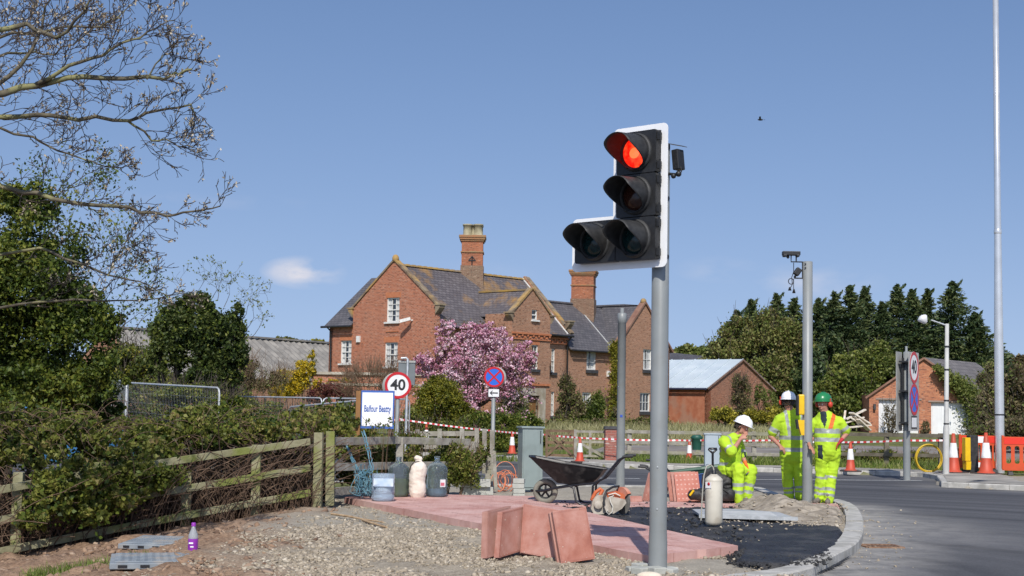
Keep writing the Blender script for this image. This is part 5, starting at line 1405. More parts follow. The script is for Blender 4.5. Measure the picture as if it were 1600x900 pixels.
# 40 sign
gs = base(621, 29.5); ks = gs.y / F
SF = thing('speed_limit_sign', 'round white 40 speed limit sign with red rim behind the white board', 'road sign', (gs.x, gs.y, -0.1), R(6))
zc = at(622, 602, gs.y).z + 0.1
b = B(); b.lathe([(0.04, -0.4), (0.04, zc + 0.15), (0, zc + 0.15)], 14, (0, 0.045, 0)); b.build('post', grey_pole, SF)
sign_forty(SF, Vector((0, 0, zc)), 17.0 * ks * 1.22)
b = B(); b.lathe([(0, 0), (20.5 * ks, 0), (20.5 * ks, 0.004), (0, 0.004)], 36, (-0.05, 0.10, zc - 0.01), Matrix.Rotation(R(90), 3, 'X')); b.build('rear_plate', signg, SF)
# lamp with grey boards behind it
gl = base(635, 36); kl = gl.y / F
LB = thing('path_light', 'thin grey post with bent top arm and a dark grey board behind it', 'lamp post', (gl.x, gl.y, 0), 0)
z0_ = at(636, 560, gl.y).z
b = B(); b.tube([(0, 0, -0.3), (0, 0, z0_ - 0.02), (-0.03, 0, z0_ + 0.01), (-0.16, 0, z0_)], 0.032, 8); b.build('post', galv, LB)
b = B(); b.box((-0.02 + 0.0, 0.12, at(633, 582, gl.y).z), (26 * kl, 0.12, 38 * kl)); bb = b.build('board', M('slate_grey_board', (0.14, 0.16, 0.17), (0.18, 0.2, 0.21), scale=3, rough=0.6), LB)
b = B(); b.box((-0.02, 0.12, at(633, 565, gl.y).z), (27 * kl, 0.16, 3 * kl)); b.build('top_rim', signg, bb)
# name board on a wooden post
gb = base(590, 24.0); kb = gb.y / F
NB = thing('site_board', 'white site board with blue border and blue lettering on a brown wooden post', 'sign board', (gb.x, gb.y, -0.1), R(-4))
zc = at(591, 640, gb.y).z + 0.1
rt = Matrix.Rotation(R(0), 3, 'Y')
b = B(); b.box((0, 0, zc), (52 * kb, 0.018, 59 * kb)); pb = b.build('panel', M('board_blue_edge', (0.05, 0.13, 0.42), rough=0.5), NB)
b = B(); b.box((-0.002, -0.011, zc + 0.003), (48 * kb, 0.006, 52 * kb)); b.build('white_face', white_p, pb)
btxt = M('board_blue_text', (0.03, 0.10, 0.38), rough=0.5)
place_text('Balfour Beatty', 0.150, btxt, pb, Vector((0.0, -0.017, zc + 0.01)), (1, 0, 0), (0, 0, 1), 0.0, bold=0.0028, sx=0.51)
b = B(); b.box((-30.5 * kb, 0.02, zc - 0.45), (0.075, 0.075, 1.5)); b.build('post', M('brown_timber', (0.30, 0.15, 0.05), (0.22, 0.11, 0.04), scale=6, rough=0.8), NB)
# sign pair on the right, seen obliquely
gs = gp(1417, 744, 0); ks = gs.y / F
SR = thing('sign_post_pair', 'grey post with tall narrow plates showing 40 and no stopping, seen almost edge on', 'road sign', (gs.x, gs.y, 0), R(59))
zt_ = at(1417, 541, gs.y).z
b = B(); b.lathe([(0.09, -0.1), (0.088, at(1417, 670, gs.y).z), (0.075, zt_ - 0.15), (0.075, zt_ - 0.15), (0.03, zt_ - 0.13), (0.03, zt_), (0, zt_)], 14); b.build('post', grey_pole, SR)
za, zb_ = at(1420, 673, gs.y).z, at(1420, 550, gs.y).z
pw = 0.90
b = B(); b.box((0.18, -0.13, (za + zb_) / 2), (pw, 0.01, zb_ - za)); pl = b.build('front_plate', signg, SR)
r4 = 0.40
sign_forty(SR, Vector((0.18, -0.139, at(1422, 574, gs.y).z)), r4); sign_nostop(SR, Vector((0.18, -0.139, at(1422, 624, gs.y).z)), r4)
zc = at(1422, 660, gs.y).z
b = B(); b.box((0.18, -0.138, zc), (0.5, 0.004, 0.32)); q = b.build('small_plate', signb, SR); b = B(); b.box((0.18, -0.142, zc), (0.42, 0.004, 0.24)); b.build('white_face', signw, q)
b = B(); b.box((-0.10, 0.16, (za + zb_) / 2), (pw * 0.55, 0.01, zb_ - za)); b.build('rear_plate', signg, SR)
b = B(); b.box((0.02, 0.06, (za + zb_) / 2), (0.30, 0.05, zb_ - za - 0.3)); 
for z in (za + 0.2, (za + zb_) / 2, zb_ - 0.25): b.box((0.05, 0, z), (0.6, 0.24, 0.04))
b.build('fixing_rails', blackp, SR)

# ------------------------------------------------------------------ cones
cone_o = M('cone_orange', (0.52, 0.065, 0.028), (0.44, 0.06, 0.028), scale=6, rough=0.55, c3=(0.30, 0.09, 0.05), s3=4, a3=0.4)
cone_w = M('cone_sleeve', (0.78, 0.78, 0.77), (0.60, 0.60, 0.58), scale=5, rough=0.45)
cone_b = M('cone_rubber_base', (0.10, 0.06, 0.05), (0.05, 0.045, 0.045), scale=6, rough=0.8)
def cone(loc, s, label, rz=0.0, base_mat=cone_b, grp='traffic cones along the taped off road edge', tilt=0):
    t = thing('traffic_cone', label, 'traffic cone', loc, rz, grp)
    H = 0.75 * s
    r = lambda z: 0.125 * s + (0.028 * s - 0.125 * s) * z / H
    b = B(); b.prism(rrect(-0.21 * s, -0.21 * s, 0.21 * s, 0.21 * s, 0.05 * s, 3), (0, 0, 0.0), (1, 0, 0), (0, 1, 0), (0, 0, 0.035 * s)); b.build('base', base_mat, t, bevel=0.006)
    b = B(); b.lathe([(0.165 * s, 0.03 * s), (0.15 * s, 0.05 * s), (r(0.05 * s), 0.07 * s), (r(H * 0.42), H * 0.42)] + [(r(H * 0.75), H * 0.75), (r(H), H), (r(H) * 0.6, H), (r(H) * 0.6, H - 0.03)], 20); b.build('body', cone_o, t)
    b = B(); b.lathe([(r(H * 0.42) + 0.004, H * 0.40), (r(H * 0.75) + 0.004, H * 0.76), (r(H * 0.75), H * 0.76)], 20); b.build('white_sleeve', cone_w, t)
    return t
def cone_px(px, ybase, ytop, label, z=0.0, **k):
    g = gp(px, ybase, z); h = at(px, ytop, g.y).z - z
    return cone((g.x, g.y, z), h / 0.75, label, rz=random.uniform(0, 1), **k)
cone_px(800, 710, 674, 'orange and white cone on the far footway just left of the tall grey cabinet')
cone_px(906, 722, 683, 'orange and white cone before the wooden field gate')
cone_px(1077, 722, 687, 'orange and white cone left of the low grey cabinet')
cone_px(1329, 737, 690, 'orange and white cone right of the green helmeted worker')
cone_px(1490, 740, 677, 'orange and white cone beside the yellow duct coil', grp='large cones by the orange barriers')
cone_px(1541, 742, 676, 'large orange and white cone in front of the orange barrier', grp='large cones by the orange barriers')
c = base(667, 46); cone((c.x, c.y, at(667, 700, 46).z), 0.98, 'orange and white cone seen through the low paling fence')
c = base(493, 44); cone((c.x, c.y, at(493, 677, 44).z), 0.80, 'orange and white cone behind the mesh fence panels, beyond the brambles')
c = base(411, 47); cone((c.x, c.y, at(411, 664, 47).z), 0.66, 'small far cone glimpsed through the hedge at the left end of the tape')
# ------------------------------------------------------------------ tape
tape_r = M('tape_red', (0.60, 0.05, 0.06), rough=0.4); tape_w = M('tape_white', (0.82, 0.80, 0.79), rough=0.4)
def tape(pts, label, seg=0.09, wd=0.05, mat_period=1):
    P = []
    for (a, c) in zip(pts[:-1], pts[1:]):
        n_ = max(2, int((c - a).length / seg)); L = (c - a).length
        for k in range(n_):
            t_ = k / n_; P.append(a.lerp(c, t_) + Vector((0, 0, -0.018 * L * 4 * t_ * (1 - t_) * 0.35)))
    P.append(pts[-1])
    b = B()
    for i in range(len(P) - 1):
        p, q = P[i], P[i + 1]; tw = 0.25 * math.sin(i * 0.13); o = Vector((0, math.sin(tw), math.cos(tw))) * wd / 2
        b.add([p - o, q - o, q + o, p + o], [(0, 1, 2, 3)], i % 2)
    o = b.build('barrier_tape', [tape_r, tape_w], uv=False)
    props(o, label, 'barrier tape')
tape([at(372, 638, 46), at(411, 641, 47), at(493, 646, 44.2), at(560, 652, 45), at(640, 657, 45)], 'red and white tape strung past the cones behind the mesh fence')
tape([at(620, 654, 45.5), at(667, 661, 45.8), at(770, 673, 47), at(850, 679, 45), at(906, 684, 43.8), at(950, 686, 43.6), at(1060, 688, 43.6), at(1100, 688, 43), at(1200, 688, 42.5), at(1329, 691, 40.8), at(1415, 688, 39.8), at(1478, 688, 40)], 'long red and white tape running along the far side of the road', seg=0.09)
# ------------------------------------------------------------------ cabinets
cab_m = M('cabinet_grey_green', (0.22, 0.27, 0.26), (0.26, 0.31, 0.30), scale=2, rough=0.45, c3=(0.18, 0.21, 0.20), s3=3, a3=0.5)
def cabinet(px0, px1, ytop, ybase, Y, depth, label, rz, mat=cab_m):
    k = Y / F; w = (px1 - px0) * k; c = base((px0 + px1) / 2, Y); zt = at((px0 + px1) / 2, ytop, Y).z; zb = at((px0 + px1) / 2, ybase, Y).z
    t = thing('roadside_cabinet', label, 'cabinet', (c.x, c.y, zb), rz); h = zt - zb
    b = B(); b.box((0, depth / 2, h / 2), (w, depth, h)); b.build('body', mat, t, bevel=0.008)
    b = B(); b.box((0, depth / 2, h + 0.012), (w + 0.05, depth + 0.05, 0.035)); b.build('lid', mat, t, bevel=0.006)
    b = B(); b.box((-0.02, -0.008, h * 0.51), (w - 0.09, 0.012, h * 0.93)); d = b.build('door', mat, t, bevel=0.003)
    b = B(); b.box((w / 2 - 0.05, -0.014, h * 0.86), (0.012, 0.012, h * 0.2)); b.build('latch', signb, d)
    return t
cabinet(817, 850, 669, 766, 26.8, 0.35, 'tall grey green metal cabinet behind the black wheelbarrow', R(14))
cabinet(1102, 1126, 679, 728, 40.0, 0.35, 'lower pale grey cabinet behind the sitting worker', R(-3), M('cabinet_blue_grey', (0.40, 0.46, 0.50), (0.34, 0.40, 0.44), scale=2, rough=0.5))
# ------------------------------------------------------------------ orange barriers
bar_m = M('barrier_orange', (0.66, 0.085, 0.022), (0.56, 0.075, 0.02), scale=4, rough=0.45)
def barrier(a, c, label, h=1.0):
    """plastic mesh barrier from a to c (ground points)"""
    a, c = Vector(a), Vector(c); L = (c - a).length; ang = math.atan2(c.y - a.y, c.x - a.x)
    t = thing('plastic_barrier', label, 'barrier', a, ang, 'orange plastic barriers')
    b = B(); n_ = 9
    b.prism([(0, 0.12), (L, 0.12), (L, h), (0, h)], (0, -0.02, 0), (1, 0, 0), (0, 0, 1), (0, 0.04, 0),
            holes=[[(x0, 0.34), (x0, 0.72), (x0 + 0.03, 0.76), (x1 - 0.03, 0.76), (x1, 0.72), (x1, 0.34), (x1 - 0.03, 0.30), (x0 + 0.03, 0.30)] for x0, x1 in [(0.10 + k * (L - 0.16) / n_, 0.10 + k * (L - 0.16) / n_ + (L - 0.16) / n_ * 0.58) for k in range(n_)]])
    b.build('panel', bar_m, t, bevel=0.006)
    for k, (x0, x1, mt) in enumerate(((0.05, L * 0.32, red_o), (L * 0.32, L * 0.62, white_p), (L * 0.62, L - 0.05, red_o))):
        b = B(); b.box(((x0 + x1) / 2, -0.026, h - 0.11), (x1 - x0 - 0.002, 0.008, 0.17)); b.build('reflective_plank', mt, t)
    b = B(); b.box((L * 0.5, -0.026, 0.21), (L * 0.35, 0.008, 0.13)); b.build('reflective_plank', white_p, t)
    for x in (0.2, L - 0.2):
        b = B(); b.box((x, 0, 0.05), (0.14, 0.55, 0.09), taper=0.8); b.build('foot', blackg, t, bevel=0.01)
    b = B(); b.tube([(0.02, 0, 0.15), (0.02, 0, h + 0.03)], 0.035, 8); b.build('hinge_post', bar_m, t)
    return t
red_o = M('reflective_red', (0.72, 0.04, 0.02), rough=0.35)
bA = gp(1566, 742, 0); bB = gp(1640, 746, 0); bC = gp(1510, 733, 0)
barrier((bA.x, bA.y, 0), (bA.x + 2.0, bA.y - 0.55, 0), 'orange plastic barrier with red and white strip at the right edge')
bC = gp(1499, 738, 0); bD = gp(1562, 739, 0); barrier((bC.x, bC.y, 0), (bD.x, bD.y, 0), 'orange plastic barrier standing behind the two large cones')
barrier((bA.x + 2.1, bA.y - 0.6, 0), (bA.x + 4.0, bA.y - 1.3, 0), 'orange plastic barrier running on out of the picture')
# yellow and black unit leaning there
yc = gp(1517, 740, 0); kk = yc.y / F
t = thing('temporary_signal_box', 'upright black box with yellow edge standing between two large cones', 'signal box', (yc.x, yc.y, 0.02), R(10))
b = B(); b.box((0.10, 0.1, 0.50), (0.24, 0.22, 0.98)); b.build('body', blackg, t, bevel=0.02)
b = B(); b.box((-0.10, 0.05, 0.62), (0.15, 0.2, 0.62)); b.build('yellow_panel', yel, t, bevel=0.01)
b = B(); b.box((-0.085, 0.05, 0.19), (0.13, 0.2, 0.22), taper=1.1); b.build('yellow_panel', yel, t, bevel=0.01)
# yellow coil of duct
yc = gp(1452, 739, 0); kk = yc.y / F
t = thing('duct_coil', 'upright yellow coil of plastic duct beside the far kerb', 'cable coil', (yc.x, yc.y, 0.0), R(8))
ylw = M('yellow_duct', (0.62, 0.42, 0.02), (0.52, 0.34, 0.02), scale=8, rough=0.5)
rr = 21.5 * kk
for k, (dr, dy) in enumerate(((0, 0), (-0.015, 0.035), (-0.01, 0.07), (-0.03, 0.02), (0.004, 0.05))):
    b = B(); b.tube([(rr_ * math.cos(a), dy + 0.01 * math.sin(3 * a + k), rr + 0.02 + rr_ * math.sin(a)) for rr_ in (rr + dr,) for a in [i * math.pi / 18 for i in range(36)]], 0.013, 6, close=True); b.build('loop', ylw, t)
# ------------------------------------------------------------------ bird
p = at(1188, 187, 60)
b = B(); b.ball(p, 0.07, n=8, sc=(1.6, 0.6, 0.6)); b.add([p + Vector((0.03, 0, 0.02)), p + Vector((-0.05, 0, 0.02)), p + Vector((-0.10, 0.28, 0.07)), p + Vector((-0.03, 0.3, 0.08))], [(0, 1, 2, 3)]); b.add([p + Vector((0.03, 0, 0.02)), p + Vector((-0.05, 0, 0.02)), p + Vector((-0.10, -0.28, 0.07)), p + Vector((-0.03, -0.3, 0.08))], [(0, 3, 2, 1)])
b.add([p + Vector((0.08, 0.0, 0)), p + Vector((0.2, 0.04, 0)), p + Vector((0.2, -0.04, 0))], [(0, 1, 2)])
props(b.build('bird', M('dark_feathers', (0.03, 0.03, 0.03), rough=0.8)), 'small dark bird flying high in the sky right of the red lamp', 'bird')
print('street things done')
# ================================================================== WORKERS, TOOLS AND MATERIALS ON THE ISLAND
hiv = M('hi_vis_yellow', (0.47, 0.70, 0.02), (0.36, 0.55, 0.025), scale=5, rough=0.8)
hig = M('hi_vis_green', (0.13, 0.50, 0.03), (0.10, 0.42, 0.03), scale=6, rough=0.75)
sil = M('silver_reflective_band', (0.27, 0.30, 0.28), (0.36, 0.38, 0.35), scale=12, rough=0.4)
skin_m = M('worker_skin', (0.46, 0.22, 0.15), (0.38, 0.17, 0.12), scale=18, rough=0.6)  # plain skin tone, slightly mottled by noise
hair_m = M('dark_hair', (0.02, 0.014, 0.01), (0.04, 0.03, 0.02), scale=40, rough=0.8)
boot_m = M('muddy_boot', (0.10, 0.09, 0.08), (0.22, 0.19, 0.16), scale=9, rough=0.9)
navy_m = M('navy_cloth', (0.02, 0.03, 0.04), rough=0.9)
orng_m = M('orange_fabric', (0.75, 0.14, 0.02), rough=0.7)
redg_m = M('red_glove', (0.50, 0.03, 0.04), (0.36, 0.02, 0.03), scale=20, rough=0.7)
greyg_m = M('grey_blue_glove', (0.12, 0.14, 0.2), rough=0.8)
helw_m = M('white_helmet_plastic', (0.82, 0.83, 0.84), rough=0.25)
helg_m = M('green_helmet_plastic', (0.02, 0.20, 0.07), rough=0.3)
muff_m = M('red_ear_defender', (0.60, 0.06, 0.03), rough=0.4)

def remeshed(name, caps, mats, parent, voxel=0.014, smooth_it=3, classify=None, fold=0.0, label=None, extra=None):
    """caps: (p0, r0, p1, r1[, squash]) rounded cones fused into one continuous surface"""
    b = B()
    for cp in caps:
        p0, r0, p1, r1 = Vector(cp[0]), cp[1], Vector(cp[2]), cp[3]
        L = (p1 - p0).length
        k = max(2, int(L / 0.05)); pts = [p0.lerp(p1, i / k) for i in range(k + 1)]
        if L > 1e-4: b.tube(pts, [r0 + (r1 - r0) * i / k for i in range(k + 1)], 14)
        b.ball(p0, r0 * 0.999, n=12); b.ball(p1, r1 * 0.999, n=12)
    if extra: extra(b)
    me = bpy.data.meshes.new(name + '_src'); me.from_pydata(b.v, [], b.f)
    o = bpy.data.objects.new('tmp', me); C.objects.link(o)
    m = o.modifiers.new('r', 'REMESH'); m.mode = 'VOXEL'; m.voxel_size = voxel
    m2 = o.modifiers.new('s', 'SMOOTH'); m2.iterations = smooth_it; m2.factor = 0.6
    dg = bpy.context.evaluated_depsgraph_get(); dg.update()
    out = bpy.data.meshes.new_from_object(o.evaluated_get(dg)); out.name = name
    bpy.data.objects.remove(o); bpy.data.meshes.remove(me)
    if fold:
        out.update()
        for v in out.vertices:
            c = v.co
            f = noise.fractal(Vector((c.x * 9, c.y * 9, c.z * 6)), 1.0, 2.2, 3)
            f2 = 1 - abs(noise.noise(Vector((c.x * 7 + 3, c.y * 7, c.z * 13)))) * 2.2
            v.co = c + v.normal * (f * 0.6 + f2 * 0.5) * fold
    out.polygons.foreach_set('use_smooth', np.ones(len(out.polygons), bool))
    if classify:
        for p in out.polygons: p.material_index = classify(p.center, p.normal)
    return link(out, name, parent, True, mats, label=label)
def seg_t(c, a, b_):
    d = b_ - a; return (c - a).dot(d) / d.length_squared, (c - a - d * max(0, min(1, (c - a).dot(d) / d.length_squared))).length
def hand_caps(wrist, fdir, side, palm_n, s=1.0, curl=0.5):
    """palm, four unequal curled fingers and a thumb"""
    f = Vector(fdir).normalized(); n_ = Vector(palm_n).normalized(); sd = f.cross(n_).normalized() * side; n_ = n_ 
    caps = []; w = Vector(wrist)
    for k in (-1, 0, 1): caps.append((w + sd * 0.012 * k * s, 0.022 * s, w + f * 0.085 * s + sd * 0.026 * k * s, 0.017 * s))
    for k, L in zip((-1.5, -0.5, 0.5, 1.5), (0.070, 0.082, 0.078, 0.060)):
        p = w + f * 0.092 * s + sd * 0.0185 * k * s
        q = p + (f * (1 - curl * 0.4) + n_ * curl * 0.9).normalized() * L * 0.5 * s
        r2 = q + (f * (1 - curl * 1.1) + n_ * (0.3 + curl)).normalized() * L * 0.5 * s
        caps += [(p, 0.0105 * s, q, 0.0095 * s), (q, 0.0095 * s, r2, 0.008 * s)]
    p = w + f * 0.03 * s + sd * 0.03 * s * -1; q = p + (f * 0.7 - sd * 0.8).normalized() * 0.04 * s; caps += [(p, 0.014 * s, q, 0.0115 * s), (q, 0.0115 * s, q + (f * 0.9 - sd * 0.15 + n_ * 0.3).normalized() * 0.032 * s, 0.009 * s)]
    return caps
def head_parts(person, hc, fwd, up, s, helmet, muff, brim_fwd, hair=True, smile=False, muff_sides=(-1, 1), glasses=False, hname='safety_helmet'):
    """head centre hc; face direction fwd; helmet shell on top"""
    f = Vector(fwd).normalized(); u = Vector(up).normalized(); u = (u - f * u.dot(f)).normalized(); r = f.cross(u).normalized()
    rot = Matrix((r, -f, u)).transposed()      # local x = right, -y = face, z = up
    P = lambda x, y, z: hc + rot @ Vector((x, y, z)) * s
    caps = [(P(0, 0.012, 0.03), 0.088 * s, P(0, -0.01, 0.03), 0.084 * s), (P(0, -0.02, -0.03), 0.068 * s, P(0, -0.045, -0.085), 0.036 * s), (P(-0.035, -0.02, -0.06), 0.032 * s, P(0.035, -0.02, -0.06), 0.032 * s),
            (P(0, -0.092, 0.012), 0.009 * s, P(0, -0.112, -0.022), 0.014 * s), (P(-0.016, -0.098, -0.025), 0.009 * s, P(0.016, -0.098, -0.025), 0.009 * s),
            (P(-0.03, -0.078, 0.034), 0.012 * s, P(0.03, -0.078, 0.034), 0.012 * s), (P(-0.022, -0.086, -0.052), 0.009 * s, P(0.022, -0.086, -0.052), 0.009 * s), (P(-0.018, -0.084, -0.064), 0.010 * s, P(0.018, -0.084, -0.064), 0.010 * s),
            (P(-0.09, 0.005, 0.01), 0.014 * s, P(-0.092, 0.012, -0.02), 0.011 * s), (P(0.09, 0.005, 0.01), 0.014 * s, P(0.092, 0.012, -0.02), 0.011 * s)]
    objs = []
    def fin():
        b = B()
        for sx in (-1, 1):
            b.ball(P(sx * 0.033, -0.080, 0.012), 0.011 * s, 0, 8); b.ball(P(sx * 0.033, -0.0865, 0.011), 0.0065 * s, 1, 6)
        b.build('eyes', [signw, signb], person, world=True)
        b = B(); b.tube([P(-0.026, -0.092, -0.056), P(0, -0.098, -0.059), P(0.026, -0.092, -0.056)], 0.0028 * s, 5); b.build('mouth', M('lips', (0.25, 0.07, 0.06), rough=0.6), person, world=True)
        if hair:
            b = B()
            for k in range(60):
                a = R(random.uniform(80, 280)); z = random.uniform(-0.05, 0.04); b.ball(P(-0.088 * math.sin(a) * 1.0, -0.088 * math.cos(a) + 0.014, z), 0.016 * s, 0, 6)
            b.build('hair', hair_m, person, world=True)
        # helmet
        b = B(); tilt = rot @ Matrix.Rotation(R(-6), 3, 'X')
        hcn = P(0, 0.0, 0.05)
        b.lathe([(0.122 * s, 0.0), (0.125 * s, 0.01 * s), (0.122 * s, 0.04 * s), (0.108 * s, 0.08 * s), (0.078 * s, 0.112 * s), (0.035 * s, 0.128 * s), (0, 0.131 * s)], 28, hcn, tilt, sq=(0.93, 1.12))
        b.lathe([(0.118 * s, 0.0), (0.145 * s, -0.006 * s), (0.146 * s, 0.0), (0.120 * s, 0.012 * s)], 28, hcn, tilt, sq=(0.90, 1.08), cap=False)
        pk = [(0.085 * math.cos(R(a)) * s, (-0.105 - 0.075 * math.sin(R(a)) * 1) * s) for a in range(0, 181, 15)]
        b.prism([(x, y) for x, y in pk], hcn + tilt @ Vector((0, 0, -0.004 * s)), tilt @ Vector((1, 0, 0)), tilt @ Vector((0, 1, 0)), tilt @ Vector((0, 0, 0.006 * s)))
        b.tube([hcn + tilt @ Vector((0, y * s, z * s)) for y, z in ((-0.13, 0.03), (-0.10, 0.09), (-0.03, 0.132), (0.04, 0.132), (0.10, 0.09), (0.13, 0.03))], 0.009 * s, 6)
        hm = b.build(hname, helmet, person, world=True)
        if muff:
            for sx in muff_sides:
                b = B(); b.lathe([(0.0, 0.0), (0.03 * s, 0.0), (0.038 * s, 0.012 * s), (0.038 * s, 0.034 * s), (0.026 * s, 0.046 * s), (0, 0.048 * s)], 16, P(sx * 0.10, 0.005, 0.0), rot @ Matrix.Rotation(R(90 * sx), 3, 'Y'), sq=(1.15, 1)); b.tube([P(sx * 0.12, 0.005, 0.02), P(sx * 0.13, 0.01, 0.09)], 0.008 * s, 5)
                b.build('ear_defender', muff, hm, world=True)
    return caps, fin
def build_body(person, caps, extra_col=None): return remeshed('body', caps, [skin_m] + ([extra_col[0]] if extra_col else []), person, voxel=0.0095, smooth_it=2, classify=extra_col[1] if extra_col else None)
def boots(person, specs):
    for heel, toe in specs:
        heel, toe = Vector(heel), Vector(toe); f = (toe - heel).normalized()
        remeshed('boot', [(heel + Vector((0, 0, 0.055)), 0.048, toe + Vector((0, 0, 0.040)), 0.040), (heel + Vector((0, 0, 0.06)), 0.05, heel + f * 0.04 + Vector((0, 0, 0.14)), 0.052), (heel + f * 0.16 + Vector((0, 0, 0.045)), 0.05, toe + Vector((0, 0, 0.04)), 0.042)], [boot_m], person, voxel=0.012)

# ------------------------------------------------------------------ worker 1: sits, hand to brow
Y1 = 24.3
def J(Y0):
    return lambda px, py, dy=0.0: at(px, py, Y0 + dy)
j = J(Y1)
wg = base(1140, Y1, 0.0)
W1 = thing('person', 'worker in yellow hi-vis and white helmet sitting with one hand raised to the brow', 'person', (wg.x, wg.y, 0.05), 0)
pel, chest, neck = j(1142, 729), j(1141, 700, -0.02), j(1151, 682, -0.03)
shN, shF = j(1131, 690, -0.17), j(1152, 688, 0.17)
elN, wrN = j(1143, 707, -0.34), j(1157, 686, -0.20)       # the near arm, raised
elF, wrF = j(1160, 712, 0.10), j(1166, 727, -0.02)
knN, knF = j(1154, 733, -0.28), j(1174, 735, 0.02)
ankN, ankF = j(1153, 777, -0.30), j(1167, 776, 0.0)
hd = j(1159, 668, -0.06)
fw1 = Vector((0.80, -0.35, -0.42))
hcaps, hfin = head_parts(W1, hd, fw1, (0.35, 0, 1), 1.1, helw_m, None, 0)
armdir = (wrN - elN).normalized()
body = hcaps + [(neck, 0.060, hd + Vector((-0.01, 0, -0.05)), 0.058), (pel, 0.12, chest, 0.13), (chest, 0.12, neck, 0.08), (shN, 0.05, elN, 0.045), (elN, 0.045, wrN, 0.030), (shF, 0.05, elF, 0.045), (elF, 0.043, wrF, 0.028)]
body += hand_caps(wrN, armdir * 0.6 + Vector((0.45, 0.0, 0.35)), 1, (0.5, 0.5, 0.1), 1.0, 0.7)
body += hand_caps(wrF, (0.25, -0.2, -0.9), -1, (-0.4, -0.3, -0.2), 1.0, 0.55)
def cl1(c, n_):
    t, d = seg_t(c, elF, wrF); return 1 if (t > 0.62 and d < 0.2 and (c - wrF).length < 0.13) else (2 if (c - wrF).length < 0.24 and (c - wrF).dot(Vector((0.2, -0.2, -1))) > 0 and c.z < wrF.z + 0.02 else 0)
remeshed('body', body, [skin_m, orng_m, greyg_m], W1, voxel=0.0095, smooth_it=2, classify=cl1); hfin()
def clj1(c, n_):
    u = chest - pel
    t = (c - pel).dot(u) / u.length_squared
    inN = seg_t(c, shN, elN); inF = seg_t(c, shF, elF)
    if inN[1] < 0.085 and 0.62 < inN[0] < 0.80 and (c - chest).length > 0.16: return 1
    if inF[1] < 0.085 and 0.66 < inF[0] < 0.86: return 1
    if 0.12 < t < 0.28 and (c - chest).length < 0.5 and inN[1] > 0.05: return 1
    if t > 0.8 and abs((c - shN).dot((shF - shN).normalized()) - 0.07) < 0.028: return 1
    if abs((c - neck).dot(Vector((-0.3, 0.9, 0)))) < 0.03 and n_.x > 0.3 and t > 0.3: return 2
    return 0
jc = [(pel + Vector((-0.01, 0, 0.02)), 0.175, chest, 0.175), (pel + Vector((-0.06, 0, -0.05)), 0.16, pel + Vector((0.05, 0, -0.03)), 0.165), (chest, 0.17, j(1144, 690), 0.135), (shN, 0.095, shF, 0.095), (j(1146, 687, -0.05), 0.11, neck + Vector((0, 0, -0.03)), 0.085), (shN, 0.092, elN, 0.076), (elN, 0.078, elN.lerp(wrN, 0.18), 0.066), (shF, 0.09, elF, 0.074)]
jk = remeshed('jacket', jc, [hiv, sil, navy_m], W1, voxel=0.014, smooth_it=3, classify=clj1, fold=0.016)
b = B(); b.tube([neck + Vector((0.095 * math.cos(a), 0.085 * math.sin(a), 0.0 + 0.03 * math.cos(a))) for a in [i * math.pi / 8 for i in range(16)]], 0.026, 8, close=True); b.build('collar', hiv, jk, world=True)
def cll1(c, n_):
    for kn, an in ((knN, ankN), (knF, ankF)):
        t, d = seg_t(c, kn, an)
        if d < 0.13 and (0.50 < t < 0.62 or 0.76 < t < 0.88): return 1
    return 0
hpN, hpF = pel + Vector((0.03, -0.11, -0.04)), pel + Vector((0.05, 0.11, -0.04))
remeshed('trousers', [(hpN, 0.15, hpF, 0.15), (hpN, 0.135, knN, 0.098), (hpF, 0.135, knF, 0.098), (knN, 0.098, ankN, 0.082), (knF, 0.098, ankF, 0.082), (ankN, 0.082, ankN + Vector((0.01, 0, -0.05)), 0.086), (ankF, 0.082, ankF + Vector((0.01, 0, -0.05)), 0.086)], [hiv, sil], W1, voxel=0.014, smooth_it=3, classify=cll1, fold=0.024)
boots(W1, [((ankN.x - 0.02, ankN.y + 0.02, 0.06), (ankN.x + 0.17, ankN.y - 0.10, 0.06)), ((ankF.x - 0.02, ankF.y, 0.06), (ankF.x + 0.20, ankF.y - 0.03, 0.06))])

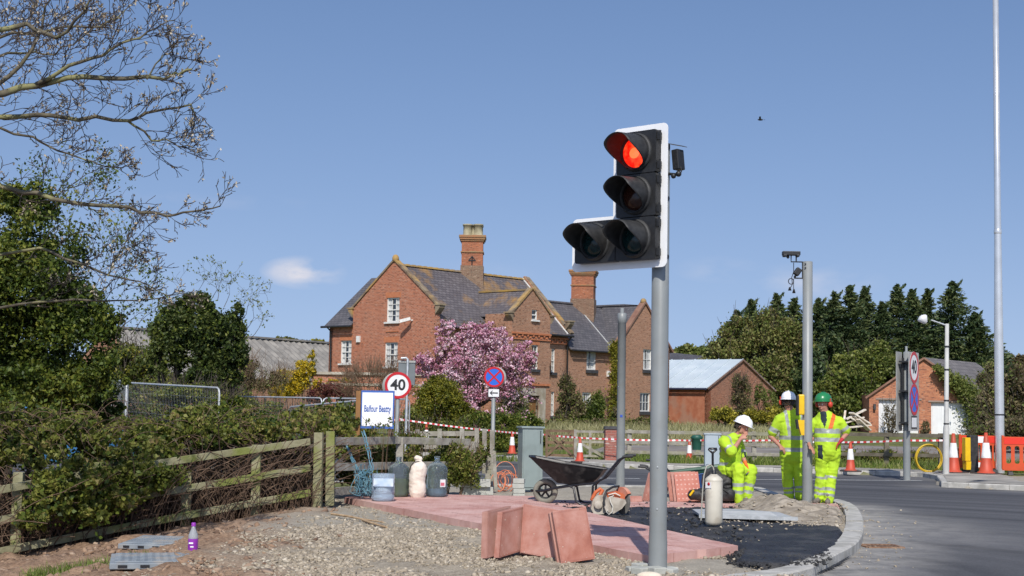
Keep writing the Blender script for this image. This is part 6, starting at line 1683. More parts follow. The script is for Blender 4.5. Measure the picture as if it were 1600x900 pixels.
# ------------------------------------------------------------------ standing workers
def stander(label, Y0, x0, ft, facing, back, green_back, cfg):
    j = J(Y0); g = base(x0, Y0); person = thing('person', label, 'person', (g.x, g.y, 0.0), 0)
    q = {k: j(*v) for k, v in cfg.items() if k not in ('fw', 'hh')}
    fw = Vector(cfg['fw']); 
    hcaps, hfin = head_parts(person, q['head'], fw, (0, 0, 1), 1.13, cfg['hh'][0], muff_m, 0, hair=cfg['hh'][1], muff_sides=cfg['hh'][2])
    body = hcaps + [(q['neck'], 0.072, q['head'] + Vector((0, 0, -0.05)), 0.07), (q['pel'], 0.13, q['chest'], 0.14), (q['chest'], 0.13, q['neck'], 0.08), (q['shL'], 0.055, q['elL'], 0.047), (q['elL'], 0.047, q['wrL'], 0.030), (q['shR'], 0.055, q['elR'], 0.047), (q['elR'], 0.047, q['wrR'], 0.030)]
    for sd_, w_, e_, sh_ in ((1, 'wrL', 'elL', 'shL'), (-1, 'wrR', 'elR', 'shR')):
        f_ = (q[w_] - q[e_]).normalized(); f_ = (f_ + (q['pel'] - q[w_]).normalized() * 0.25).normalized()
        body += hand_caps(q[w_] - f_ * 0.01, f_, sd_, (0, 0.3 if back else -0.3, -0.8), 1.05, 0.6)
    def clb(c, n_):
        if cfg['hh'][3]:
            if (c - q['wrR']).length < 0.21 and (c - q['elR']).length > 0.17 and seg_t(c, q['elR'], q['wrR'])[0] > 0.72: return 1
        return 0
    remeshed('body', body, [skin_m, redg_m], person, voxel=0.0095, smooth_it=2, classify=clb); hfin()
    zs = lambda py: j(x0, py).z
    xc = lambda c: c.x - (q['chest'].x + (q['pel'].x - q['chest'].x) * (q['chest'].z - c.z) / max(0.01, q['chest'].z - q['pel'].z))
    def clv(c, n_):
        for s_, e_ in (('shL', 'elL'), ('shR', 'elR')):
            t, d = seg_t(c, q[s_], q[e_])
            if d < 0.11 and abs(c.x - q['chest'].x) > 0.2:
                return 1 if 0.50 < t < 0.74 else 0
        if zs(cfg_b[0][1]) < c.z < zs(cfg_b[0][0]) or zs(cfg_b[1][1]) < c.z < zs(cfg_b[1][0]): return 1
        up_ = c.z > zs(cfg_b[0][0])
        if back:
            if n_.y < 0.25 and up_ and abs(xc(c) + 0.085 - (q['chest'].z - c.z) * 0.12) < 0.028: return 1
            if n_.y < 0.25 and up_ and abs(xc(c) - 0.17) < 0.028: return 1
        else:
            if n_.y < 0.2 and up_ and abs(xc(c) - 0.03 - (c.z - q['chest'].z) * 0.38) < 0.036: return 3
            if n_.y < 0.2 and up_ and c.z > q['chest'].z - 0.02 and abs(xc(c) + 0.07) < 0.045 * min(1, (c.z - q['chest'].z + 0.02) / 0.15): return 4
            if abs(xc(c) + 0.15) < 0.035 and c.z < zs(cfg_b[1][1]) - 0.06 and n_.y < 0.2: return 4
        return 0
    cfg_b = cfg_bands
    pel, ch = q['pel'], q['chest']
    vs_ = [(pel + Vector((-0.055, 0, -0.03)), 0.168, ch + Vector((-0.06, 0, 0)), 0.150), (pel + Vector((0.055, 0, -0.03)), 0.168, ch + Vector((0.06, 0, 0)), 0.150), (ch, 0.155, q['neck'] + Vector((0, 0, -0.02)), 0.10), (q['shL'], 0.09, q['shR'], 0.09), (q['shL'] + Vector((0.05, 0, 0.0)), 0.09, q['neck'] + Vector((-0.02, 0, 0.0)), 0.085), (q['shR'] + Vector((-0.05, 0, 0)), 0.09, q['neck'] + Vector((0.02, 0, 0.0)), 0.085),
           (q['shL'], 0.082, q['shL'].lerp(q['elL'], 0.78), 0.082), (q['shR'], 0.082, q['shR'].lerp(q['elR'], 0.78), 0.082)]
    if not back: vs_.append((pel + Vector((0.0, -0.05, 0.02)), 0.16, ch + Vector((0, -0.03, -0.1)), 0.14))
    remeshed('vest', vs_, [hiv, sil, hig, orng_m, navy_m], person, voxel=0.014, smooth_it=3, classify=clv, fold=0.018)
    def clt(c, n_):
        for k_, a_ in (('knL', 'anL'), ('knR', 'anR')):
            t, d = seg_t(c, q[k_], q[a_])
            if d < 0.13 and (0.48 < t < 0.60 or 0.72 < t < 0.84): return 1
            if not back and d < 0.13 and -0.02 < t < 0.08: return 1
        return 0
    hl, hr = pel + Vector((-0.09, 0, -0.10)), pel + Vector((0.09, 0, -0.10))
    remeshed('trousers', [(pel + Vector((-0.05, 0, 0)), 0.145, pel + Vector((0.05, 0, 0)), 0.145), (hl, 0.118, q['knL'], 0.088), (hr, 0.118, q['knR'], 0.088), (q['knL'], 0.088, q['anL'], 0.082), (q['knR'], 0.088, q['anR'], 0.082)], [hiv, sil, hig], person, voxel=0.014, smooth_it=3, classify=clt, fold=0.026)
    fy = 0.20 if back else -0.20
    fx = cfg['fw'][0] * 0.12
    boots(person, [((q['anL'].x, q['anL'].y, ft), (q['anL'].x + fx - 0.03, q['anL'].y + fy, ft)), ((q['anR'].x, q['anR'].y, ft), (q['anR'].x + fx + 0.03, q['anR'].y + fy, ft))])
    return person
cfg_bands = ((681, 687), (699, 706), 693)
stander('worker seen from behind in a yellow hi-vis vest and white helmet, hands on hips', 26.3, 1238, 0.02, 1, True, True, dict(
    head=(1232, 629, 0), neck=(1234, 645, 0), chest=(1237, 667, 0), pel=(1238, 712, 0), shL=(1218, 655, 0), elL=(1204, 682, 0.05), wrL=(1219, 697, -0.10), shR=(1257, 655, 0), elR=(1271, 682, 0.05), wrR=(1262, 697, -0.05),
    knL=(1230, 747, 0), anL=(1233, 775, 0.02), knR=(1249, 747, -0.03), anR=(1250, 774, -0.05), fw=(0.30, 0.9, -0.12), hh=(helw_m, True, (-1,), False)))
cfg_bands = ((670, 677), (684, 690), 693)
stander('worker facing left with green helmet, orange braces stripe, red gloves and hands on hips', 25.0, 1293, 0.02, 1, False, False, dict(
    head=(1287, 632, 0), neck=(1289, 648, 0), chest=(1292, 668, 0), pel=(1293, 706, 0), shL=(1272, 661, 0.08), elL=(1259, 684, 0.12), wrL=(1266, 698, -0.1), shR=(1311, 659, -0.02), elR=(1324, 676, 0.0), wrR=(1313, 690, -0.12),
    knL=(1283, 745, 0), anL=(1280, 778, 0.02), knR=(1299, 745, -0.03), anR=(1294, 782, -0.08), fw=(-0.72, -0.60, -0.12), hh=(helg_m, True, (-1, 1), True)))
print('people done')

# ------------------------------------------------------------------ black wheelbarrow
def steel_tube(b, pts, r=0.017, n=8): b.tube(pts, r, n)
def wheelbarrow(loc, rz, label, tray_m, frame_m, scale=1.0, legs=True):
    t = thing('wheelbarrow', label, 'wheelbarrow', loc, rz); t.scale = (scale,) * 3
    # local x along the barrow (wheel at 0, handles at +x)
    rim = [(-0.22, -0.30, 0.72), (-0.26, 0.0, 0.73), (-0.22, 0.30, 0.72), (0.25, 0.34, 0.64), (0.92, 0.30, 0.555), (0.95, 0, 0.55), (0.92, -0.30, 0.555), (0.25, -0.34, 0.64)]
    bot = [(0.20, -0.16, 0.33), (0.18, 0, 0.33), (0.20, 0.16, 0.33), (0.40, 0.19, 0.31), (0.74, 0.18, 0.34), (0.76, 0, 0.34), (0.74, -0.18, 0.34), (0.40, -0.19, 0.31)]
    b = B(); n_ = 8; ins = lambda v, k: Vector(v) + (Vector((0.35, 0, 0.6)) - Vector(v)).normalized() * k
    rings = [[Vector(p) for p in rim], [Vector(r_).lerp(Vector(q_), 0.5) + (Vector(r_) - Vector((0.35, 0, 0.5))) * 0.03 for r_, q_ in zip(rim, bot)], [Vector(p) for p in bot]]
    inn = [[ins(p, 0.006) for p in r_] for r_ in rings]
    vs = [p for r_ in rings for p in r_]; fs = [(i * n_ + k, i * n_ + (k + 1) % n_, (i + 1) * n_ + (k + 1) % n_, (i + 1) * n_ + k) for i in range(2) for k in range(n_)] + [tuple(range(2 * n_, 3 * n_))]
    b.add(vs, fs, 0, False); b.add([p for r_ in inn for p in r_], [f[::-1] for f in fs], 0, False)
    b.build('tray', tray_m, t)
    b = B(); b.tube([Vector(p) for p in rim], 0.009, 6, close=True); b.build('tray_rim', tray_m, t)
    for s_ in (-1, 1):
        b = B(); steel_tube(b, [(-0.03, s_ * 0.08, 0.20), (0.16, s_ * 0.14, 0.245), (0.45, s_ * 0.20, 0.30), (0.78, s_ * 0.24, 0.345), (0.92, s_ * 0.27, 0.42), (1.02, s_ * 0.29, 0.55), (1.14, s_ * 0.30, 0.70), (1.24, s_ * 0.30, 0.755), (1.32, s_ * 0.30, 0.76)])
        h = b.build('handle_tube', frame_m, t)
        b = B(); b.tube([(1.20, s_ * 0.30, 0.745), (1.25, s_ * 0.30, 0.757), (1.36, s_ * 0.30, 0.762)], 0.022, 8); b.build('grip', blackp, h)
        if legs:
            b = B(); steel_tube(b, [(0.38, s_ * 0.19, 0.29), (0.46, s_ * 0.22, 0.26), (0.50, s_ * 0.24, 0.06), (0.58, s_ * 0.25, 0.015), (0.66, s_ * 0.25, 0.015), (0.745, s_ * 0.25, 0.05), (0.755, s_ * 0.25, 0.30), (0.80, s_ * 0.25, 0.35)]); b.build('leg', frame_m, t)
    if legs:
        b = B(); steel_tube(b, [(-0.03, -0.08, 0.2), (-0.09, -0.06, 0.19), (-0.22, 0, 0.20), (-0.09, 0.06, 0.19), (-0.03, 0.08, 0.2)]); b.build('nose_guard', frame_m, t)
        b = B(); rot = Matrix.Rotation(R(90), 3, 'X')
        b.lathe([(0.115, -0.035), (0.15, -0.045), (0.178, -0.036), (0.19, -0.018), (0.19, 0.018), (0.178, 0.036), (0.15, 0.045), (0.115, 0.035), (0.115, -0.035)], 36, (0, 0, 0.19), rot, cap=False)
        w = b.build('wheel', M('dusty_tyre', (0.24, 0.23, 0.19), (0.15, 0.145, 0.12), scale=8, rough=0.95), t)
        b = B()
        b.lathe([(0.116, -0.03), (0.118, -0.032), (0.105, -0.02), (0.09, -0.012), (0.09, 0.012), (0.105, 0.02), (0.118, 0.032), (0.116, 0.03)], 30, (0, 0, 0.19), rot, cap=False)
        b.lathe([(0.0, -0.05), (0.028, -0.05), (0.028, 0.05), (0, 0.05)], 12, (0, 0, 0.19), rot)
        for k in range(5):
            a = k * 2 * math.pi / 5 + 0.3; b.beam((0.02 * math.cos(a), 0, 0.19 + 0.02 * math.sin(a)), (0.10 * math.cos(a), 0, 0.19 + 0.10 * math.sin(a)), 0.03, 0.02, up=Vector((0, 1, 0)))
        b.build('rim', blackp, w)
        b = B(); b.tube([(0, -0.10, 0.195), (0, 0.10, 0.195)], 0.010, 6); b.build('axle', frame_m, w)
    return t
steelb = M('black_barrow_steel', (0.008, 0.008, 0.009), (0.016, 0.016, 0.017), scale=7, rough=0.42, c3=(0.13, 0.12, 0.11), s3=6, a3=0.3, spec=0.4)
frameb = M('black_tube_steel', (0.012, 0.012, 0.016), (0.02, 0.02, 0.024), scale=9, rough=0.3)
g = gp(852, 787, 0.05)
wheelbarrow((g.x, g.y, 0.05), R(-9), 'black wheelbarrow with dusty wheel standing on the tarmac before the grey pole', steelb, frameb, 1.02)
# two more barrows, one in the other, behind the tactile slabs
g = gp(1072, 776, 0.05)
wheelbarrow((g.x + 0.55, g.y + 0.9, -0.20), R(172), 'upturned blue wheelbarrow half hidden behind the blistered slabs', M('blue_tray', (0.02, 0.07, 0.24), (0.03, 0.10, 0.30), scale=5, rough=0.4), frameb, 0.95, legs=False)
wheelbarrow((g.x + 0.75, g.y + 1.3, -0.10), R(186), 'dark green wheelbarrow resting on the blue one', M('green_tray', (0.02, 0.07, 0.045), (0.04, 0.11, 0.07), scale=5, rough=0.5), frameb, 0.95, legs=False)

# ------------------------------------------------------------------ cut off saw
ws_m = M('dusty_white_saw', (0.50, 0.45, 0.38), (0.36, 0.32, 0.26), scale=8, rough=0.8, c3=(0.24, 0.2, 0.16), s3=9)
or_m = M('saw_orange', (0.58, 0.12, 0.03), (0.42, 0.11, 0.045), scale=8, rough=0.55)
pk_m = M('dusty_orange_guard', (0.50, 0.17, 0.10), (0.56, 0.28, 0.20), scale=8, rough=0.7)
g = gp(948, 803, 0.05); Ys = g.y; kx = Ys / F
SW = thing('cut_off_saw', 'dusty orange and white petrol cut off saw lying on the black tarmac', 'power saw', (g.x, g.y, 0.055), 0)
def s2(px, py, dy=0.0): return Vector(((px - 948) * kx, dy, (804 - py) * kx))
b = B(); b.prism([(p.x, p.z) for p in [s2(*q) for q in ((945, 781), (953, 777), (975, 781), (977, 786), (970, 795), (957, 803), (946, 800), (942, 790))]], (0, -0.16, 0), (1, 0, 0), (0, 0, 1), (0, 0.12, 0)); b.build('belt_cover', ws_m, SW, bevel=0.02)
b = B(); b.prism([(p.x, p.z) for p in [s2(*q) for q in ((926, 783), (931, 776), (946, 775), (950, 800), (940, 806), (928, 805), (923, 797))]], (0, -0.06, 0), (1, 0, 0), (0, 0, 1), (0, 0.26, 0)); b.build('engine_body', ws_m, SW, bevel=0.02)
b = B(); b.lathe([(0.0, 0), (0.055, 0), (0.06, 0.02), (0.06, 0.05), (0, 0.05)], 18, s2(934, 790, -0.065), Matrix.Rotation(R(90), 3, 'X')); b.build('starter_cover', ws_m, SW, bevel=0.005)
b = B(); b.prism([(p.x, p.z) for p in [s2(*q) for q in ((946, 773), (962, 769), (975, 774), (976, 783), (950, 781))]], (0, -0.04, 0), (1, 0, 0), (0, 0, 1), (0, 0.18, 0)); b.build('top_cover', or_m, SW, bevel=0.015)
b = B(); b.tube([s2(926, 780), s2(930, 772), s2(938, 766), s2(941, 768), s2(937, 777), s2(928, 784), s2(924, 782), s2(926, 780)], 0.026, 8); b.build('rear_handle', or_m, SW)
b = B(); b.tube([s2(943, 790, -0.17), s2(942, 778, -0.15), s2(947, 768, -0.1), s2(957, 763, 0.0), s2(967, 762, 0.1), s2(966, 775, 0.14)], 0.016, 8); b.build('front_handle', blackp, SW)
bl = s2(973, 785, 0.06); brot = Matrix.Rotation(R(-58), 3, 'Z') @ Matrix.Rotation(R(90), 3, 'X') 
b = B(); b.lathe([(0, -0.003), (0.185, -0.002), (0.185, 0.002), (0, 0.003)], 40, bl, brot, smooth=False); b.lathe([(0, -0.012), (0.05, -0.012), (0.05, 0.012), (0, 0.012)], 16, bl, brot); b.build('cutting_disc', M('worn_disc', (0.24, 0.235, 0.22), (0.16, 0.155, 0.15), scale=20, rough=0.6), SW)
b = B(); gpts = []
for (rr_, yy_) in ((0.0, -0.03), (0.2, -0.03), (0.205, -0.02), (0.205, 0.02), (0.2, 0.03), (0.0, 0.03)): gpts.append((rr_, yy_))
nn_ = 18
vs = []
for k in range(nn_ + 1):
    a = R(35 + 165 * k / nn_)
    for (rr_, yy_) in gpts: vs.append(bl + brot @ Vector((rr_ * math.cos(a), rr_ * math.sin(a), yy_)))
m_ = len(gpts); b.add(vs, [(i * m_ + q, i * m_ + q + 1, (i + 1) * m_ + q + 1, (i + 1) * m_ + q) for i in range(nn_) for q in range(m_ - 1)], 0, False); b.build('blade_guard', pk_m, SW)
b = B(); b.tube([s2(958, 776, -0.06), s2(951, 778, -0.17), s2(952, 784, -0.19), s2(956, 792, -0.19), s2(955, 800, -0.19), s2(950, 804, -0.19), s2(946, 800, -0.19), s2(948, 797, -0.18)], 0.008, 6); b.tube([s2(950, 775, -0.05), s2(960, 772, -0.08), s2(968, 776, -0.06)], 0.010, 6); b.build('hose', M('dusty_white_hose', (0.6, 0.57, 0.5), rough=0.6), SW)

# ------------------------------------------------------------------ loose slabs
chip_m = M('cement_specks', (0.62, 0.52, 0.46), (0.5, 0.38, 0.32), scale=30, rough=0.9)
stand_m = slab_mat('standing_red_slab', (0.27, 0.095, 0.07), (0.36, 0.145, 0.105), (0.43, 0.22, 0.18), 0.42)
edge_m = slab_mat('dusty_red_slab', (0.34, 0.16, 0.12), (0.40, 0.20, 0.16), (0.44, 0.26, 0.22), 0.4)
def slab(bl, br, tl, th, name, label, mat, group=None, size=None, blister=False):
    """slab from three corners of its front face; thickness goes behind it"""
    u = (br - bl); w = size or u.length; u.normalize(); v = tl - bl; h = size or v.length; v = (v - u * v.dot(u)).normalized(); n_ = u.cross(v)
    t = thing(name, label, 'paving slab', tuple(bl), 0, group); b = B()
    rt = Matrix((u, -n_, v)).transposed()
    uu, vv = (br - bl), (tl - bl); b.prism([(0, 0), (1, 0), (1, 1), (0, 1)], (0, 0, 0), uu, vv, -n_ * th); b.build('slab', mat, t, bevel=0.007)
    if blister:
        b = B()
        for i in range(6):
            for k in range(6):
                b.lathe([(0.016, 0.0), (0.012, 0.004), (0.0, 0.006)], 8, u * w * (i + 0.6) / 6.2 + v * h * (k + 0.6) / 6.2, Matrix((u, v, n_)).transposed(), mi=0, cap=False)
        b.build('blister_dome', M('worn_dome', (0.62, 0.36, 0.30), rough=0.8), t)
    else:
        b = B(); e = 0.012
        for (p, q) in (((0, 0), (1, 0)), ((1, 0), (1, 1)), ((1, 1), (0, 1)), ((0, 1), (0, 0))):
            e2 = 0.03; A_ = uu * (e2 + (1 - 2 * e2) * p[0]) + vv * (e2 + (1 - 2 * e2) * p[1]); B_ = uu * (e2 + (1 - 2 * e2) * q[0]) + vv * (e2 + (1 - 2 * e2) * q[1])
            b.beam(A_ - n_ * 0.002, B_ - n_ * 0.002, 0.012, 0.007, up=n_)
        b.build('mould_edge', mat, t)
        b = B()
        for _ in range(9):
            a1, b1, r1 = random.uniform(0.04, 0.96), random.choice((random.uniform(0.02, 0.98), random.uniform(0.0, 0.06))), random.uniform(0.002, 0.007)
            b.ball(uu * a1 + vv * b1 + n_ * 0.001, r1, 0, 6, sc=(1, 0.4, random.uniform(0.6, 1.6)))
        b.build('cement_specks', chip_m, t, kind='stuff')
    return t
GS = 'red slabs leaning in the gravel'
d0 = 14.9
a_, c_, e_ = at(877, 881, d0), at(930, 873, d0 + 0.10), at(863, 799, d0 + 0.13)
slab(a_, c_, e_, 0.058, 'leaning_slab', 'red slab leaning at the front, its speckled face square to the view', stand_m, GS)
off = (c_ - a_).cross(e_ - a_).normalized()
back_ = off * -0.064
slab(a_ + back_ + Vector((-0.02, 0, 0.01)), c_ + back_ + Vector((-0.02, 0, 0.01)), e_ + back_ + Vector((-0.015, 0, 0.0)), 0.05, 'leaning_slab', 'red slab hidden close behind the front speckled slab', edge_m, GS)
a_, c_, e_ = at(813, 863, d0 + 0.55), at(868, 874, d0 + 0.35), at(818, 787, d0 + 0.66)
slab(a_, c_, e_, 0.06, 'leaning_slab', 'plain red slab in the middle, half covered by the front slab', stand_m, GS)
back_ = (c_ - a_).cross(e_ - a_).normalized() * -0.066
for k in range(1, 6):
    o_ = back_ * k + Vector((-0.035 * k, 0, 0)); slab(a_ + o_, c_ + o_, e_ + o_ + Vector((-0.006 * k, 0, -0.004 * k)), 0.058, 'leaning_slab', ('red slab directly behind the plain middle slab', 'third slab back in the middle stack', 'fourth slab back in the middle stack', 'fifth slab back in the middle stack', 'rearmost red slab of the middle stack')[k - 1], edge_m, GS)
a_, c_, e_ = at(779, 872, d0 + 0.25), at(815, 861, d0 + 0.62), at(785, 800, d0 + 0.36)
slab(a_, c_, e_, 0.058, 'leaning_slab', 'red slab turned away to the right, second from the left of the leaning slabs', stand_m, GS)
u_ = (c_ - a_); v_ = (e_ - a_); nb_ = u_.cross(v_).normalized() * -1
slab(a_ + nb_ * 0.062 + Vector((-0.07, -0.05, 0.0)), c_ + nb_ * 0.062 + Vector((-0.07, -0.05, 0.0)), e_ + nb_ * 0.062 + Vector((-0.10, -0.05, 0.01)), 0.07, 'leaning_slab', 'pale edged slab at the left end of the leaning slabs', edge_m, GS)
# tactile slabs by the barrows
GT = 'blistered slabs stood on end by the bag'
a_, c_, e_ = at(1058, 784, 24.3), at(1096, 782, 24.3), at(1053, 739, 24.55)
slab(a_, c_, e_, 0.07, 'tactile_slab', 'blistered red slab standing on end left of the white water bottle', slab_mat('tactile_red', (0.44, 0.16, 0.12), (0.50, 0.21, 0.16), (0.54, 0.26, 0.2), 0.15), GT, blister=True)
slab(a_ + Vector((-0.04, 0.08, 0)), c_ + Vector((-0.04, 0.08, 0)), e_ + Vector((-0.04, 0.09, 0)), 0.06, 'tactile_slab', 'plain slab standing directly behind the blistered one', edge_m, GT)
slab(a_ + Vector((-0.10, 0.16, 0)), c_ + Vector((-0.10, 0.16, 0)), e_ + Vector((-0.10, 0.18, 0)), 0.06, 'tactile_slab', 'rearmost dark edged slab standing behind the blistered one', stand_m, GT)
a_, c_, e_ = at(1006, 783, 24.6), at(1040, 783, 24.9), at(1017, 737, 24.9)
slab(a_, c_, e_, 0.06, 'tactile_slab', 'red slab leaning behind the traffic light pole', stand_m, GT)
g = gp(985, 787, 0.05); 
for q_, (dx_, lb) in enumerate(((0.0, 'small red brick offcut lying by the saw blade'),)):
    t = thing('brick_offcut', lb, 'brick', (g.x + 0.1, g.y + 0.4, 0.06), 0.2); b = B(); b.box((0, 0, 0.045), (0.22, 0.10, 0.09)); b.build('brick', stand_m, t, bevel=0.006)

# ------------------------------------------------------------------ white water bottle with hose
g = gp(1115, 822, 0.05); kb = g.y / F
WB = thing('water_bottle', 'white dust suppression water bottle with grey hose standing on the tarmac', 'water bottle', (g.x, g.y, 0.06), 0)
wb_m = M('grimy_white_bottle', (0.66, 0.62, 0.52), (0.50, 0.46, 0.38), scale=3, rough=0.5, c3=(0.34, 0.29, 0.22), s3=5, a3=0.5)
r_b = 13.7 * kb; H_ = 75 * kb
b = B(); b.lathe([(r_b * 0.55, 0), (r_b * 0.9, 0.012), (r_b, 0.05), (r_b, H_ - 0.06), (r_b * 0.97, H_ - 0.03), (r_b * 0.75, H_ - 0.005), (r_b * 0.35, H_ + 0.03), (0, H_ + 0.035)], 32); b.lathe([(r_b * 1.008, H_ - 0.055), (r_b * 1.02, H_ - 0.05), (r_b * 1.008, H_ - 0.045)], 32, cap=False); b.build('bottle', wb_m, WB)
b = B(); b.lathe([(0.03, H_ + 0.02), (0.03, H_ + 0.075), (0.02, H_ + 0.08), (0, H_ + 0.08)], 14); b.build('cap', blackp, WB)
b = B(); hz0 = H_ + 0.07
b.tube([(0, 0, hz0), (-0.01, 0, hz0 + 0.05), (-0.05, -0.01, hz0 + 0.085), (-0.10, -0.02, hz0 + 0.06), (-0.135, -0.03, hz0 - 0.06), (-0.150, -0.03, hz0 - 0.25), (-0.160, -0.03, hz0 - 0.45), (-0.165, -0.03, 0.10), (-0.175, -0.03, 0.02)], 0.0095, 8); b.build('hose', M('grey_hose', (0.36, 0.35, 0.30), rough=0.5), WB)
b = B(); b.tube([(-0.175, -0.03, 0.012), (-0.15, -0.04, 0.03), (-0.12, -0.05, 0.09)], 0.008, 6); b.tube([(-0.205, -0.04, 0.01), (-0.185, -0.05, 0.015), (-0.17, -0.04, 0.06)], 0.010, 6); b.build('hose_fitting', blackp, WB)
b = B(); b.box((-r_b * 0.72, -r_b * 0.75, H_ - 0.11), (0.09, 0.003, 0.075), Matrix.Rotation(R(-43), 3, 'Z')); lb_ = b.build('label', signw, WB); 
b = B(); b.lathe([(0, 0), (0.022, 0), (0.022, 0.003), (0, 0.003)], 14, (-r_b * 0.68, -r_b * 0.775, H_ - 0.095), Matrix.Rotation(R(-43), 3, 'Z') @ Matrix.Rotation(R(90), 3, 'X')); b.build('logo_disc', red_m, lb_)
# ------------------------------------------------------------------ black bag, seat bag, shovel
bagm = M('black_holdall', (0.014, 0.014, 0.015), (0.035, 0.034, 0.033), scale=7, rough=0.6, bump=0.5, bscale=20, c3=(0.12, 0.11, 0.10), s3=6, a3=0.25)
def blob_thing(name, label, cat, Y, pts, mat, fold=0.03, group=None, voxel=0.02):
    g = base(pts[0][0], Y); t = thing(name, label, cat, (g.x, g.y, 0.05))
    caps = [(at(a, b_, Y + dy0), r0, at(c, d, Y + dy1), r1) for (a, b_, dy0, r0, c, d, dy1, r1) in pts]
    remeshed('shell', caps, [mat], t, voxel=voxel, smooth_it=4, fold=fold); return t
t = blob_thing('tool_bag', 'black holdall lying in front of the sitting worker', 'bag', 23.9, [(1082, 773, 0, 0.085, 1112, 772, 0, 0.10), (1112, 772, 0, 0.10, 1140, 772, 0, 0.09), (1082, 774, 0, 0.07, 1142, 776, 0, 0.07), (1095, 768, 0.1, 0.06, 1130, 768, 0.1, 0.06)], bagm, 0.02)
b = B(); b.tube([at(1095, 768, 23.8), at(1108, 760, 23.82), at(1125, 761, 23.82), at(1138, 770, 23.8)], 0.012, 6); b.build('strap', bagm, t, world=True)
b = B(); b.tube([at(1078, 774, 23.82), at(1084, 766, 23.8)], 0.02, 6); b.build('buckle', yel, t, world=True)
blob_thing('rubble_sack', 'large full black sack used as a seat by the worker with the white helmet', 'sack', 24.35, [(1118, 752, 0, 0.22, 1136, 756, 0, 0.22), (1120, 766, 0, 0.2, 1140, 768, 0, 0.18), (1112, 745, 0, 0.14, 1140, 746, 0, 0.13)], bagm, 0.04)
sb_ = at(1114, 760, 24.9); st_ = at(1113.5, 708, 24.9)
t = thing('shovel', 'black handled shovel standing upright in the barrows', 'shovel', tuple(Vector((sb_.x, sb_.y, sb_.z))), 0)
b = B(); b.tube([sb_, st_], 0.020, 8); b.build('shaft', frameb, t, world=True)
b = B(); b.tube([st_, at(1107, 702, 24.9), at(1107.5, 701, 24.9), at(1120, 701, 24.9), at(1120, 702, 24.9), st_], 0.018, 8); b.build('d_handle', frameb, t, world=True)
b = B(); b.prism([(-0.1, 0), (0.1, 0), (0.09, -0.25), (0, -0.3), (-0.09, -0.25)], sb_, (1, 0, 0), (0, 0, 1), (0, 0.004, 0)); b.build('blade', galv, t, world=True)

# ------------------------------------------------------------------ big water bottles, sand bag
def glassy(name, col, a):
    m, n, l, b = nmat(name); b.inputs['Base Color'].default_value = rgb(col); b.inputs['Roughness'].default_value = 0.08; b.inputs['IOR'].default_value = 1.25
    b.inputs['Transmission Weight'].default_value = a; b.inputs['Alpha'].default_value = 1.0; return m
blu_g = glassy('blue_bottle_plastic', (0.56, 0.68, 0.76), 0.9)
pal_g = glassy('pale_bottle_plastic', (0.70, 0.80, 0.90), 0.75)
grn_w = M('green_stale_water', (0.075, 0.10, 0.018), (0.11, 0.13, 0.03), scale=4, rough=0.2); pal_w = M('clear_water_fill', (0.52, 0.60, 0.66), rough=0.1); dk_w = M('dark_blue_fill', (0.12, 0.17, 0.21), (0.16, 0.21, 0.25), scale=5, rough=0.15)
def big_bottle(px, ybase, ytop, wpx, label, fill, level, cut=False):
    g = gp(px, ybase, 0.085); k = g.y / F; r = wpx * k / 2; H = (ybase - ytop) * k
    t = thing('water_bottle', label, 'water bottle', (g.x, g.y, 0.088), 0, 'big water cooler bottles on the red paving')
    if cut: prof = [(r * 0.85, 0), (r * 0.98, 0.02), (r, H * 0.2), (r * 0.94, H * 0.25), (r, H * 0.3), (r, H * 0.58), (r * 0.95, H * 0.63), (r, H * 0.68), (r, H * 0.92), (r * 0.98, H)]
    else: prof = [(r * 0.85, 0), (r * 0.97, 0.02), (r, H * 0.1), (r * 0.93, H * 0.18), (r, H * 0.24), (r, H * 0.42), (r * 0.94, H * 0.5), (r, H * 0.57), (r, H * 0.66), (r * 0.93, H * 0.74), (r * 0.6, H * 0.82), (r * 0.26, H * 0.87), (r * 0.22, H * 0.95), (r * 0.27, H * 0.955), (r * 0.27, H), (0, H)]
    b = B(); b.lathe(prof, 32, cap=not cut)
    if cut: b.lathe([(p[0] - 0.004, p[1] + (0.004 if i == 0 else 0)) for i, p in enumerate(prof)][::-1], 32, cap=False); b.lathe([(0, 0.003), (r * 0.84, 0.003)], 32, cap=False)
    b.build('bottle', pal_g if cut else blu_g, t)
    b = B(); pr = [(rr - 0.010, z) for rr, z in prof if z < H * level and rr > 0.03]; pr[0] = (pr[0][0], 0.008); pr.append((pr[-1][0], H * level)); b.lathe(pr, 28); b.build('water', fill, t)
    return t
big_bottle(622, 776, 715, 33, 'big blue bottle with green water in it, left of the cream sack', grn_w, 0.46)
t = big_bottle(682, 776, 714, 33, 'big empty looking blue bottle with a small label, right of the cream sack', dk_w, 0.2)
b = B(); r_ = 33 * 23.3 / F / 2; b.box((r_ * 0.62, -r_ * 0.82, 0.22), (0.10, 0.004, 0.12), Matrix.Rotation(R(37), 3, 'Z')); q = b.build('label', signw, t); b = B(); b.box((r_ * 0.60, -r_ * 0.86, 0.205), (0.07, 0.003, 0.05), Matrix.Rotation(R(37), 3, 'Z')); b.build('print', M('pink_print', (0.6, 0.15, 0.2), rough=0.5), q)
t = big_bottle(598, 783, 741, 36, 'cut down pale plastic bottle open at the top, at the corner of the paving', pal_w, 0.35, cut=True)
b = B(); b.box((0.02, -0.195, 0.29), (0.30, 0.006, 0.12)); b.build('label', M('pale_blue_label', (0.42, 0.56, 0.74), (0.65, 0.72, 0.8), scale=9, rough=0.5), t)
g = gp(652, 777, 0.085); Yb = g.y
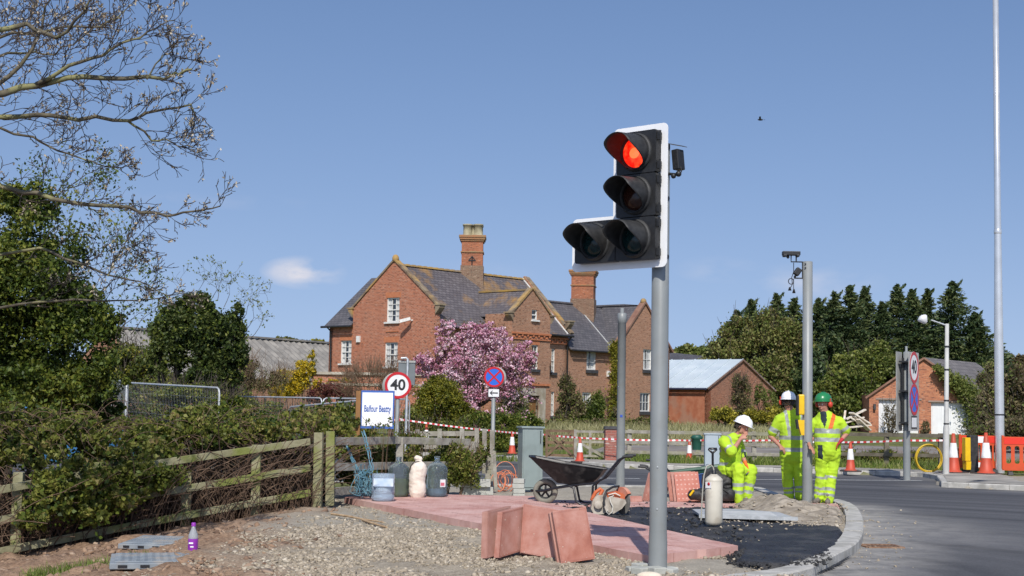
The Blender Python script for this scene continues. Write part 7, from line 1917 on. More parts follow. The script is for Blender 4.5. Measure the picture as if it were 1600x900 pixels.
t = thing('sand_bag', 'knotted cream cloth sack standing between two big blue bottles', 'sack', (g.x, g.y, 0.09))
remeshed('cloth', [(at(652, 768, Yb), 0.135, at(652, 748, Yb), 0.13), (at(652, 748, Yb), 0.13, at(654, 733, Yb), 0.135), (at(654, 733, Yb), 0.12, at(655, 723, Yb), 0.04), (at(655, 722, Yb), 0.03, at(652, 716, Yb), 0.05), (at(655, 722, Yb), 0.03, at(657, 716, Yb), 0.035)],
         [M('cream_cloth', (0.78, 0.71, 0.62), (0.70, 0.62, 0.53), scale=9, rough=0.95, bump=0.4)], t, voxel=0.014, smooth_it=3, fold=0.016)
b = B(); b.tube([at(655, 721, Yb - 0.05), at(647, 722, Yb - 0.08), at(642, 728, Yb - 0.08), at(640, 734, Yb - 0.1)], 0.008, 5); b.lathe([(0.05, -0.012), (0.055, 0), (0.05, 0.012)], 12, at(655, 722, Yb), cap=False); b.build('tie', hair_m, t, world=True)

# ------------------------------------------------------------------ concrete kerb stones in a pile, block pile, cable
conc = M('stacked_concrete', (0.36, 0.37, 0.33), (0.46, 0.46, 0.42), scale=5, rough=0.9, bump=0.3, bscale=50)
g = gp(742, 777, 0.0)
for k, (dx, dy, dz, rz, lb) in enumerate(((0.0, 0.1, 0.0, 20, 'lower grey concrete kerb block lying by the brambles'), (-0.05, 0.02, 0.14, 17, 'upper grey concrete kerb block lying by the brambles'))):
    t = thing('kerb_block', lb, 'kerb block', (g.x + dx, g.y + 0.25 + dy, dz + 0.02), R(rz), 'spare concrete kerb blocks'); b = B()
    b.prism([(-0.07, 0), (0.07, 0), (0.07, 0.11), (0.04, 0.135), (-0.07, 0.135)], (-0.26, 0, 0), (0, 1, 0), (0, 0, 1), (0.56, 0, 0)); b.build('block', conc, t, bevel=0.006)
g = gp(810, 776, 0.05)
for k in range(4):
    t = thing('concrete_block', ('bottom', 'second', 'third', 'top')[k] + ' grey block of the little stack beside the barrow wheel', 'block', (g.x + 0.01 * (k % 2), g.y + 0.3, 0.01 + k * 0.083), R(6 - 4 * k), 'small stack of grey blocks'); b = B()
    b.box((0, 0, 0.04), (0.20 - 0.012 * (k == 3), 0.20, 0.078)); b.build('block', conc, t, bevel=0.006)
g = gp(784, 771, 0.0)
t = thing('orange_cable', 'tangled coil of orange rope standing between the kerb blocks and grey stack', 'rope', (g.x, g.y + 0.5, 0.02))
oc_m = M('orange_rope', (0.66, 0.17, 0.08), (0.72, 0.30, 0.16), scale=14, rough=0.7)
random.seed(11)
for k in range(9):
    b = B(); r1, r2 = random.uniform(0.10, 0.17), random.uniform(0.12, 0.2); a0 = random.uniform(0, 6); c_ = Vector((random.uniform(-0.10, 0.14), random.uniform(-0.1, 0.1), 0.18 + random.uniform(-0.03, 0.03))); tl = random.uniform(-0.5, 0.5)
    if k == 0: r1, r2, c_ = 0.2, 0.25, Vector((0.05, 0.05, 0.28))
    b.tube([c_ + Vector((r1 * math.cos(a), 0.06 * math.sin(a * 2 + a0) + tl * r2 * math.sin(a) * 0.6, r2 * math.sin(a))) for a in [i * math.pi / 12 for i in range(24)]], 0.007, 5, close=True); b.build('loop', oc_m, t)

# ------------------------------------------------------------------ manhole frames, grey plate, purple bottle, sticks
mh_m = M('blue_grey_cover', (0.19, 0.22, 0.25), (0.28, 0.31, 0.33), scale=5, rough=0.75, c3=(0.36, 0.30, 0.24), s3=4, a3=0.5)
def grating(px, py, w, d, rz, label, Y=None, tilt=0, z=None):
    g = gp(px, py, G(-3.6, 16)); zz = G(g.x, g.y) + 0.025 if z is None else z
    t = thing('manhole_cover', label, 'manhole cover', (g.x, g.y, zz), R(rz), 'loose grey covers on the soil'); t.rotation_euler = (R(tilt), 0, R(rz))
    b = B(); b.box((0, 0, 0.0), (w, d, 0.06)); b.build('frame', mh_m, t, bevel=0.008)
    b = B(); b.box((0, 0, 0.036), (w * 0.9, d * 0.88, 0.012)); pl = b.build('lid', mh_m, t, bevel=0.004)
    b = B()
    for i in range(10):
        for k in range(8): b.box((w * 0.85 * ((i + 0.5) / 10 - 0.5), d * 0.82 * ((k + 0.5) / 8 - 0.5), 0.045), (w * 0.05, d * 0.05, 0.006), Matrix.Rotation(R(45 if (i + k) % 2 else -45), 3, 'Z'))
    b.build('tread_pattern', mh_m, pl, kind='stuff')
    for i in range(4):
        b = B(); b.box((w * (-0.36 + 0.24 * i), -d / 2 - 0.004, 0.0), (w * 0.10, 0.008, 0.025)); b.build('slot', signb, t)
grating(243, 882, 0.88, 0.95, 14, 'nearer grey patterned cover lying on the soil beside the purple bottle')
grating(250, 840, 0.74, 0.80, -6, 'further grey patterned cover lying on the soil, its left edge raised', tilt=2)
g = gp(1180, 812, 0.07)
t = thing('ribbed_plate', 'flat ribbed pale grey plate lying where sand meets black tarmac', 'plate', (g.x + 0.05, g.y + 0.6, 0.085), R(-4))
b = B(); b.prism([(-0.75, -0.50), (0.52, -0.62), (0.42, 0.40), (-0.25, 0.9), (-0.80, 0.6)][:], (0, 0, 0), (1, 0, 0), (0, 1, 0), (0, 0, 0.03)); b.build('sheet', M('pale_grey_sheet', (0.34, 0.36, 0.37), (0.44, 0.45, 0.46), scale=4, rough=0.6), t)
for k in range(14):
    b = B(); b.box((-0.15 + 0.0, -0.46 + k * 0.06, 0.033), (0.9, 0.018, 0.006)); b.build('rib', MATS['pale_grey_sheet'], t)
b = B(); b.box((-0.1, -0.575, 0.012), (1.34, 0.03, 0.05), Matrix.Rotation(R(-5.3), 3, 'Z')); b.build('folded_edge', galv, t)
zb_ = G(-3.2, 14.9)
g = gp(301, 866, zb_)
t = thing('drink_bottle', 'clear drinks bottle with purple label and cap standing on the soil', 'bottle', (g.x, g.y, G(g.x, g.y) + 0.0)); kb = g.y / F; H_ = 50 * kb; r = 7.5 * kb
pur = M('purple_label', (0.22, 0.02, 0.32), (0.30, 0.04, 0.40), scale=12, rough=0.35)
b = B(); b.lathe([(r * 0.85, 0), (r, 0.012), (r, H_ * 0.1), (r * 0.92, H_ * 0.13), (r, H_ * 0.5), (r * 0.97, H_ * 0.62), (r * 0.6, H_ * 0.76), (r * 0.4, H_ * 0.84), (r * 0.4, H_ * 0.9), (0, H_ * 0.9)], 24); b.build('bottle', M('clear_pet', (0.55, 0.58, 0.60), rough=0.12, trans=0.5), t)
b = B(); b.lathe([(r * 1.02, H_ * 0.14), (r * 1.03, H_ * 0.16), (r * 1.03, H_ * 0.50), (r * 1.02, H_ * 0.51)], 24); lb_ = b.build('label', pur, t)
b = B(); b.lathe([(r * 0.46, H_ * 0.885), (r * 0.46, H_ * 0.975), (r * 0.36, H_), (0, H_)], 16); b.build('cap', pur, t)
b = B(); b.box((-0.01, -r * 1.045, H_ * 0.38), (r * 0.9, 0.002, H_ * 0.05)); b.box((0.0, -r * 1.045, H_ * 0.27), (r * 0.7, 0.002, H_ * 0.04)); b.build('print', signw, lb_)
wood_s = M('dry_stick', (0.34, 0.22, 0.12), (0.5, 0.36, 0.22), scale=14, rough=0.9)
for (q, lb) in ((((518, 803), (540, 806), (566, 811), (599, 816)), 'long thin dry stick lying across the gravel'), (((566, 812), (580, 817), (604, 824)), 'short dry stick crossing the end of the long one')):
    g = gp(*q[0], 0.03); t = thing('stick', lb, 'stick', tuple(g)); b = B(); b.tube([gp(*p, 0.035 + 0.01 * (i % 2)) for i, p in enumerate(q)], [0.018, 0.016, 0.013, 0.009][:len(q)], 6); b.build('wood', wood_s, t, world=True)
# pale stone and offcuts at the pole foot
g = gp(1012, 899, 0.02)
t = thing('pale_stone', 'smooth cream stone lying at the foot of the traffic light pole', 'stone', (g.x, g.y - 0.15, 0.0)); b = B(); b.ball((0, 0, 0.03), 0.06, sc=(2.0, 1, 0.7)); b.build('stone', M('cream_stone', (0.6, 0.52, 0.40), (0.7, 0.63, 0.52), scale=9, rough=0.9), t)
t = thing('concrete_collar', 'broken grey concrete collar round the foot of the traffic light pole', 'concrete', (tb.x - 0.05, tb.y, -0.02), R(20)); b = B()
for k in range(7):
    a = k * 0.9; b.box((0.16 * math.cos(a), 0.16 * math.sin(a), 0.03 + 0.01 * (k % 3)), (0.17, 0.14, 0.07), Matrix.Rotation(a + 0.3 * (k % 2), 3, 'Z'))
b.build('pieces', conc, t, bevel=0.01)
# timber debris by the garage
dw = M('pale_broken_timber', (0.55, 0.45, 0.34), (0.75, 0.70, 0.62), scale=6, rough=0.9)
g = base(1345, 62)
t = thing('timber_heap', 'heap of broken pale timber boards left of the brick garage', 'debris', (g.x, g.y, 0.2))
for (a, c_, w_) in (((1322, 655), (1352, 640), 0.14), ((1330, 645), (1357, 662), 0.3), ((1328, 652), (1356, 668), 0.08), ((1320, 661), (1350, 652), 0.07), ((1319, 656), (1321, 642), 0.08), ((1335, 650), (1345, 668), 0.12), ((1340, 655), (1358, 672), 0.25), ((1325, 668), (1360, 664), 0.2)):
    b = B(); b.beam(at(a[0], a[1], 62), at(c_[0], c_[1], 62.4), w_, 0.06); b.build('board', dw, t, world=True)
# blue netting rope on the fence
bn = M('faded_blue_rope', (0.10, 0.24, 0.32), (0.18, 0.34, 0.42), scale=12, rough=0.8)
t = thing('blue_rope', 'tangle of faded blue rope hanging from the rail down to the paving corner', 'rope', tuple(gp(570, 776, 0.0)))
random.seed(5)
for (a, c_) in (((540, 695), (556, 740)), ((541, 696), (562, 742)), ((542, 696), (566, 745)), ((568, 672), (576, 700)), ((569, 672), (580, 735)), ((566, 674), (582, 738)), ((577, 700), (584, 735))):
    b = B(); n_ = 8; b.tube([at(a[0] + (c_[0] - a[0]) * k / n_ + random.uniform(-1, 1), a[1] + (c_[1] - a[1]) * k / n_, 23.0) for k in range(n_ + 1)], 0.008, 4); b.build('strand', bn, t, world=True)
for k in range(26):
    b = B(); cx_ = random.uniform(552, 584); p = [at(cx_ + random.gauss(0, 7), y_ + random.gauss(0, 5), 22.9 + random.uniform(-0.12, 0.12)) for y_ in (735, 745, 755, 765, 772, 766, 752, 744)]
    sm = []
    for i in range(len(p) - 1): sm += [p[i], p[i].lerp(p[i + 1], 0.5) + Vector((random.uniform(-.03, .03), 0, random.uniform(-.02, .02)))]
    b.tube(sm, 0.006, 4); b.build('strand', bn, t, world=True)
print('tools done')
# ================================================================== FENCES
random.seed(21)
mossy = M('mossy_fence_wood', (0.20, 0.19, 0.10), (0.32, 0.30, 0.19), scale=5, rough=0.95, bump=0.5, bscale=24, c3=(0.17, 0.20, 0.03), s3=2.2, a3=0.8)
greyw = M('weathered_grey_wood', (0.22, 0.20, 0.17), (0.36, 0.34, 0.29), scale=5, rough=0.95, bump=0.5, bscale=24, c3=(0.22, 0.22, 0.10), s3=2, a3=0.5)
brownw = M('brown_gate_wood', (0.12, 0.075, 0.045), (0.20, 0.13, 0.08), scale=5, rough=0.9)
def fence(name, label, rails, posts, mat, w=0.045, h=0.095, pw=0.11, cat='fence'):
    """rails: lists of (a, b) 3D; posts: (foot, top)"""
    t = thing(name, label, cat, tuple(posts[0][0]))
    for a, c in posts:
        b = B(); b.box((Vector(a) + Vector(c)) / 2 - Vector(t.location), (pw, pw * 0.8, (Vector(c) - Vector(a)).length), Matrix.Rotation(random.uniform(-0.12, 0.12), 3, 'Z') @ Matrix.Rotation(random.uniform(-0.02, 0.02), 3, 'Y'))
        b.build('post', mat, t, bevel=0.008)
    for a, c in rails:
        b = B(); a, c = Vector(a) - Vector(t.location), Vector(c) - Vector(t.location); b.beam(a, c, w, h); b.build('rail', mat, t, bevel=0.005)
    return t
def fp(px, py, Y): return at(px, py, Y)
DF = lambda x: 19.2 + (x / 490.0) * 2.9       # distance of the left fence by pixel column
rails = []
for (ya, yb, yc, yd) in ((764, 738, 712, 690), (812, 785, 757, 731), (862, 832, 798, 770)):
    xs_ = (-70, 150, 330, 484)
    ys_ = (ya + 14, yb, yc, yd)
    for i in range(3): rails.append((fp(xs_[i], ys_[i], DF(xs_[i]) - 0.10), fp(xs_[i + 1], ys_[i + 1], DF(xs_[i + 1]) - 0.10)))
posts = [(fp(x, yb, DF(x)), fp(x, yt, DF(x))) for x, yt, yb in ((-60, 750, 890), (27, 738, 868), (150, 722, 848), (291, 736, 822), (400, 695, 806), (497, 676, 800), (516, 674, 790))]
fence('rail_fence', 'mossy three rail wooden fence overgrown with brambles on the left', rails, posts, mossy, w=0.05, h=0.10, pw=0.13)
rails = [(fp(516, 690, 22.3), fp(620, 688, 24.4)), (fp(620, 688, 24.4), fp(734, 691, 26.0)), (fp(516, 730, 22.3), fp(600, 728, 24.0)), (fp(516, 768, 22.3), fp(590, 764, 23.9)), (fp(600, 728, 24.0), fp(734, 726, 26.0))]
posts = [(fp(624, 776, 24.5), fp(624, 684, 24.5)), (fp(738, 765, 26.05), fp(738, 690, 26.05))]
fence('rail_fence', 'grey weathered rail fence running behind the big water bottles', rails, posts, greyw, w=0.05, h=0.12, pw=0.12)
t = thing('paling_fence', 'low grey paling fence beyond the rail fence, left of the no stopping sign', 'fence', tuple(base(650, 27.5)))
for (x, yt, yb) in ((652, 671, 700), (687, 670, 700), (722, 670, 712), (745, 669, 735), (757, 670, 740), (769, 672, 752)):
    a, c = at(x, yb, 27.6), at(x, yt, 27.6); b = B(); b.beam(a, c, 0.085, 0.05, up=Vector((0, 1, 0))); b.build('pale', greyw, t, world=True, bevel=0.005)
for (ya, yb) in ((678, 677), (698, 697)):
    b = B(); b.beam(at(640, ya, 27.7), at(748, yb, 27.7), 0.05, 0.09); b.build('rail', greyw, t, world=True)
b = B(); b.beam(at(772, 705, 26.4), at(775, 768, 26.4), 0.06, 0.05, up=Vector((0, 1, 0))); b.build('pale', greyw, t, world=True)
b = B(); b.beam(at(764, 712, 26.5), at(762, 765, 26.5), 0.10, 0.06, up=Vector((0, 1, 0))); b.build('pale', greyw, t, world=True)
# field gate
YG = 44.6
t = thing('field_gate', 'brown five bar wooden gate with crossed braces behind the cones', 'gate', tuple(base(852, YG)))
for y in (673, 681, 691, 700, 711):
    b = B(); b.beam(at(853, y, YG), at(897, y + 0.8, YG), 0.04, 0.075); b.build('bar', brownw, t, world=True)
for (a, c) in (((855, 711), (895, 674)), ((855, 676), (893, 710)), ((854, 672), (854, 714)), ((897, 672), (897, 716))):
    b = B(); b.beam(at(a[0], a[1], YG - 0.05), at(c[0], c[1], YG - 0.05), 0.07, 0.04, up=Vector((0, 1, 0))); b.build('brace', brownw, t, world=True)
t = thing('field_gate', 'short grey wooden gate leaf joining the brown gate to the brick pillar', 'gate', tuple(base(900, YG)))
for y in (674, 690, 712):
    b = B(); b.beam(at(900, y, YG), at(944, y + 0.8, YG), 0.04, 0.07); b.build('bar', greyw, t, world=True)
for (a, c) in (((899, 671), (899, 720)), ((903, 690), (944, 714)), ((922, 676), (922, 714))):
    b = B(); b.beam(at(a[0], a[1], YG - 0.05), at(c[0], c[1], YG - 0.05), 0.08, 0.04, up=Vector((0, 1, 0))); b.build('brace', greyw, t, world=True)
YP = 44.3; kp = YP / F
c_ = base(954.5, YP)
t = thing('gate_pillar', 'stubby red brick gate pillar with dark stone cap', 'pillar', (c_.x, c_.y, 0), R(4))
hp_ = at(954, 670, YP).z
b = B(); b.box((0, 0, hp_ / 2 - 0.1), (18 * kp, 18 * kp, hp_ + 0.2)); b.build('shaft', brick_mat('pillar_brick', (0.34, 0.11, 0.08), (0.28, 0.09, 0.07), (0.30, 0.16, 0.13), stain=(0.30, 0.12, 0.10), dark=(0.5, 0.42, 0.38)), t)
b = B(); b.box((0, 0, hp_ + 0.03), (21 * kp, 21 * kp, 0.09), taper=0.9); b.build('cap', dark_m, t, bevel=0.01)
def prail(label, x0, x1, Y0, Y1, ys, xp, yt, yb, mat):
    rl = []; n_ = len(xp)
    Yf = lambda x: Y0 + (Y1 - Y0) * (x - x0) / (x1 - x0)
    hz_ = lambda x: (x - 950) * 0.0175
    for y in ys:
        e = [x0] + [x for x in xp if x0 < x < x1] + [x1]
        for a, c in zip(e[:-1], e[1:]): rl.append((at(a, y + hz_(a), Yf(a) - 0.06), at(c, y + hz_(c), Yf(c) - 0.06)))
    return fence('rail_fence', label, rl, [(at(x, yb + hz_(x), Yf(x)), at(x, yt + hz_(x), Yf(x))) for x in xp], mat, w=0.05, h=0.10, pw=0.13)
prail('weathered rail fence between the brick pillar and the sitting worker', 965, 1250, 45, 43.5, (674, 691, 706), (983, 1041, 1091, 1178, 1250), 670, 722, greyw)
prail('dark rail fence on the far verge in front of the garage', 1300, 1475, 43.0, 41.0, (672, 703), (1310, 1385, 1470), 668, 730, M('dark_old_rail', (0.10, 0.085, 0.06), (0.17, 0.15, 0.11), scale=6, rough=0.95))
b = B(); bn_ = base(1089, 43.2); t = thing('litter_bin', 'small dark green bin hung on the rail fence', 'bin', (bn_.x, bn_.y, 0)); b.lathe([(0.13, at(1089, 703, 43.2).z), (0.15, at(1089, 686, 43.2).z), (0.19, at(1089, 684, 43.2).z), (0.12, at(1089, 680, 43.2).z)], 14); b.build('bin', M('dark_green_bin', (0.01, 0.07, 0.05), (0.02, 0.10, 0.07), scale=6, rough=0.5), t)

# ------------------------------------------------------------------ mesh fence panels
def heras(pa, pb, Ya, Yb, ybot, label):
    """pa, pb: top corners (pixels) at distances Ya, Yb"""
    A, Bq = at(*pa, Ya), at(*pb, Yb); H = 1.9
    t = thing('mesh_fence_panel', label, 'fence panel', (A.x, A.y, A.z - H), 0, 'temporary steel mesh fence panels')
    d = (Bq - A); A = Vector((0, 0, H)); Bq = A + d; dn = Vector((0, 0, -H)); r = 0.02
    b = B(); c1 = d.normalized() * 0.10; cd_ = Vector((0, 0, -0.10))
    b.tube([A + dn, A + cd_, A + cd_ * 0.3 + c1 * 0.3, A + c1, Bq - c1, Bq - c1 * 0.3 + cd_ * 0.3, Bq + cd_, Bq + dn], r, 8); b.build('frame_tube', galv, t)
    b = B(); b.tube([A + dn * 0.93, Bq + dn * 0.93], r * 0.8, 6); b.build('bottom_tube', galv, t)
    segs = []; n_ = int(d.length / 0.075)
    for i in range(1, n_):
        p = A + d * i / n_; segs.append((*p, *(p + dn * 0.95), 0.0017, 0.0017))
    for k in range(1, 9): segs.append((*(A + dn * k / 9), *(Bq + dn * k / 9), 0.0017, 0.0017))
    V, Fc_ = seg_mesh(segs, 3); np_mesh('wire_mesh', V, Fc_, galv, t, kind='stuff')
    return t
heras((200, 598), (343, 606), 33, 29.5, 660, 'left mesh fence panel with a bright top rail in front of the ivy tree')
heras((345, 619), (503, 622), 40, 36, 660, 'mesh fence panel before the forsythia')
heras((505, 622), (640, 624), 36, 38, 660, 'mesh fence panel disappearing behind the white board')
heras((452, 636), (562, 626), 33, 30, 660, 'mesh fence panel set slanting, nearest the white board')
heras((176, 592), (198, 598), 37, 33, 660, 'mesh fence panel seen end on by the leafy tree')

# ------------------------------------------------------------------ blue car behind the leaves
cb = base(90, 31.5)
car = thing('parked_car', 'blue car parked behind the leafy tree, barely visible through the leaves', 'car', (cb.x, cb.y, -0.05), R(4))
blu = M('car_blue_paint', (0.04, 0.16, 0.36), (0.05, 0.19, 0.40), scale=2, rough=0.3, coat=1)
def extr(b, prof, y0, y1): b.prism(prof, (0, y0, 0), (1, 0, 0), (0, 0, 1), (0, y1 - y0, 0))
b = B(); extr(b, [(-2.05, 0.3), (-2.1, 0.6), (-2.0, 0.85), (-1.2, 0.95), (1.1, 0.95), (1.9, 0.9), (2.1, 0.6), (2.08, 0.3)], -0.85, 0.85); b.build('body', blu, car, bevel=0.06)
b = B(); extr(b, [(-1.25, 0.94), (-0.65, 1.45), (0.75, 1.47), (1.6, 0.94)], -0.74, 0.74); cbn = b.build('cabin', blu, car, bevel=0.07)
b = B(); extr(b, [(-1.05, 0.98), (-0.6, 1.36), (0.0, 1.38), (0.0, 0.98)], -0.755, 0.755); b.build('window', glass_m, cbn)
b = B(); extr(b, [(0.08, 0.98), (0.08, 1.38), (0.72, 1.38), (1.3, 0.98)], -0.755, 0.755); b.build('window', glass_m, cbn)
for x in (-1.35, 1.35):
    for y in (-0.82, 0.82):
        b = B(); b.lathe([(0.19, -0.1), (0.30, -0.1), (0.33, -0.06), (0.33, 0.06), (0.30, 0.1), (0.19, 0.1)], 24, (x, y, 0.32), Matrix.Rotation(R(90), 3, 'X')); w = b.build('wheel', blackg, car)
        b = B(); b.lathe([(0, -0.09), (0.19, -0.105), (0.19, 0.105), (0, 0.09)], 12, (x, y, 0.32), Matrix.Rotation(R(90), 3, 'X')); b.build('rim', galv, w)
for y in (-0.6, 0.6):
    b = B(); b.box((-2.07, y, 0.65), (0.08, 0.35, 0.16)); b.build('headlight', signw, car, bevel=0.02)
# driveway behind the gate
drv = M('worn_drive', (0.17, 0.155, 0.14), (0.27, 0.245, 0.22), scale=1.2, rough=0.95, c3=(0.20, 0.13, 0.09), s3=0.6)
V = []; Fc_ = []
for i in range(25):
    for k in range(6):
        y = 46.5 + k * 2.6 + math.sin(i * 0.7) * 0.3; x = 2.0 + i * 0.75 + k * 0.5; V.append((x, y, G(x, y) + 0.09))
for i in range(24):
    for k in range(5): Fc_.append((i * 6 + k, i * 6 + 6 + k, i * 6 + 7 + k, i * 6 + k + 1))
np_mesh('driveway', V, Fc_, drv, kind='structure')

# ================================================================== VEGETATION
bark = M('dark_bark', (0.05, 0.04, 0.03), (0.11, 0.09, 0.065), scale=10, rough=0.95)
barkg = M('lichened_bark', (0.06, 0.05, 0.035), (0.14, 0.12, 0.08), scale=9, rough=0.95, c3=(0.26, 0.25, 0.11), s3=3, a3=0.8)
twig_m = M('brown_twigs', (0.11, 0.065, 0.04), (0.24, 0.16, 0.10), scale=6, rough=0.9)
f_dark = foliage_mat('leaf_ivy_dark', [(0.013, 0.022, 0.009), (0.032, 0.057, 0.014), (0.076, 0.104, 0.025), (0.140, 0.161, 0.046)], nscale=1.2)
f_haw = foliage_mat('leaf_hawthorn', [(0.022, 0.040, 0.007), (0.058, 0.097, 0.013), (0.129, 0.171, 0.023), (0.244, 0.252, 0.044)], nscale=1.0)
f_con = foliage_mat('leaf_conifer', [(0.016, 0.033, 0.015), (0.035, 0.063, 0.024), (0.072, 0.105, 0.033), (0.135, 0.150, 0.053)], trans=0.12, nscale=0.35)
f_brm = foliage_mat('leaf_bramble', [(0.045, 0.05, 0.014), (0.11, 0.13, 0.022), (0.18, 0.20, 0.035), (0.27, 0.27, 0.06), (0.27, 0.20, 0.08)], nscale=1.6)
f_lit = foliage_mat('leaf_spring', [(0.058, 0.077, 0.017), (0.117, 0.154, 0.033), (0.198, 0.231, 0.055), (0.292, 0.297, 0.099)], nscale=0.5)
f_haz = foliage_mat('leaf_hazel', [(0.077, 0.062, 0.026), (0.169, 0.138, 0.052), (0.231, 0.234, 0.065), (0.338, 0.275, 0.118)], nscale=0.4)
f_yel = foliage_mat('leaf_golden', [(0.14, 0.13, 0.02), (0.34, 0.30, 0.03), (0.52, 0.45, 0.06), (0.62, 0.55, 0.10)], nscale=1.0)
f_for = foliage_mat('forsythia_flower', [(0.36, 0.24, 0.01), (0.60, 0.42, 0.02), (0.74, 0.55, 0.03), (0.30, 0.26, 0.04)], nscale=1.0)
f_mar = foliage_mat('leaf_maroon', [(0.05, 0.012, 0.015), (0.11, 0.03, 0.03), (0.18, 0.06, 0.05), (0.20, 0.10, 0.05)], nscale=1.0)
f_olv = foliage_mat('leaf_olive_brown', [(0.080, 0.062, 0.031), (0.159, 0.125, 0.062), (0.238, 0.200, 0.100), (0.318, 0.250, 0.150)], nscale=0.5)
f_ygr = foliage_mat('leaf_yellow_green', [(0.049, 0.052, 0.007), (0.134, 0.138, 0.014), (0.244, 0.230, 0.023), (0.366, 0.322, 0.046)], nscale=1.1)
f_pnk = foliage_mat('cherry_blossom', [(0.40, 0.14, 0.22), (0.68, 0.33, 0.45), (0.83, 0.54, 0.64), (0.92, 0.78, 0.82)], trans=0.3, nscale=1.4)
f_brz = foliage_mat('cherry_leaf', [(0.10, 0.05, 0.03), (0.18, 0.10, 0.05), (0.20, 0.16, 0.06)], nscale=1.0)
f_bud = foliage_mat('opening_buds', [(0.26, 0.19, 0.12), (0.42, 0.35, 0.24), (0.52, 0.46, 0.36)], trans=0.1, nscale=1.0)
f_grs = foliage_mat('grass_blade', [(0.06, 0.10, 0.015), (0.12, 0.18, 0.03), (0.20, 0.25, 0.05), (0.34, 0.32, 0.14)], trans=0.3, nscale=0.4)
f_dry = foliage_mat('dry_grass', [(0.20, 0.20, 0.07), (0.34, 0.32, 0.15), (0.45, 0.42, 0.24)], trans=0.3, nscale=0.4)

def plant(name, label, cat, px, Y, blobs, mat, n, size, group=None, zb=None, stems=14, trunk=0.05, twigs=None, aspect=0.55, flat=0, cr=0.30, clumps=28, low=-0.7, mat2=None, n2=0, shell=0.5, stem_mat=None):
    """blobs: (px, py, rx_px, ry_px, dY) ellipsoids seen from the camera"""
    g = base(px, Y); z0 = G(g.x, Y) if zb is None else zb
    t = thing(name, label, cat, (g.x, Y, z0), 0, group); k = Y / F; L = np.array(t.location)
    tot = sum(b_[2] * b_[3] for b_ in blobs); Ps = []; segs = []
    for (bx, by, rx_, ry_, dy) in blobs:
        c = at(bx, by, Y + dy); rad = (rx_ * k, max(rx_, ry_) * k * 0.8, ry_ * k); m_ = int(n * rx_ * ry_ / tot)
        P = blob_points(m_, c, rad, clumps=max(6, int(clumps * rx_ * ry_ / tot * len(blobs))), cr=cr, shell=shell, low=low); P = P[P[:, 2] > z0 + 0.02]; Ps.append(P)
        for _ in range(max(2, int(stems / len(blobs))) if stems else 0):
            q = Vector(P[rng.integers(len(P))]) if len(P) else c; s_ = Vector((g.x + random.uniform(-0.25, 0.25) * rad[0], Y + dy + random.uniform(-.2, .2), z0 - 0.05))
            s_ = Vector((c.x * 0.7 + s_.x * 0.3, s_.y, z0 - 0.05)) if len(blobs) > 2 else s_
            m1 = s_.lerp(q, 0.5) + Vector((random.uniform(-.1, .1), random.uniform(-.1, .1), random.uniform(0, .15))) * rad[2]
            segs += [(*(s_ - Vector(L)), *(m1 - Vector(L)), trunk, trunk * 0.6), (*(m1 - Vector(L)), *(q - Vector(L)), trunk * 0.6, trunk * 0.25)]
    P = np.concatenate(Ps) - L
    V, Fc2 = leaf_quads(P, size, aspect=aspect, flat=flat)
    np_mesh('foliage', V, Fc2, mat, t, kind='stuff')
    if mat2 is not None:
        P2 = P[rng.integers(0, len(P), n2)] + rng.normal(size=(n2, 3)) * size * 0.8
        V, Fc2 = leaf_quads(P2, size * 0.9, aspect=aspect); np_mesh('foliage', V, Fc2, mat2, t, kind='stuff')
    if twigs:
        nt, Lt, rt = twigs
        for _ in range(nt):
            q = Vector(P[rng.integers(len(P))]); c0 = Vector((P.mean(0)[0], P.mean(0)[1], P[:, 2].min())); d = (q - c0).normalized() * 0.6 + Vector((random.gauss(0, .4), random.gauss(0, .4), random.uniform(0.1, 0.9))); d.normalize()
            e = q + d * Lt * random.uniform(0.4, 1.0); mm = q.lerp(e, 0.5) + Vector((random.gauss(0, .05), random.gauss(0, .05), random.gauss(0, .05))) * Lt
            segs += [(*q, *mm, rt, rt * 0.8), (*mm, *e, rt * 0.8, rt * 0.4)]
    if segs: V, Fc2 = seg_mesh(segs, 4); np_mesh('stems', V, Fc2, stem_mat or bark, t, kind='stuff')
    return t
# ---- far trees
plant('far_tree', 'rounded olive tree far beyond the barn roof', 'tree', 455, 150, [(455, 538, 30, 12, 0), (490, 540, 24, 9, 0), (425, 541, 20, 8, 0)], f_ygr, 3000, 0.55, zb=0.5)
plant('far_tree', 'light green tree far beyond the metal roofed outbuilding', 'tree', 1075, 135, [(1072, 556, 26, 16, 0), (1052, 560, 16, 12, 0), (1098, 556, 18, 16, 0)], f_lit, 3500, 0.5, zb=0.5)
plant('far_tree', 'brownish trees peeping over the brush at the right edge', 'tree', 1590, 120, [(1590, 575, 30, 25, 0), (1560, 590, 25, 22, 0), (1640, 570, 40, 30, 0)], f_olv, 4000, 0.5, zb=0.5)
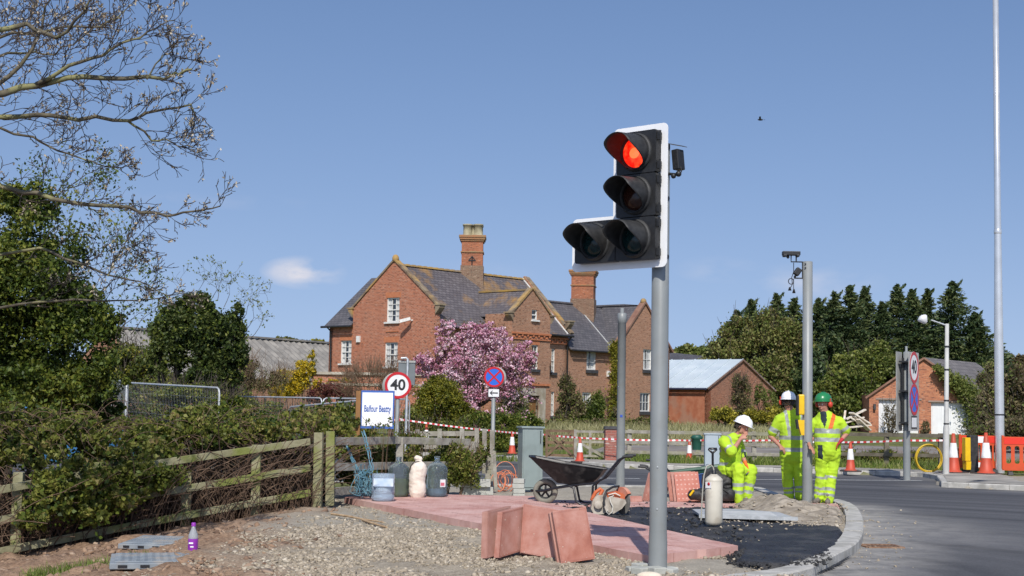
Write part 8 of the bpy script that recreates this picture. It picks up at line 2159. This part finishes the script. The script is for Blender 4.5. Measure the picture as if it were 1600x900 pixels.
# ---- conifers
def conifer(px, ytop, Y, wpx, label):
    k = Y / F; top = at(px, ytop, Y); z0 = 0.5; H = top.z - z0
    t = thing('conifer', label, 'conifer tree', (top.x, Y, z0), 0, 'row of tall dark conifers behind the garage'); Rm = wpx * k * random.uniform(2.6, 3.5)
    V_, D_ = [], []
    nb = 420; lean = random.uniform(0.1, 0.9); H += random.uniform(-0.55, 0.25)
    for i in range(nb):
        tt = 1 - (i / nb) ** 1.05; r = (Rm * (1 - tt) ** 0.85 + 0.05) * random.uniform(0.6, 1.2); a = random.uniform(0, 6.283)
        h = H * tt; up = random.uniform(0.15, 0.75); d = np.array([math.cos(a) + 0.12, math.sin(a), up]); m_ = int(12 + 13 * r)
        s_ = rng.uniform(0.1, 1.0, m_)[:, None]
        P = np.array([lean * 0.25 * max(0, tt - 0.7), 0, h - r * up * 0.6]) + d * r * s_ + np.array([0, 0, -0.25]) * r * s_ ** 2 + rng.normal(size=(m_, 3)) * (0.05 + 0.10 * r * (1.15 - s_)) * np.array([1, 1, 0.7])
        V_.append(P); D_.append(np.repeat((d * np.array([1, 1, 0.5]) + np.array([0, 0, -0.15]))[None], m_, 0))
    n1 = 130; s_ = rng.uniform(0, 1, n1)[:, None]
    V_.append(np.array([0.0, 0, H - 1.5]) + np.array([lean, 0, 1.6]) * s_ * np.array([1, 1, 1]) * np.concatenate([s_, s_, np.ones_like(s_)], 1) + rng.normal(size=(n1, 3)) * 0.16 * (1.1 - s_)); D_.append(np.repeat(np.array([[0.5, 0, 0.8]]), n1, 0))
    P = np.concatenate(V_); D = np.concatenate(D_); ok = P[:, 2] > 0.1; P, D = P[ok], D[ok]
    V, Fc2 = leaf_quads(P, 0.34, aspect=0.32, dirs=D); np_mesh('foliage', V, Fc2, f_con, t, kind='stuff')
    b = B(); b.tube([(0, 0, -0.2), (0, 0, H * 0.9)], [0.22, 0.04], 8); b.build('trunk', bark, t)
cl_ = [(1150, 488, 108, 30, 'leftmost conifer, short, rising from the pale brush'), (1172, 470, 106, 26, 'conifer with a split tip, second from the left'), (1212, 458, 105, 27, 'conifer left of the slim grey pole'), (1240, 466, 107, 28, 'conifer just behind the top of the slim grey pole'),
       (1278, 470, 106, 30, 'conifer directly right of the slim grey pole'), (1302, 456, 105, 28, 'narrow tipped conifer above the green bush, left part of the row'), (1326, 447, 104, 30, 'tall conifer with hooked tip above the left garage slope'), (1350, 452, 106, 28, 'conifer in the middle of the row, over the sign post'),
       (1376, 462, 104, 30, 'slightly lower conifer right of the row middle'), (1400, 450, 106, 28, 'conifer behind the garage apex, left one'), (1424, 446, 104, 30, 'conifer behind the garage apex, tall one'), (1448, 456, 106, 30, 'conifer behind the garage roof, lower one'),
       (1486, 436, 103, 44, 'tallest broadest conifer of the row near its right end'), (1522, 492, 101, 34, 'last low conifer at the right end of the row')]
for q in cl_: conifer(q[0], q[1], q[2] + 14, *q[3:])
plant('hazel_bush', 'tall pale brown and green bush left of the slim grey pole behind the outbuilding', 'bush', 1180, 112, [(1128, 555, 28, 40, 0), (1160, 535, 34, 45, 1), (1200, 530, 36, 50, 0), (1240, 545, 30, 55, 0), (1215, 600, 50, 50, -1), (1150, 600, 40, 40, 0), (1110, 570, 18, 25, 0)], f_haz, 24000, 0.26, zb=0.5, stems=40, twigs=(260, 1.6, 0.02), mat2=f_lit, n2=19000, trunk=0.07)
plant('green_thicket', 'broad mid green thicket of leaves left of the garage', 'bush', 1345, 86, [(1330, 590, 40, 45, 0), (1375, 580, 38, 48, 0), (1300, 620, 40, 40, 0), (1345, 635, 50, 38, -1), (1395, 610, 30, 40, 1)], f_lit, 26000, 0.22, zb=0.4, stems=30, twigs=(160, 1.2, 0.015), mat2=f_haw, n2=8000)
plant('dark_thicket', 'dark shady thicket between the slim pole and the green bushes', 'bush', 1280, 110, [(1270, 600, 40, 55, 0), (1300, 570, 30, 50, 2)], f_con, 12000, 0.3, zb=0.4)
plant('brush_hedge', 'brown green brushwood mass behind the orange barriers', 'hedge', 1590, 58, [(1560, 640, 34, 50, 0), (1595, 620, 40, 60, 0), (1640, 610, 50, 70, 0), (1545, 670, 25, 30, -1), (1600, 680, 60, 35, -3), (1530, 690, 26, 22, -2)], f_olv, 26000, 0.14, zb=0.2, stems=50, twigs=(300, 0.9, 0.012), mat2=f_lit, n2=5000)
# ivy over the garage slope and side
def leaf_sheet(name, label, cat, pts, n, size, mat, thick=0.15):
    """leaves scattered along a chain of points with radii"""
    P = []
    for (a, ra), (c, rc) in zip(pts[:-1], pts[1:]):
        m_ = n // (len(pts) - 1); s_ = rng.uniform(0, 1, m_)[:, None]; P.append(np.array(a) * (1 - s_) + np.array(c) * s_ + rng.normal(size=(m_, 3)) * (ra * (1 - s_) + rc * s_) * np.array([0.55, thick, 0.55]))
    P = np.concatenate(P); L = np.array(pts[0][0]); V, Fc2 = leaf_quads(P - L, size)
    t = thing(name, label, cat, tuple(L)); np_mesh('foliage', V, Fc2, mat, t, kind='stuff')
    segs = [(*(Vector(a) - Vector(L)), *(Vector(c) - Vector(L)), 0.03, 0.02) for (a, _), (c, _) in zip(pts[:-1], pts[1:])]; V, Fc2 = seg_mesh(segs, 5); np_mesh('stems', V, Fc2, bark, t, kind='stuff'); return t
leaf_sheet('ivy', 'bright green ivy creeping down the right slope and corner of the garage', 'ivy', [(at(1462, 573, 79), 0.12), (at(1488, 594, 79), 0.35), (at(1515, 614, 79), 0.5), (at(1528, 640, 79), 0.6), (at(1532, 675, 79), 0.7)], 7000, 0.16, f_lit, 0.6)
plant('ivy_bank', 'dark leafy growth spreading from the garage roof to the right', 'bush', 1540, 80, [(1538, 620, 26, 40, 1), (1530, 655, 22, 35, 0), (1550, 590, 22, 28, 4)], f_olv, 8000, 0.18, zb=0.3, mat2=f_lit, n2=3000)
plant('climber', 'twiggy climber in front of the left garage door', 'bush', 1392, 78.5, [(1390, 655, 14, 28, 0), (1402, 665, 12, 20, 0)], f_olv, 900, 0.10, zb=0.3, stems=30, trunk=0.02, twigs=(90, 0.8, 0.012))
plant('climber', 'thin leafy climber on the brick pier between the garage doors', 'bush', 1446, 79, [(1446, 670, 8, 14, 0)], f_olv, 500, 0.10, zb=0.3)
# ---- near the outbuilding
plant('golden_bush', 'left golden green bush in front of the outbuilding', 'bush', 1127, 76, [(1127, 650, 20, 15, 0), (1142, 655, 14, 10, 0)], f_ygr, 4200, 0.12, mat2=f_yel, n2=2600)
plant('golden_bush', 'wider yellow bush beside the walking worker side of the outbuilding'.replace('walking worker side of the outbuilding', 'standing workers'), 'bush', 1190, 75, [(1180, 652, 18, 15, 0), (1205, 650, 22, 16, 0), (1232, 652, 18, 14, 0)], f_yel, 7000, 0.12, mat2=f_ygr, n2=3000)
plant('bare_bush', 'sparse upright bush against the outbuilding gable', 'bush', 1155, 97, [(1155, 610, 20, 28, 0), (1160, 635, 22, 22, 0)], f_olv, 3600, 0.13, zb=0.4, stems=40, trunk=0.02, twigs=(160, 1.0, 0.012), mat2=f_lit, n2=1200)
plant('bare_bush', 'thin bush right of the outbuilding gable', 'bush', 1190, 99, [(1188, 620, 12, 22, 0), (1205, 628, 16, 20, 1)], f_lit, 2200, 0.13, zb=0.4, stems=20, trunk=0.02)
# ---- house front
plant('front_shrub', 'tall brownish shrub by the black downpipe of the house', 'bush', 886, 79, [(886, 615, 15, 30, 0), (897, 640, 20, 26, 0), (880, 650, 14, 18, 0)], f_olv, 7000, 0.12, zb=0.3, stems=24, twigs=(140, 0.8, 0.012), mat2=f_lit, n2=2500)
plant('front_shrub', 'mid green shrub covering the lower window of the east wing', 'bush', 928, 79, [(930, 640, 17, 22, 0), (917, 655, 16, 14, 0), (935, 622, 8, 14, 0)], f_haw, 7000, 0.12, zb=0.3, mat2=f_lit, n2=2500)
plant('front_shrub', 'low dark planting along the foot of the house', 'bush', 960, 76, [(870, 664, 16, 10, 0), (905, 665, 22, 9, 0), (945, 663, 20, 12, 0), (965, 655, 12, 20, 0), (1000, 662, 26, 9, 0), (1030, 661, 24, 9, 0)], f_olv, 9000, 0.12, zb=0.25, mat2=f_haw, n2=4000)
leaf_sheet('ivy', 'strip of ivy climbing the house wall beside the satellite dish', 'ivy', [(at(960, 655, 88.4), 0.4), (at(961, 600, 88.4), 0.34), (at(962, 550, 88.4), 0.26), (at(962, 540, 88.4), 0.3)], 5000, 0.13, f_ygr, 0.25)
plant('round_bush', 'rounded bright green bush in front of the house door', 'bush', 826, 68, [(826, 658, 22, 20, 0)], f_lit, 5200, 0.11, zb=0.2, mat2=f_haw, n2=2500)
plant('garden_shrub', 'brownish spring shrub beneath the right side of the cherry', 'bush', 800, 70, [(800, 620, 20, 34, 0), (790, 650, 24, 26, 0), (815, 640, 12, 26, 1)], f_olv, 9000, 0.10, zb=0.2, stems=30, twigs=(160, 0.7, 0.010), mat2=f_lit, n2=3600)
# ---- cherry
Yc = 62.0; kc = Yc / F
g = base(745, Yc); CH = thing('cherry_tree', 'spreading cherry tree thick with pink blossom in front of the brick house', 'tree', (g.x, Yc, 0.2))
Lc = np.array(CH.location); cc = [(745, 590, 78, 58, 0), (684, 570, 48, 44, 0.3), (662, 585, 26, 34, 0.2), (668, 640, 24, 20, -0.3), (800, 565, 44, 46, -0.3), (745, 540, 70, 40, 0.6), (725, 630, 48, 34, -0.8), (765, 655, 46, 26, -0.8), (705, 655, 34, 22, -0.9), (738, 672, 30, 16, -1.0), (668, 610, 26, 34, 0), (822, 560, 26, 34, 0), (700, 515, 26, 20, 0.3), (820, 590, 26, 24, 0), (755, 522, 50, 26, 0), (705, 540, 34, 30, 0)]
Ps = []
for (bx, by, rx_, ry_, dy) in cc:
    c = at(bx, by, Yc + dy); Ps.append(blob_points(int(13.0 * rx_ * ry_ / 2), c, (rx_ * kc, rx_ * kc * 0.75, ry_ * kc), clumps=int(rx_ * 1.9), cr=0.125, shell=0.2))
P = np.concatenate(Ps); nv_ = np.array([noise.noise(Vector((p[0] * 1.5, p[1] * 1.5, p[2] * 1.5))) for p in P]); P = P[nv_ > rng.uniform(-0.32, 0.10, len(P))]; P = P[rng.permutation(len(P))[:44000]]
b = B(); b.tube([(0, 0, -0.2), (0.05, 0, 0.9), (0.0, 0, 1.5)], [0.16, 0.13, 0.12], 10); b.build('trunk', bark, CH)
segs, tips = [], []
for k in range(12):
    a = k * 0.52; grow(segs, tips, (0, 0, 1.3), (math.cos(a) * 1.15, math.sin(a) * 0.9, random.uniform(0.5, 1.3)), 1.9, 0.07, 2, up=0.3, k=5, split=2, minr=0.012)
V, Fc2 = seg_mesh(segs, 5); np_mesh('branches', V, Fc2, bark, CH, kind='stuff')
tp = np.array(tips); tp = tp[(np.abs(tp[:, 0]) < 3.1) & (tp[:, 2] < 4.9)]
P = np.concatenate([P - Lc, np.repeat(tp, 11, 0) + rng.normal(size=(len(tp) * 11, 3)) * 0.085])
V, Fc2 = leaf_quads(P, 0.082, aspect=0.8); np_mesh('blossom', V, Fc2, f_pnk, CH, kind='stuff')
P2 = P[rng.integers(0, len(P), 9000)] + rng.normal(size=(9000, 3)) * 0.12; V, Fc2 = leaf_quads(P2, 0.09); np_mesh('foliage', V, Fc2, f_brz, CH, kind='stuff')
plant('golden_conifer', 'dark yellow green bush under the left of the cherry', 'bush', 695, 56, [(685, 625, 38, 40, 0), (715, 645, 30, 30, 0), (665, 650, 24, 30, 0)], f_ygr, 22000, 0.085, zb=0.2, stems=20, clumps=60, mat2=f_haw, n2=5000)
plant('ivy_hedge', 'thick ivy hedge behind the tape and the far cone', 'hedge', 775, 50.5, [(745, 670, 34, 28, 0), (785, 668, 30, 30, 0), (815, 680, 24, 24, 0), (840, 690, 18, 18, 0), (765, 690, 50, 20, -0.5)], f_haw, 20000, 0.085, zb=0.05, stems=30, mat2=f_brm, n2=7000)
plant('mixed_hedge', 'tangled hedge behind the paling fence below the cherry', 'hedge', 690, 49, [(660, 680, 36, 24, 0), (705, 678, 36, 24, 0), (740, 690, 30, 20, 0), (640, 665, 24, 30, 0)], f_brm, 13000, 0.085, zb=0.0, stems=40, twigs=(200, 0.6, 0.008), mat2=f_haw, n2=5000)
# ---- left middle distance
plant('forsythia', 'bright yellow flowering forsythia in front of the barn', 'bush', 468, 66, [(455, 600, 30, 30, 0), (478, 580, 18, 24, 0), (486, 560, 8, 14, 0), (440, 610, 20, 24, 0), (500, 605, 14, 16, 0), (530, 595, 18, 5, 0)], f_for, 11000, 0.095, zb=0.2, stems=40, trunk=0.02, cr=0.22, mat2=f_ygr, n2=2600)
plant('maroon_bush', 'dark maroon bush right of the yellow forsythia', 'bush', 520, 64, [(515, 615, 32, 18, 0), (545, 618, 20, 16, 0), (495, 620, 18, 14, 0)], f_mar, 9000, 0.09, zb=0.1)
plant('bare_bush', 'leafless brown twiggy bush in front of the annexe wall', 'bush', 590, 62, [(580, 600, 40, 34, 0), (620, 600, 30, 34, 0), (550, 605, 24, 26, 0)], f_olv, 1400, 0.06, zb=0.1, stems=90, trunk=0.012, twigs=(900, 0.9, 0.007), stem_mat=twig_m)
plant('bare_bush', 'grey brown scrub before the corrugated barn roof', 'bush', 400, 60, [(395, 590, 34, 34, 0), (430, 600, 26, 26, 0), (370, 600, 30, 36, 0)], f_olv, 5000, 0.08, zb=0.1, stems=60, trunk=0.014, twigs=(500, 0.9, 0.008), stem_mat=twig_m, mat2=f_lit, n2=1800)
plant('green_scrub', 'green scrub behind the mesh fence left of the white board', 'bush', 450, 42, [(380, 640, 34, 34, 0), (430, 650, 34, 24, 0), (480, 655, 34, 22, 1), (530, 655, 34, 28, 1), (350, 620, 24, 34, 0)], f_brm, 16000, 0.085, zb=-0.2, stems=40, twigs=(260, 0.6, 0.008), mat2=f_haw, n2=7000)
plant('green_scrub', 'yellowish scrub to the left of the ivy covered tree', 'bush', 215, 44, [(205, 570, 40, 40, 0), (240, 600, 40, 34, 0), (180, 600, 30, 40, 0)], f_lit, 12000, 0.10, zb=-0.2, stems=40, twigs=(260, 0.8, 0.010), mat2=f_ygr, n2=4000)
plant('green_scrub', 'leafy scrub round the foot of the ivy tree behind the mesh panel', 'bush', 300, 34, [(290, 630, 60, 34, 0), (350, 640, 40, 30, 0), (230, 640, 40, 34, 0)], f_haw, 13000, 0.075, zb=-0.4, stems=50, twigs=(300, 0.6, 0.008), mat2=f_brm, n2=6000)
IV_ = plant('ivy_tree', 'rounded tree smothered in dark ivy with bare twigs sticking out on top', 'tree', 310, 37, [(300, 520, 62, 56, 0), (350, 540, 44, 54, 0), (262, 510, 34, 38, 0), (310, 478, 34, 24, 0), (330, 590, 52, 40, 0), (260, 560, 36, 40, 0), (372, 500, 14, 30, 0)], f_dark, 34000, 0.095, zb=-0.3, stems=16, trunk=0.08, clumps=60, cr=0.24, mat2=f_haw, n2=7000)
segs, tips = [], []; q0 = Vector(IV_.location)
for (x, y) in ((300, 470), (330, 468), (350, 480), (365, 490), (378, 500), (385, 515), (340, 470), (390, 530), (285, 480)):
    p = at(x, y, 37) - q0; grow(segs, tips, p, (random.uniform(0.0, 0.9), random.gauss(0, .3), 0.9), 0.75, 0.010, 2, up=0.2, k=4, split=2, minr=0.003)
V, Fc2 = seg_mesh(segs, 3); np_mesh('twigs', V, Fc2, bark, IV_, kind='stuff')
tp = np.array(tips); V, Fc2 = leaf_quads(tp[rng.integers(0, len(tp), 500)] + rng.normal(size=(500, 3)) * 0.03, 0.06); np_mesh('young_leaves', V, Fc2, f_lit, IV_, kind='stuff')
# ---- hawthorn at the left
HW = plant('hawthorn_tree', 'dense leafy green tree at the left edge below the bare branches', 'tree', 40, 25.5, [(40, 420, 120, 100, 0), (-60, 480, 110, 150, 0), (110, 500, 78, 84, 0), (60, 580, 110, 66, 0.8), (150, 590, 56, 56, 0), (30, 320, 80, 44, 0), (-80, 640, 110, 110, 0), (175, 520, 26, 40, 0.3), (145, 660, 60, 40, 0.5), (60, 610, 110, 56, 0.2), (150, 630, 50, 40, 0.6), (20, 600, 90, 90, 1.4), (110, 640, 90, 70, 1.6), (-40, 560, 90, 110, 1.0), (70, 500, 90, 90, 1.2)],
           f_haw, 105000, 0.078, zb=-0.7, stems=0, trunk=0.05, clumps=110, cr=0.24, mat2=f_dark, n2=26000, shell=0.1)
b = B(); b.tube([(-0.6, 0.6, -0.2), (-0.5, 0.6, 1.6), (-0.7, 0.5, 3.4)], [0.17, 0.13, 0.08], 10); b.build('trunk', bark, HW)
segs, tips = [], []; q0 = Vector(HW.location)
for _ in range(36):
    x, y = random.choice(((40, 330), (100, 300), (150, 340), (180, 430), (190, 520), (130, 290), (20, 290), (160, 400), (90, 360)))
    p = at(x + random.uniform(-30, 20), y + random.uniform(-10, 30), 25.5) - q0; grow(segs, tips, p, (random.uniform(0, 1), random.gauss(0, .4), random.uniform(0, 0.9)), 0.6, 0.010, 1, up=0.1, k=4, split=2, minr=0.003)
V, Fc2 = seg_mesh(segs, 3); np_mesh('twigs', V, Fc2, bark, HW, kind='stuff')
tp = np.array(tips); V, Fc2 = leaf_quads(np.repeat(tp, 9, 0) + rng.normal(size=(len(tp) * 9, 3)) * 0.07, 0.065); np_mesh('foliage', V, Fc2, f_haw, HW, kind='stuff')
# ---- bramble bank behind and over the left fence
def fenceY(px): return DF(px)
blb = []
for i in range(15):
    px = -60 + i * 42; yt = 640 + 8 * math.sin(i * 1.3) + (-6 if px > 300 else 14 - px * 0.05)
    blb.append((px, yt + 52, 44, 46, 1.6)); blb.append((px + 18, yt + 22, 36, 26, 3.0))
for (x, y, a, c_, dy) in ((110, 760, 60, 56, -0.55), (190, 775, 56, 46, -0.35), (250, 745, 40, 30, -0.2), (60, 800, 44, 36, -0.5), (60, 700, 60, 40, 0.3), (180, 740, 60, 44, -0.15), (30, 660, 60, 40, 1.5), (240, 700, 50, 24, 0.2), (330, 680, 50, 22, 0.6), (430, 668, 50, 20, 0.6), (150, 800, 40, 26, -0.5), (230, 735, 34, 26, -0.1)): blb.append((x, y, a, c_, dy))
g = base(200, 20.6)
BR = thing('bramble_hedge', 'bank of tangled brambles, green above and brown stemmed below, swallowing the left fence', 'bramble hedge', (g.x, 20.6, -0.4))
Lb = np.array(BR.location); Ps = []
for (bx, by, rx_, ry_, dy) in blb:
    Y = DF(bx) + dy; k = Y / F; c = at(bx, by, Y); Ps.append(blob_points(int(rx_ * ry_ * 1.35), c, (rx_ * k, 0.45 if dy < 1 else 0.8, ry_ * k), clumps=26, cr=0.22, shell=0.2))
P = np.concatenate(Ps); P = P[P[:, 2] > -0.75]
nv_ = np.array([noise.noise(Vector((p[0] * 1.7, p[1] * 1.7, p[2] * 2.4))) for p in P]); P = P[nv_ > rng.uniform(-0.45, 0.12, len(P))]
V, Fc2 = leaf_quads(P - Lb, 0.060, jit=0.7, aspect=0.7); np_mesh('foliage', V, Fc2, f_brm, BR, kind='stuff')
P2 = P[rng.integers(0, len(P), 9000)] + rng.normal(size=(9000, 3)) * 0.08; V, Fc2 = leaf_quads(P2 - Lb, 0.07, aspect=0.65); np_mesh('foliage', V, Fc2, f_haw, BR, kind='stuff')
# dead leaves low down; near black colour paints in the shade inside the hedge
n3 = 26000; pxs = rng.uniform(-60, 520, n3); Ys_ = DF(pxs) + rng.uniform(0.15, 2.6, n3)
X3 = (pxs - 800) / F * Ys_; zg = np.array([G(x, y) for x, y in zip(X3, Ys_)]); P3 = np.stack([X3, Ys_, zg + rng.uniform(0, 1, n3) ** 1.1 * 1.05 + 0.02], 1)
V, Fc2 = leaf_quads(P3 - Lb, 0.07, aspect=0.6); np_mesh('dead_leaves_painted_shade', V, Fc2, foliage_mat('dead_leaf_painted_shade', [(0.010, 0.007, 0.005), (0.022, 0.014, 0.009), (0.045, 0.028, 0.017), (0.035, 0.04, 0.014)], trans=0.02), BR, kind='stuff')
segs = []
for _ in range(1150):
    px = random.uniform(-60, 505); Y = DF(px) + random.choice((-0.20, 0.12, 0.2, 0.35, 0.7, 1.2)) + random.uniform(-0.05, 0.05)
    x = (px - 800) / F * Y; z = G(x, Y); a = random.choice((-1, 1)) * random.uniform(0.05, 0.6); h = random.uniform(0.35, 1.35); p = Vector((x, Y, z - 0.02)); v = Vector((a * 0.8, random.uniform(-0.3, 0.15), 1.0)).normalized() * h / 5
    for k in range(7):
        q = p + v; segs.append((*(p - Vector(Lb)), *(q - Vector(Lb)), 0.0052, 0.0042)); p = q; v = v + Vector((a * 0.030, random.uniform(-0.01, 0.01), -0.022 * h)) + Vector((random.gauss(0, .012), random.gauss(0, .012), random.gauss(0, .012)))
        if p.z < z: break
for _ in range(260):
    px = random.uniform(-40, 520); Y = DF(px) + random.uniform(0.2, 2.6); p = at(px, random.uniform(650, 700), Y); v = Vector((random.gauss(0, .5), random.gauss(0, .3), random.uniform(0.1, 0.9))) * 0.12
    for k in range(6):
        q = p + v; segs.append((*(p - Vector(Lb)), *(q - Vector(Lb)), 0.0045, 0.0038)); p = q; v = v + Vector((random.gauss(0, .012), 0, -0.022))
V, Fc2 = seg_mesh(segs, 4); np_mesh('stems', V, Fc2, M('bramble_stem', (0.07, 0.04, 0.025), (0.20, 0.13, 0.085), scale=5, rough=0.9), BR, kind='stuff')
# ---- bush round the grey rail fence, behind the bottles
plant('bramble_bush', 'leafy bramble bush behind the big bottles and cream sack', 'bush', 690, 25.6, [(650, 740, 40, 42, 0), (700, 735, 42, 44, 0), (728, 735, 26, 40, 0), (600, 720, 44, 34, -0.5), (560, 735, 34, 44, -0.8), (752, 715, 14, 30, 0.8), (640, 690, 30, 16, 0.2), (580, 685, 30, 16, -0.4)], f_brm, 24000, 0.06, zb=-0.1, stems=60, trunk=0.008, twigs=(300, 0.5, 0.005), mat2=f_haw, n2=9000, stem_mat=twig_m, shell=0.25)
plant('bramble_sprig', 'thin sprigs of bramble growing up in front of the white board', 'bush', 592, 23.4, [(575, 662, 10, 10, 0), (600, 668, 16, 10, 0), (610, 660, 8, 10, 0)], f_haw, 110, 0.05, zb=0.2, stems=6, trunk=0.005, twigs=(10, 0.2, 0.003), stem_mat=twig_m)
# ================================================================== the bare tree
random.seed(3)
BT = thing('bare_tree', 'big tree at the left edge with long lichened bare branches just coming into bud', 'tree', (-8.3, 16.5, -0.9))
q0 = Vector(BT.location)
b = B(); b.tube([(0, 0, -0.2), (0.05, 0, 1.5), (0.1, 0.05, 3.5), (0.2, 0, 5.5), (0.3, 0.1, 7.5)], [0.34, 0.27, 0.24, 0.20, 0.12], 14); b.build('trunk', barkg, BT)
limbs = [([(-340, 330), (-150, 215), (-20, 150), (60, 131), (130, 121), (230, 122), (275, 117), (300, 108)], 15.2, 0.050), ([(60, 131), (110, 105), (160, 85), (205, 62), (245, 45), (272, 32)], 15.1, 0.022), ([(-340, 330), (-150, 215), (-40, 182), (60, 180), (125, 185), (200, 190), (240, 172), (300, 165), (310, 190)], 15.8, 0.036),
         ([(200, 190), (235, 215), (270, 226), (302, 230)], 15.8, 0.014), ([(-340, 400), (-150, 250), (-30, 195), (50, 215), (90, 235), (130, 250), (165, 258), (190, 262)], 16.5, 0.020), ([(-340, 330), (-160, 120), (-40, 50), (40, 40), (90, 60), (130, 20), (150, -20)], 14.6, 0.04),
         ([(-340, 480), (-150, 350), (-10, 290), (60, 305), (130, 320), (200, 325), (260, 338), (300, 330), (344, 322)], 16.0, 0.036), ([(-340, 520), (-100, 420), (60, 385), (120, 410), (170, 430), (220, 440), (262, 462)], 16.6, 0.022), ([(0, 480), (90, 470), (160, 470), (230, 470), (285, 458)], 17.0, 0.016),
         ([(-20, 150), (30, 100), (60, 60), (70, 10), (90, -30)], 15.4, 0.026), ([(-60, 80), (20, 52), (60, 50), (110, 40), (160, 42), (190, 22), (215, 0)], 16.2, 0.020), ([(170, 430), (190, 390), (200, 372), (210, 385)], 16.5, 0.008), ([(230, 122), (250, 92), (270, 78)], 15.2, 0.010), ([(-150, 215), (-60, 120), (0, 90), (40, 80), (85, 85), (130, 60), (150, 40)], 17.0, 0.022)]
allt, tw = [], []
for pts, Y, r in limbs:
    P = [at(x, y, Y + (0.9 if x < -120 else 0) + 0.15 * math.sin(x * 0.03)) - q0 for x, y in pts]
    if pts[0][0] == -340: P[0] = Vector((0.2, 0.0, min(7, max(2.5, P[0].z))))
    sm = []
    for i in range(len(P) - 1):
        for s_ in (0, 0.33, 0.66): sm.append(P[i].lerp(P[i + 1], s_) + Vector((random.gauss(0, .012), random.gauss(0, .02), random.gauss(0, .012))))
    sm.append(P[-1]); m_ = len(sm); b = B(); b.tube(sm, [max(0.006, 1.05 * r * (1 - 0.85 * i / m_)) for i in range(m_)], 7); b.build('limb', barkg, BT)
    for i in range(1, m_):
        if sm[i].x + q0.x < -6.9: continue
        d0_ = (sm[i] - sm[i - 1]).normalized(); fr = i / m_
        for _ in range(random.choice((1, 1, 2, 2))):
            d = d0_ * random.uniform(0.5, 1.1) + Vector((random.gauss(0, .3), random.gauss(0, .45), random.choice((1, 1, -0.6)) * random.uniform(0.3, 0.9)))
            grow(tw, allt, sm[i], d, random.uniform(0.18, 0.46) * (1.2 - 0.7 * fr), max(0.004, r * 0.28 * (1.1 - fr)), 2 if random.random() < 0.75 else 1, up=0.16, wig=0.22, split=2, ang=0.55, k=4, minr=0.0036)
V, Fc2 = seg_mesh(tw, 3); np_mesh('twigs', V, Fc2, M('twig_bark', (0.035, 0.027, 0.022), (0.08, 0.06, 0.048), scale=9, rough=0.9), BT, kind='stuff')
tp = np.array(allt); vis = tp[(rng.uniform(0, 1, len(tp)) < 0.16) | ((tp[:, 0] + q0.x > -5.9 - 0.0 * tp[:, 2]) & (rng.uniform(0, 1, len(tp)) < 0.35))]; V, Fc2 = leaf_quads(np.repeat(vis, 2, 0) + rng.normal(size=(len(vis) * 2, 3)) * 0.012, 0.036, aspect=0.5, droop=-0.8)
np_mesh('buds', V, Fc2, f_bud, BT, kind='stuff')
print('bare tree', len(tw), len(tp))
# ================================================================== grass
def grass(name, pts, hmin, hmax, wd, mat, label=None):
    n_ = len(pts); P = np.asarray(pts); h = rng.uniform(hmin, hmax, n_); a = rng.uniform(0, 6.28, n_); le = rng.normal(size=(n_, 2)) * 0.35 * h[:, None]
    dx = np.stack([np.cos(a), np.sin(a), np.zeros(n_)], 1) * wd / 2; tip = P + np.stack([le[:, 0], le[:, 1], h], 1); mid = P + np.stack([le[:, 0] * 0.35, le[:, 1] * 0.35, h * 0.55], 1)
    V = np.stack([P - dx, P + dx, mid + dx * 0.7, tip, mid - dx * 0.7], 1).reshape(-1, 3); b0 = np.arange(n_)[:, None] * 5
    Fc2 = np.concatenate([b0 + np.array([[0, 1, 2, 4]]), b0 + np.array([[4, 2, 3, 3]])], 0)
    Fq2 = b0 + np.array([[0, 1, 2, 4]]); Ft = b0 + np.array([[4, 2, 3]])
    o = np_mesh(name, np.concatenate([V]), Fq2, mat, kind='stuff', label=label); me = o.data
    o2 = np_mesh(name, V, Ft, mat, kind='stuff', label=label); return o
pts = []
for _ in range(900):
    p = gp(random.gauss(random.choice((105, 150, 200, 60)), 16), random.gauss(889, 5), -0.2); pts.append((p.x, p.y, G(p.x, p.y) - 0.01))
grass('grass_tufts', pts, 0.04, 0.13, 0.012, f_grs)
pts = []
for _ in range(16000):
    y = random.uniform(42.0, 47.5); x = random.uniform(-2, 16)
    fy_ = np.interp(x, farc[::-1, 0], farc[::-1, 1]) if False else 0
    d_ = np.hypot(farc[:, 0] - x, farc[:, 1] - y).min()
    if d_ < 1.7 + 0.5 * noise.noise(Vector((x, y, 0))): continue
    pts.append((x, y, G(x, y)))
for _ in range(6000):
    y = random.uniform(40.2, 44); x = random.uniform(9, 16); d_ = np.hypot(farc[:, 0] - x, farc[:, 1] - y).min()
    if d_ > 1.5: pts.append((x, y, 0))
grass('verge_grass', pts, 0.06, 0.28, 0.03, f_grs)
pts = []
for _ in range(16000):
    y = random.uniform(56, 80); x = (random.uniform(860, 1300) - 800) / F * y; pts.append((x, y, G(x, y) + 0.02))
grass('rough_grass', pts, 0.15, 0.55, 0.05, f_dry)
plant('fence_weeds', 'low green weeds along the far rail fence before the garage', 'weeds', 1370, 43.6, [(1320, 715, 30, 14, 0), (1375, 716, 34, 15, 0), (1430, 718, 30, 14, 0), (1460, 722, 22, 14, 0), (1500, 715, 24, 14, 0.6)], f_brm, 12000, 0.07, zb=0, stems=60, trunk=0.008, twigs=(260, 0.4, 0.006), mat2=f_haw, n2=4000, stem_mat=twig_m)
bpy.context.view_layer.update()
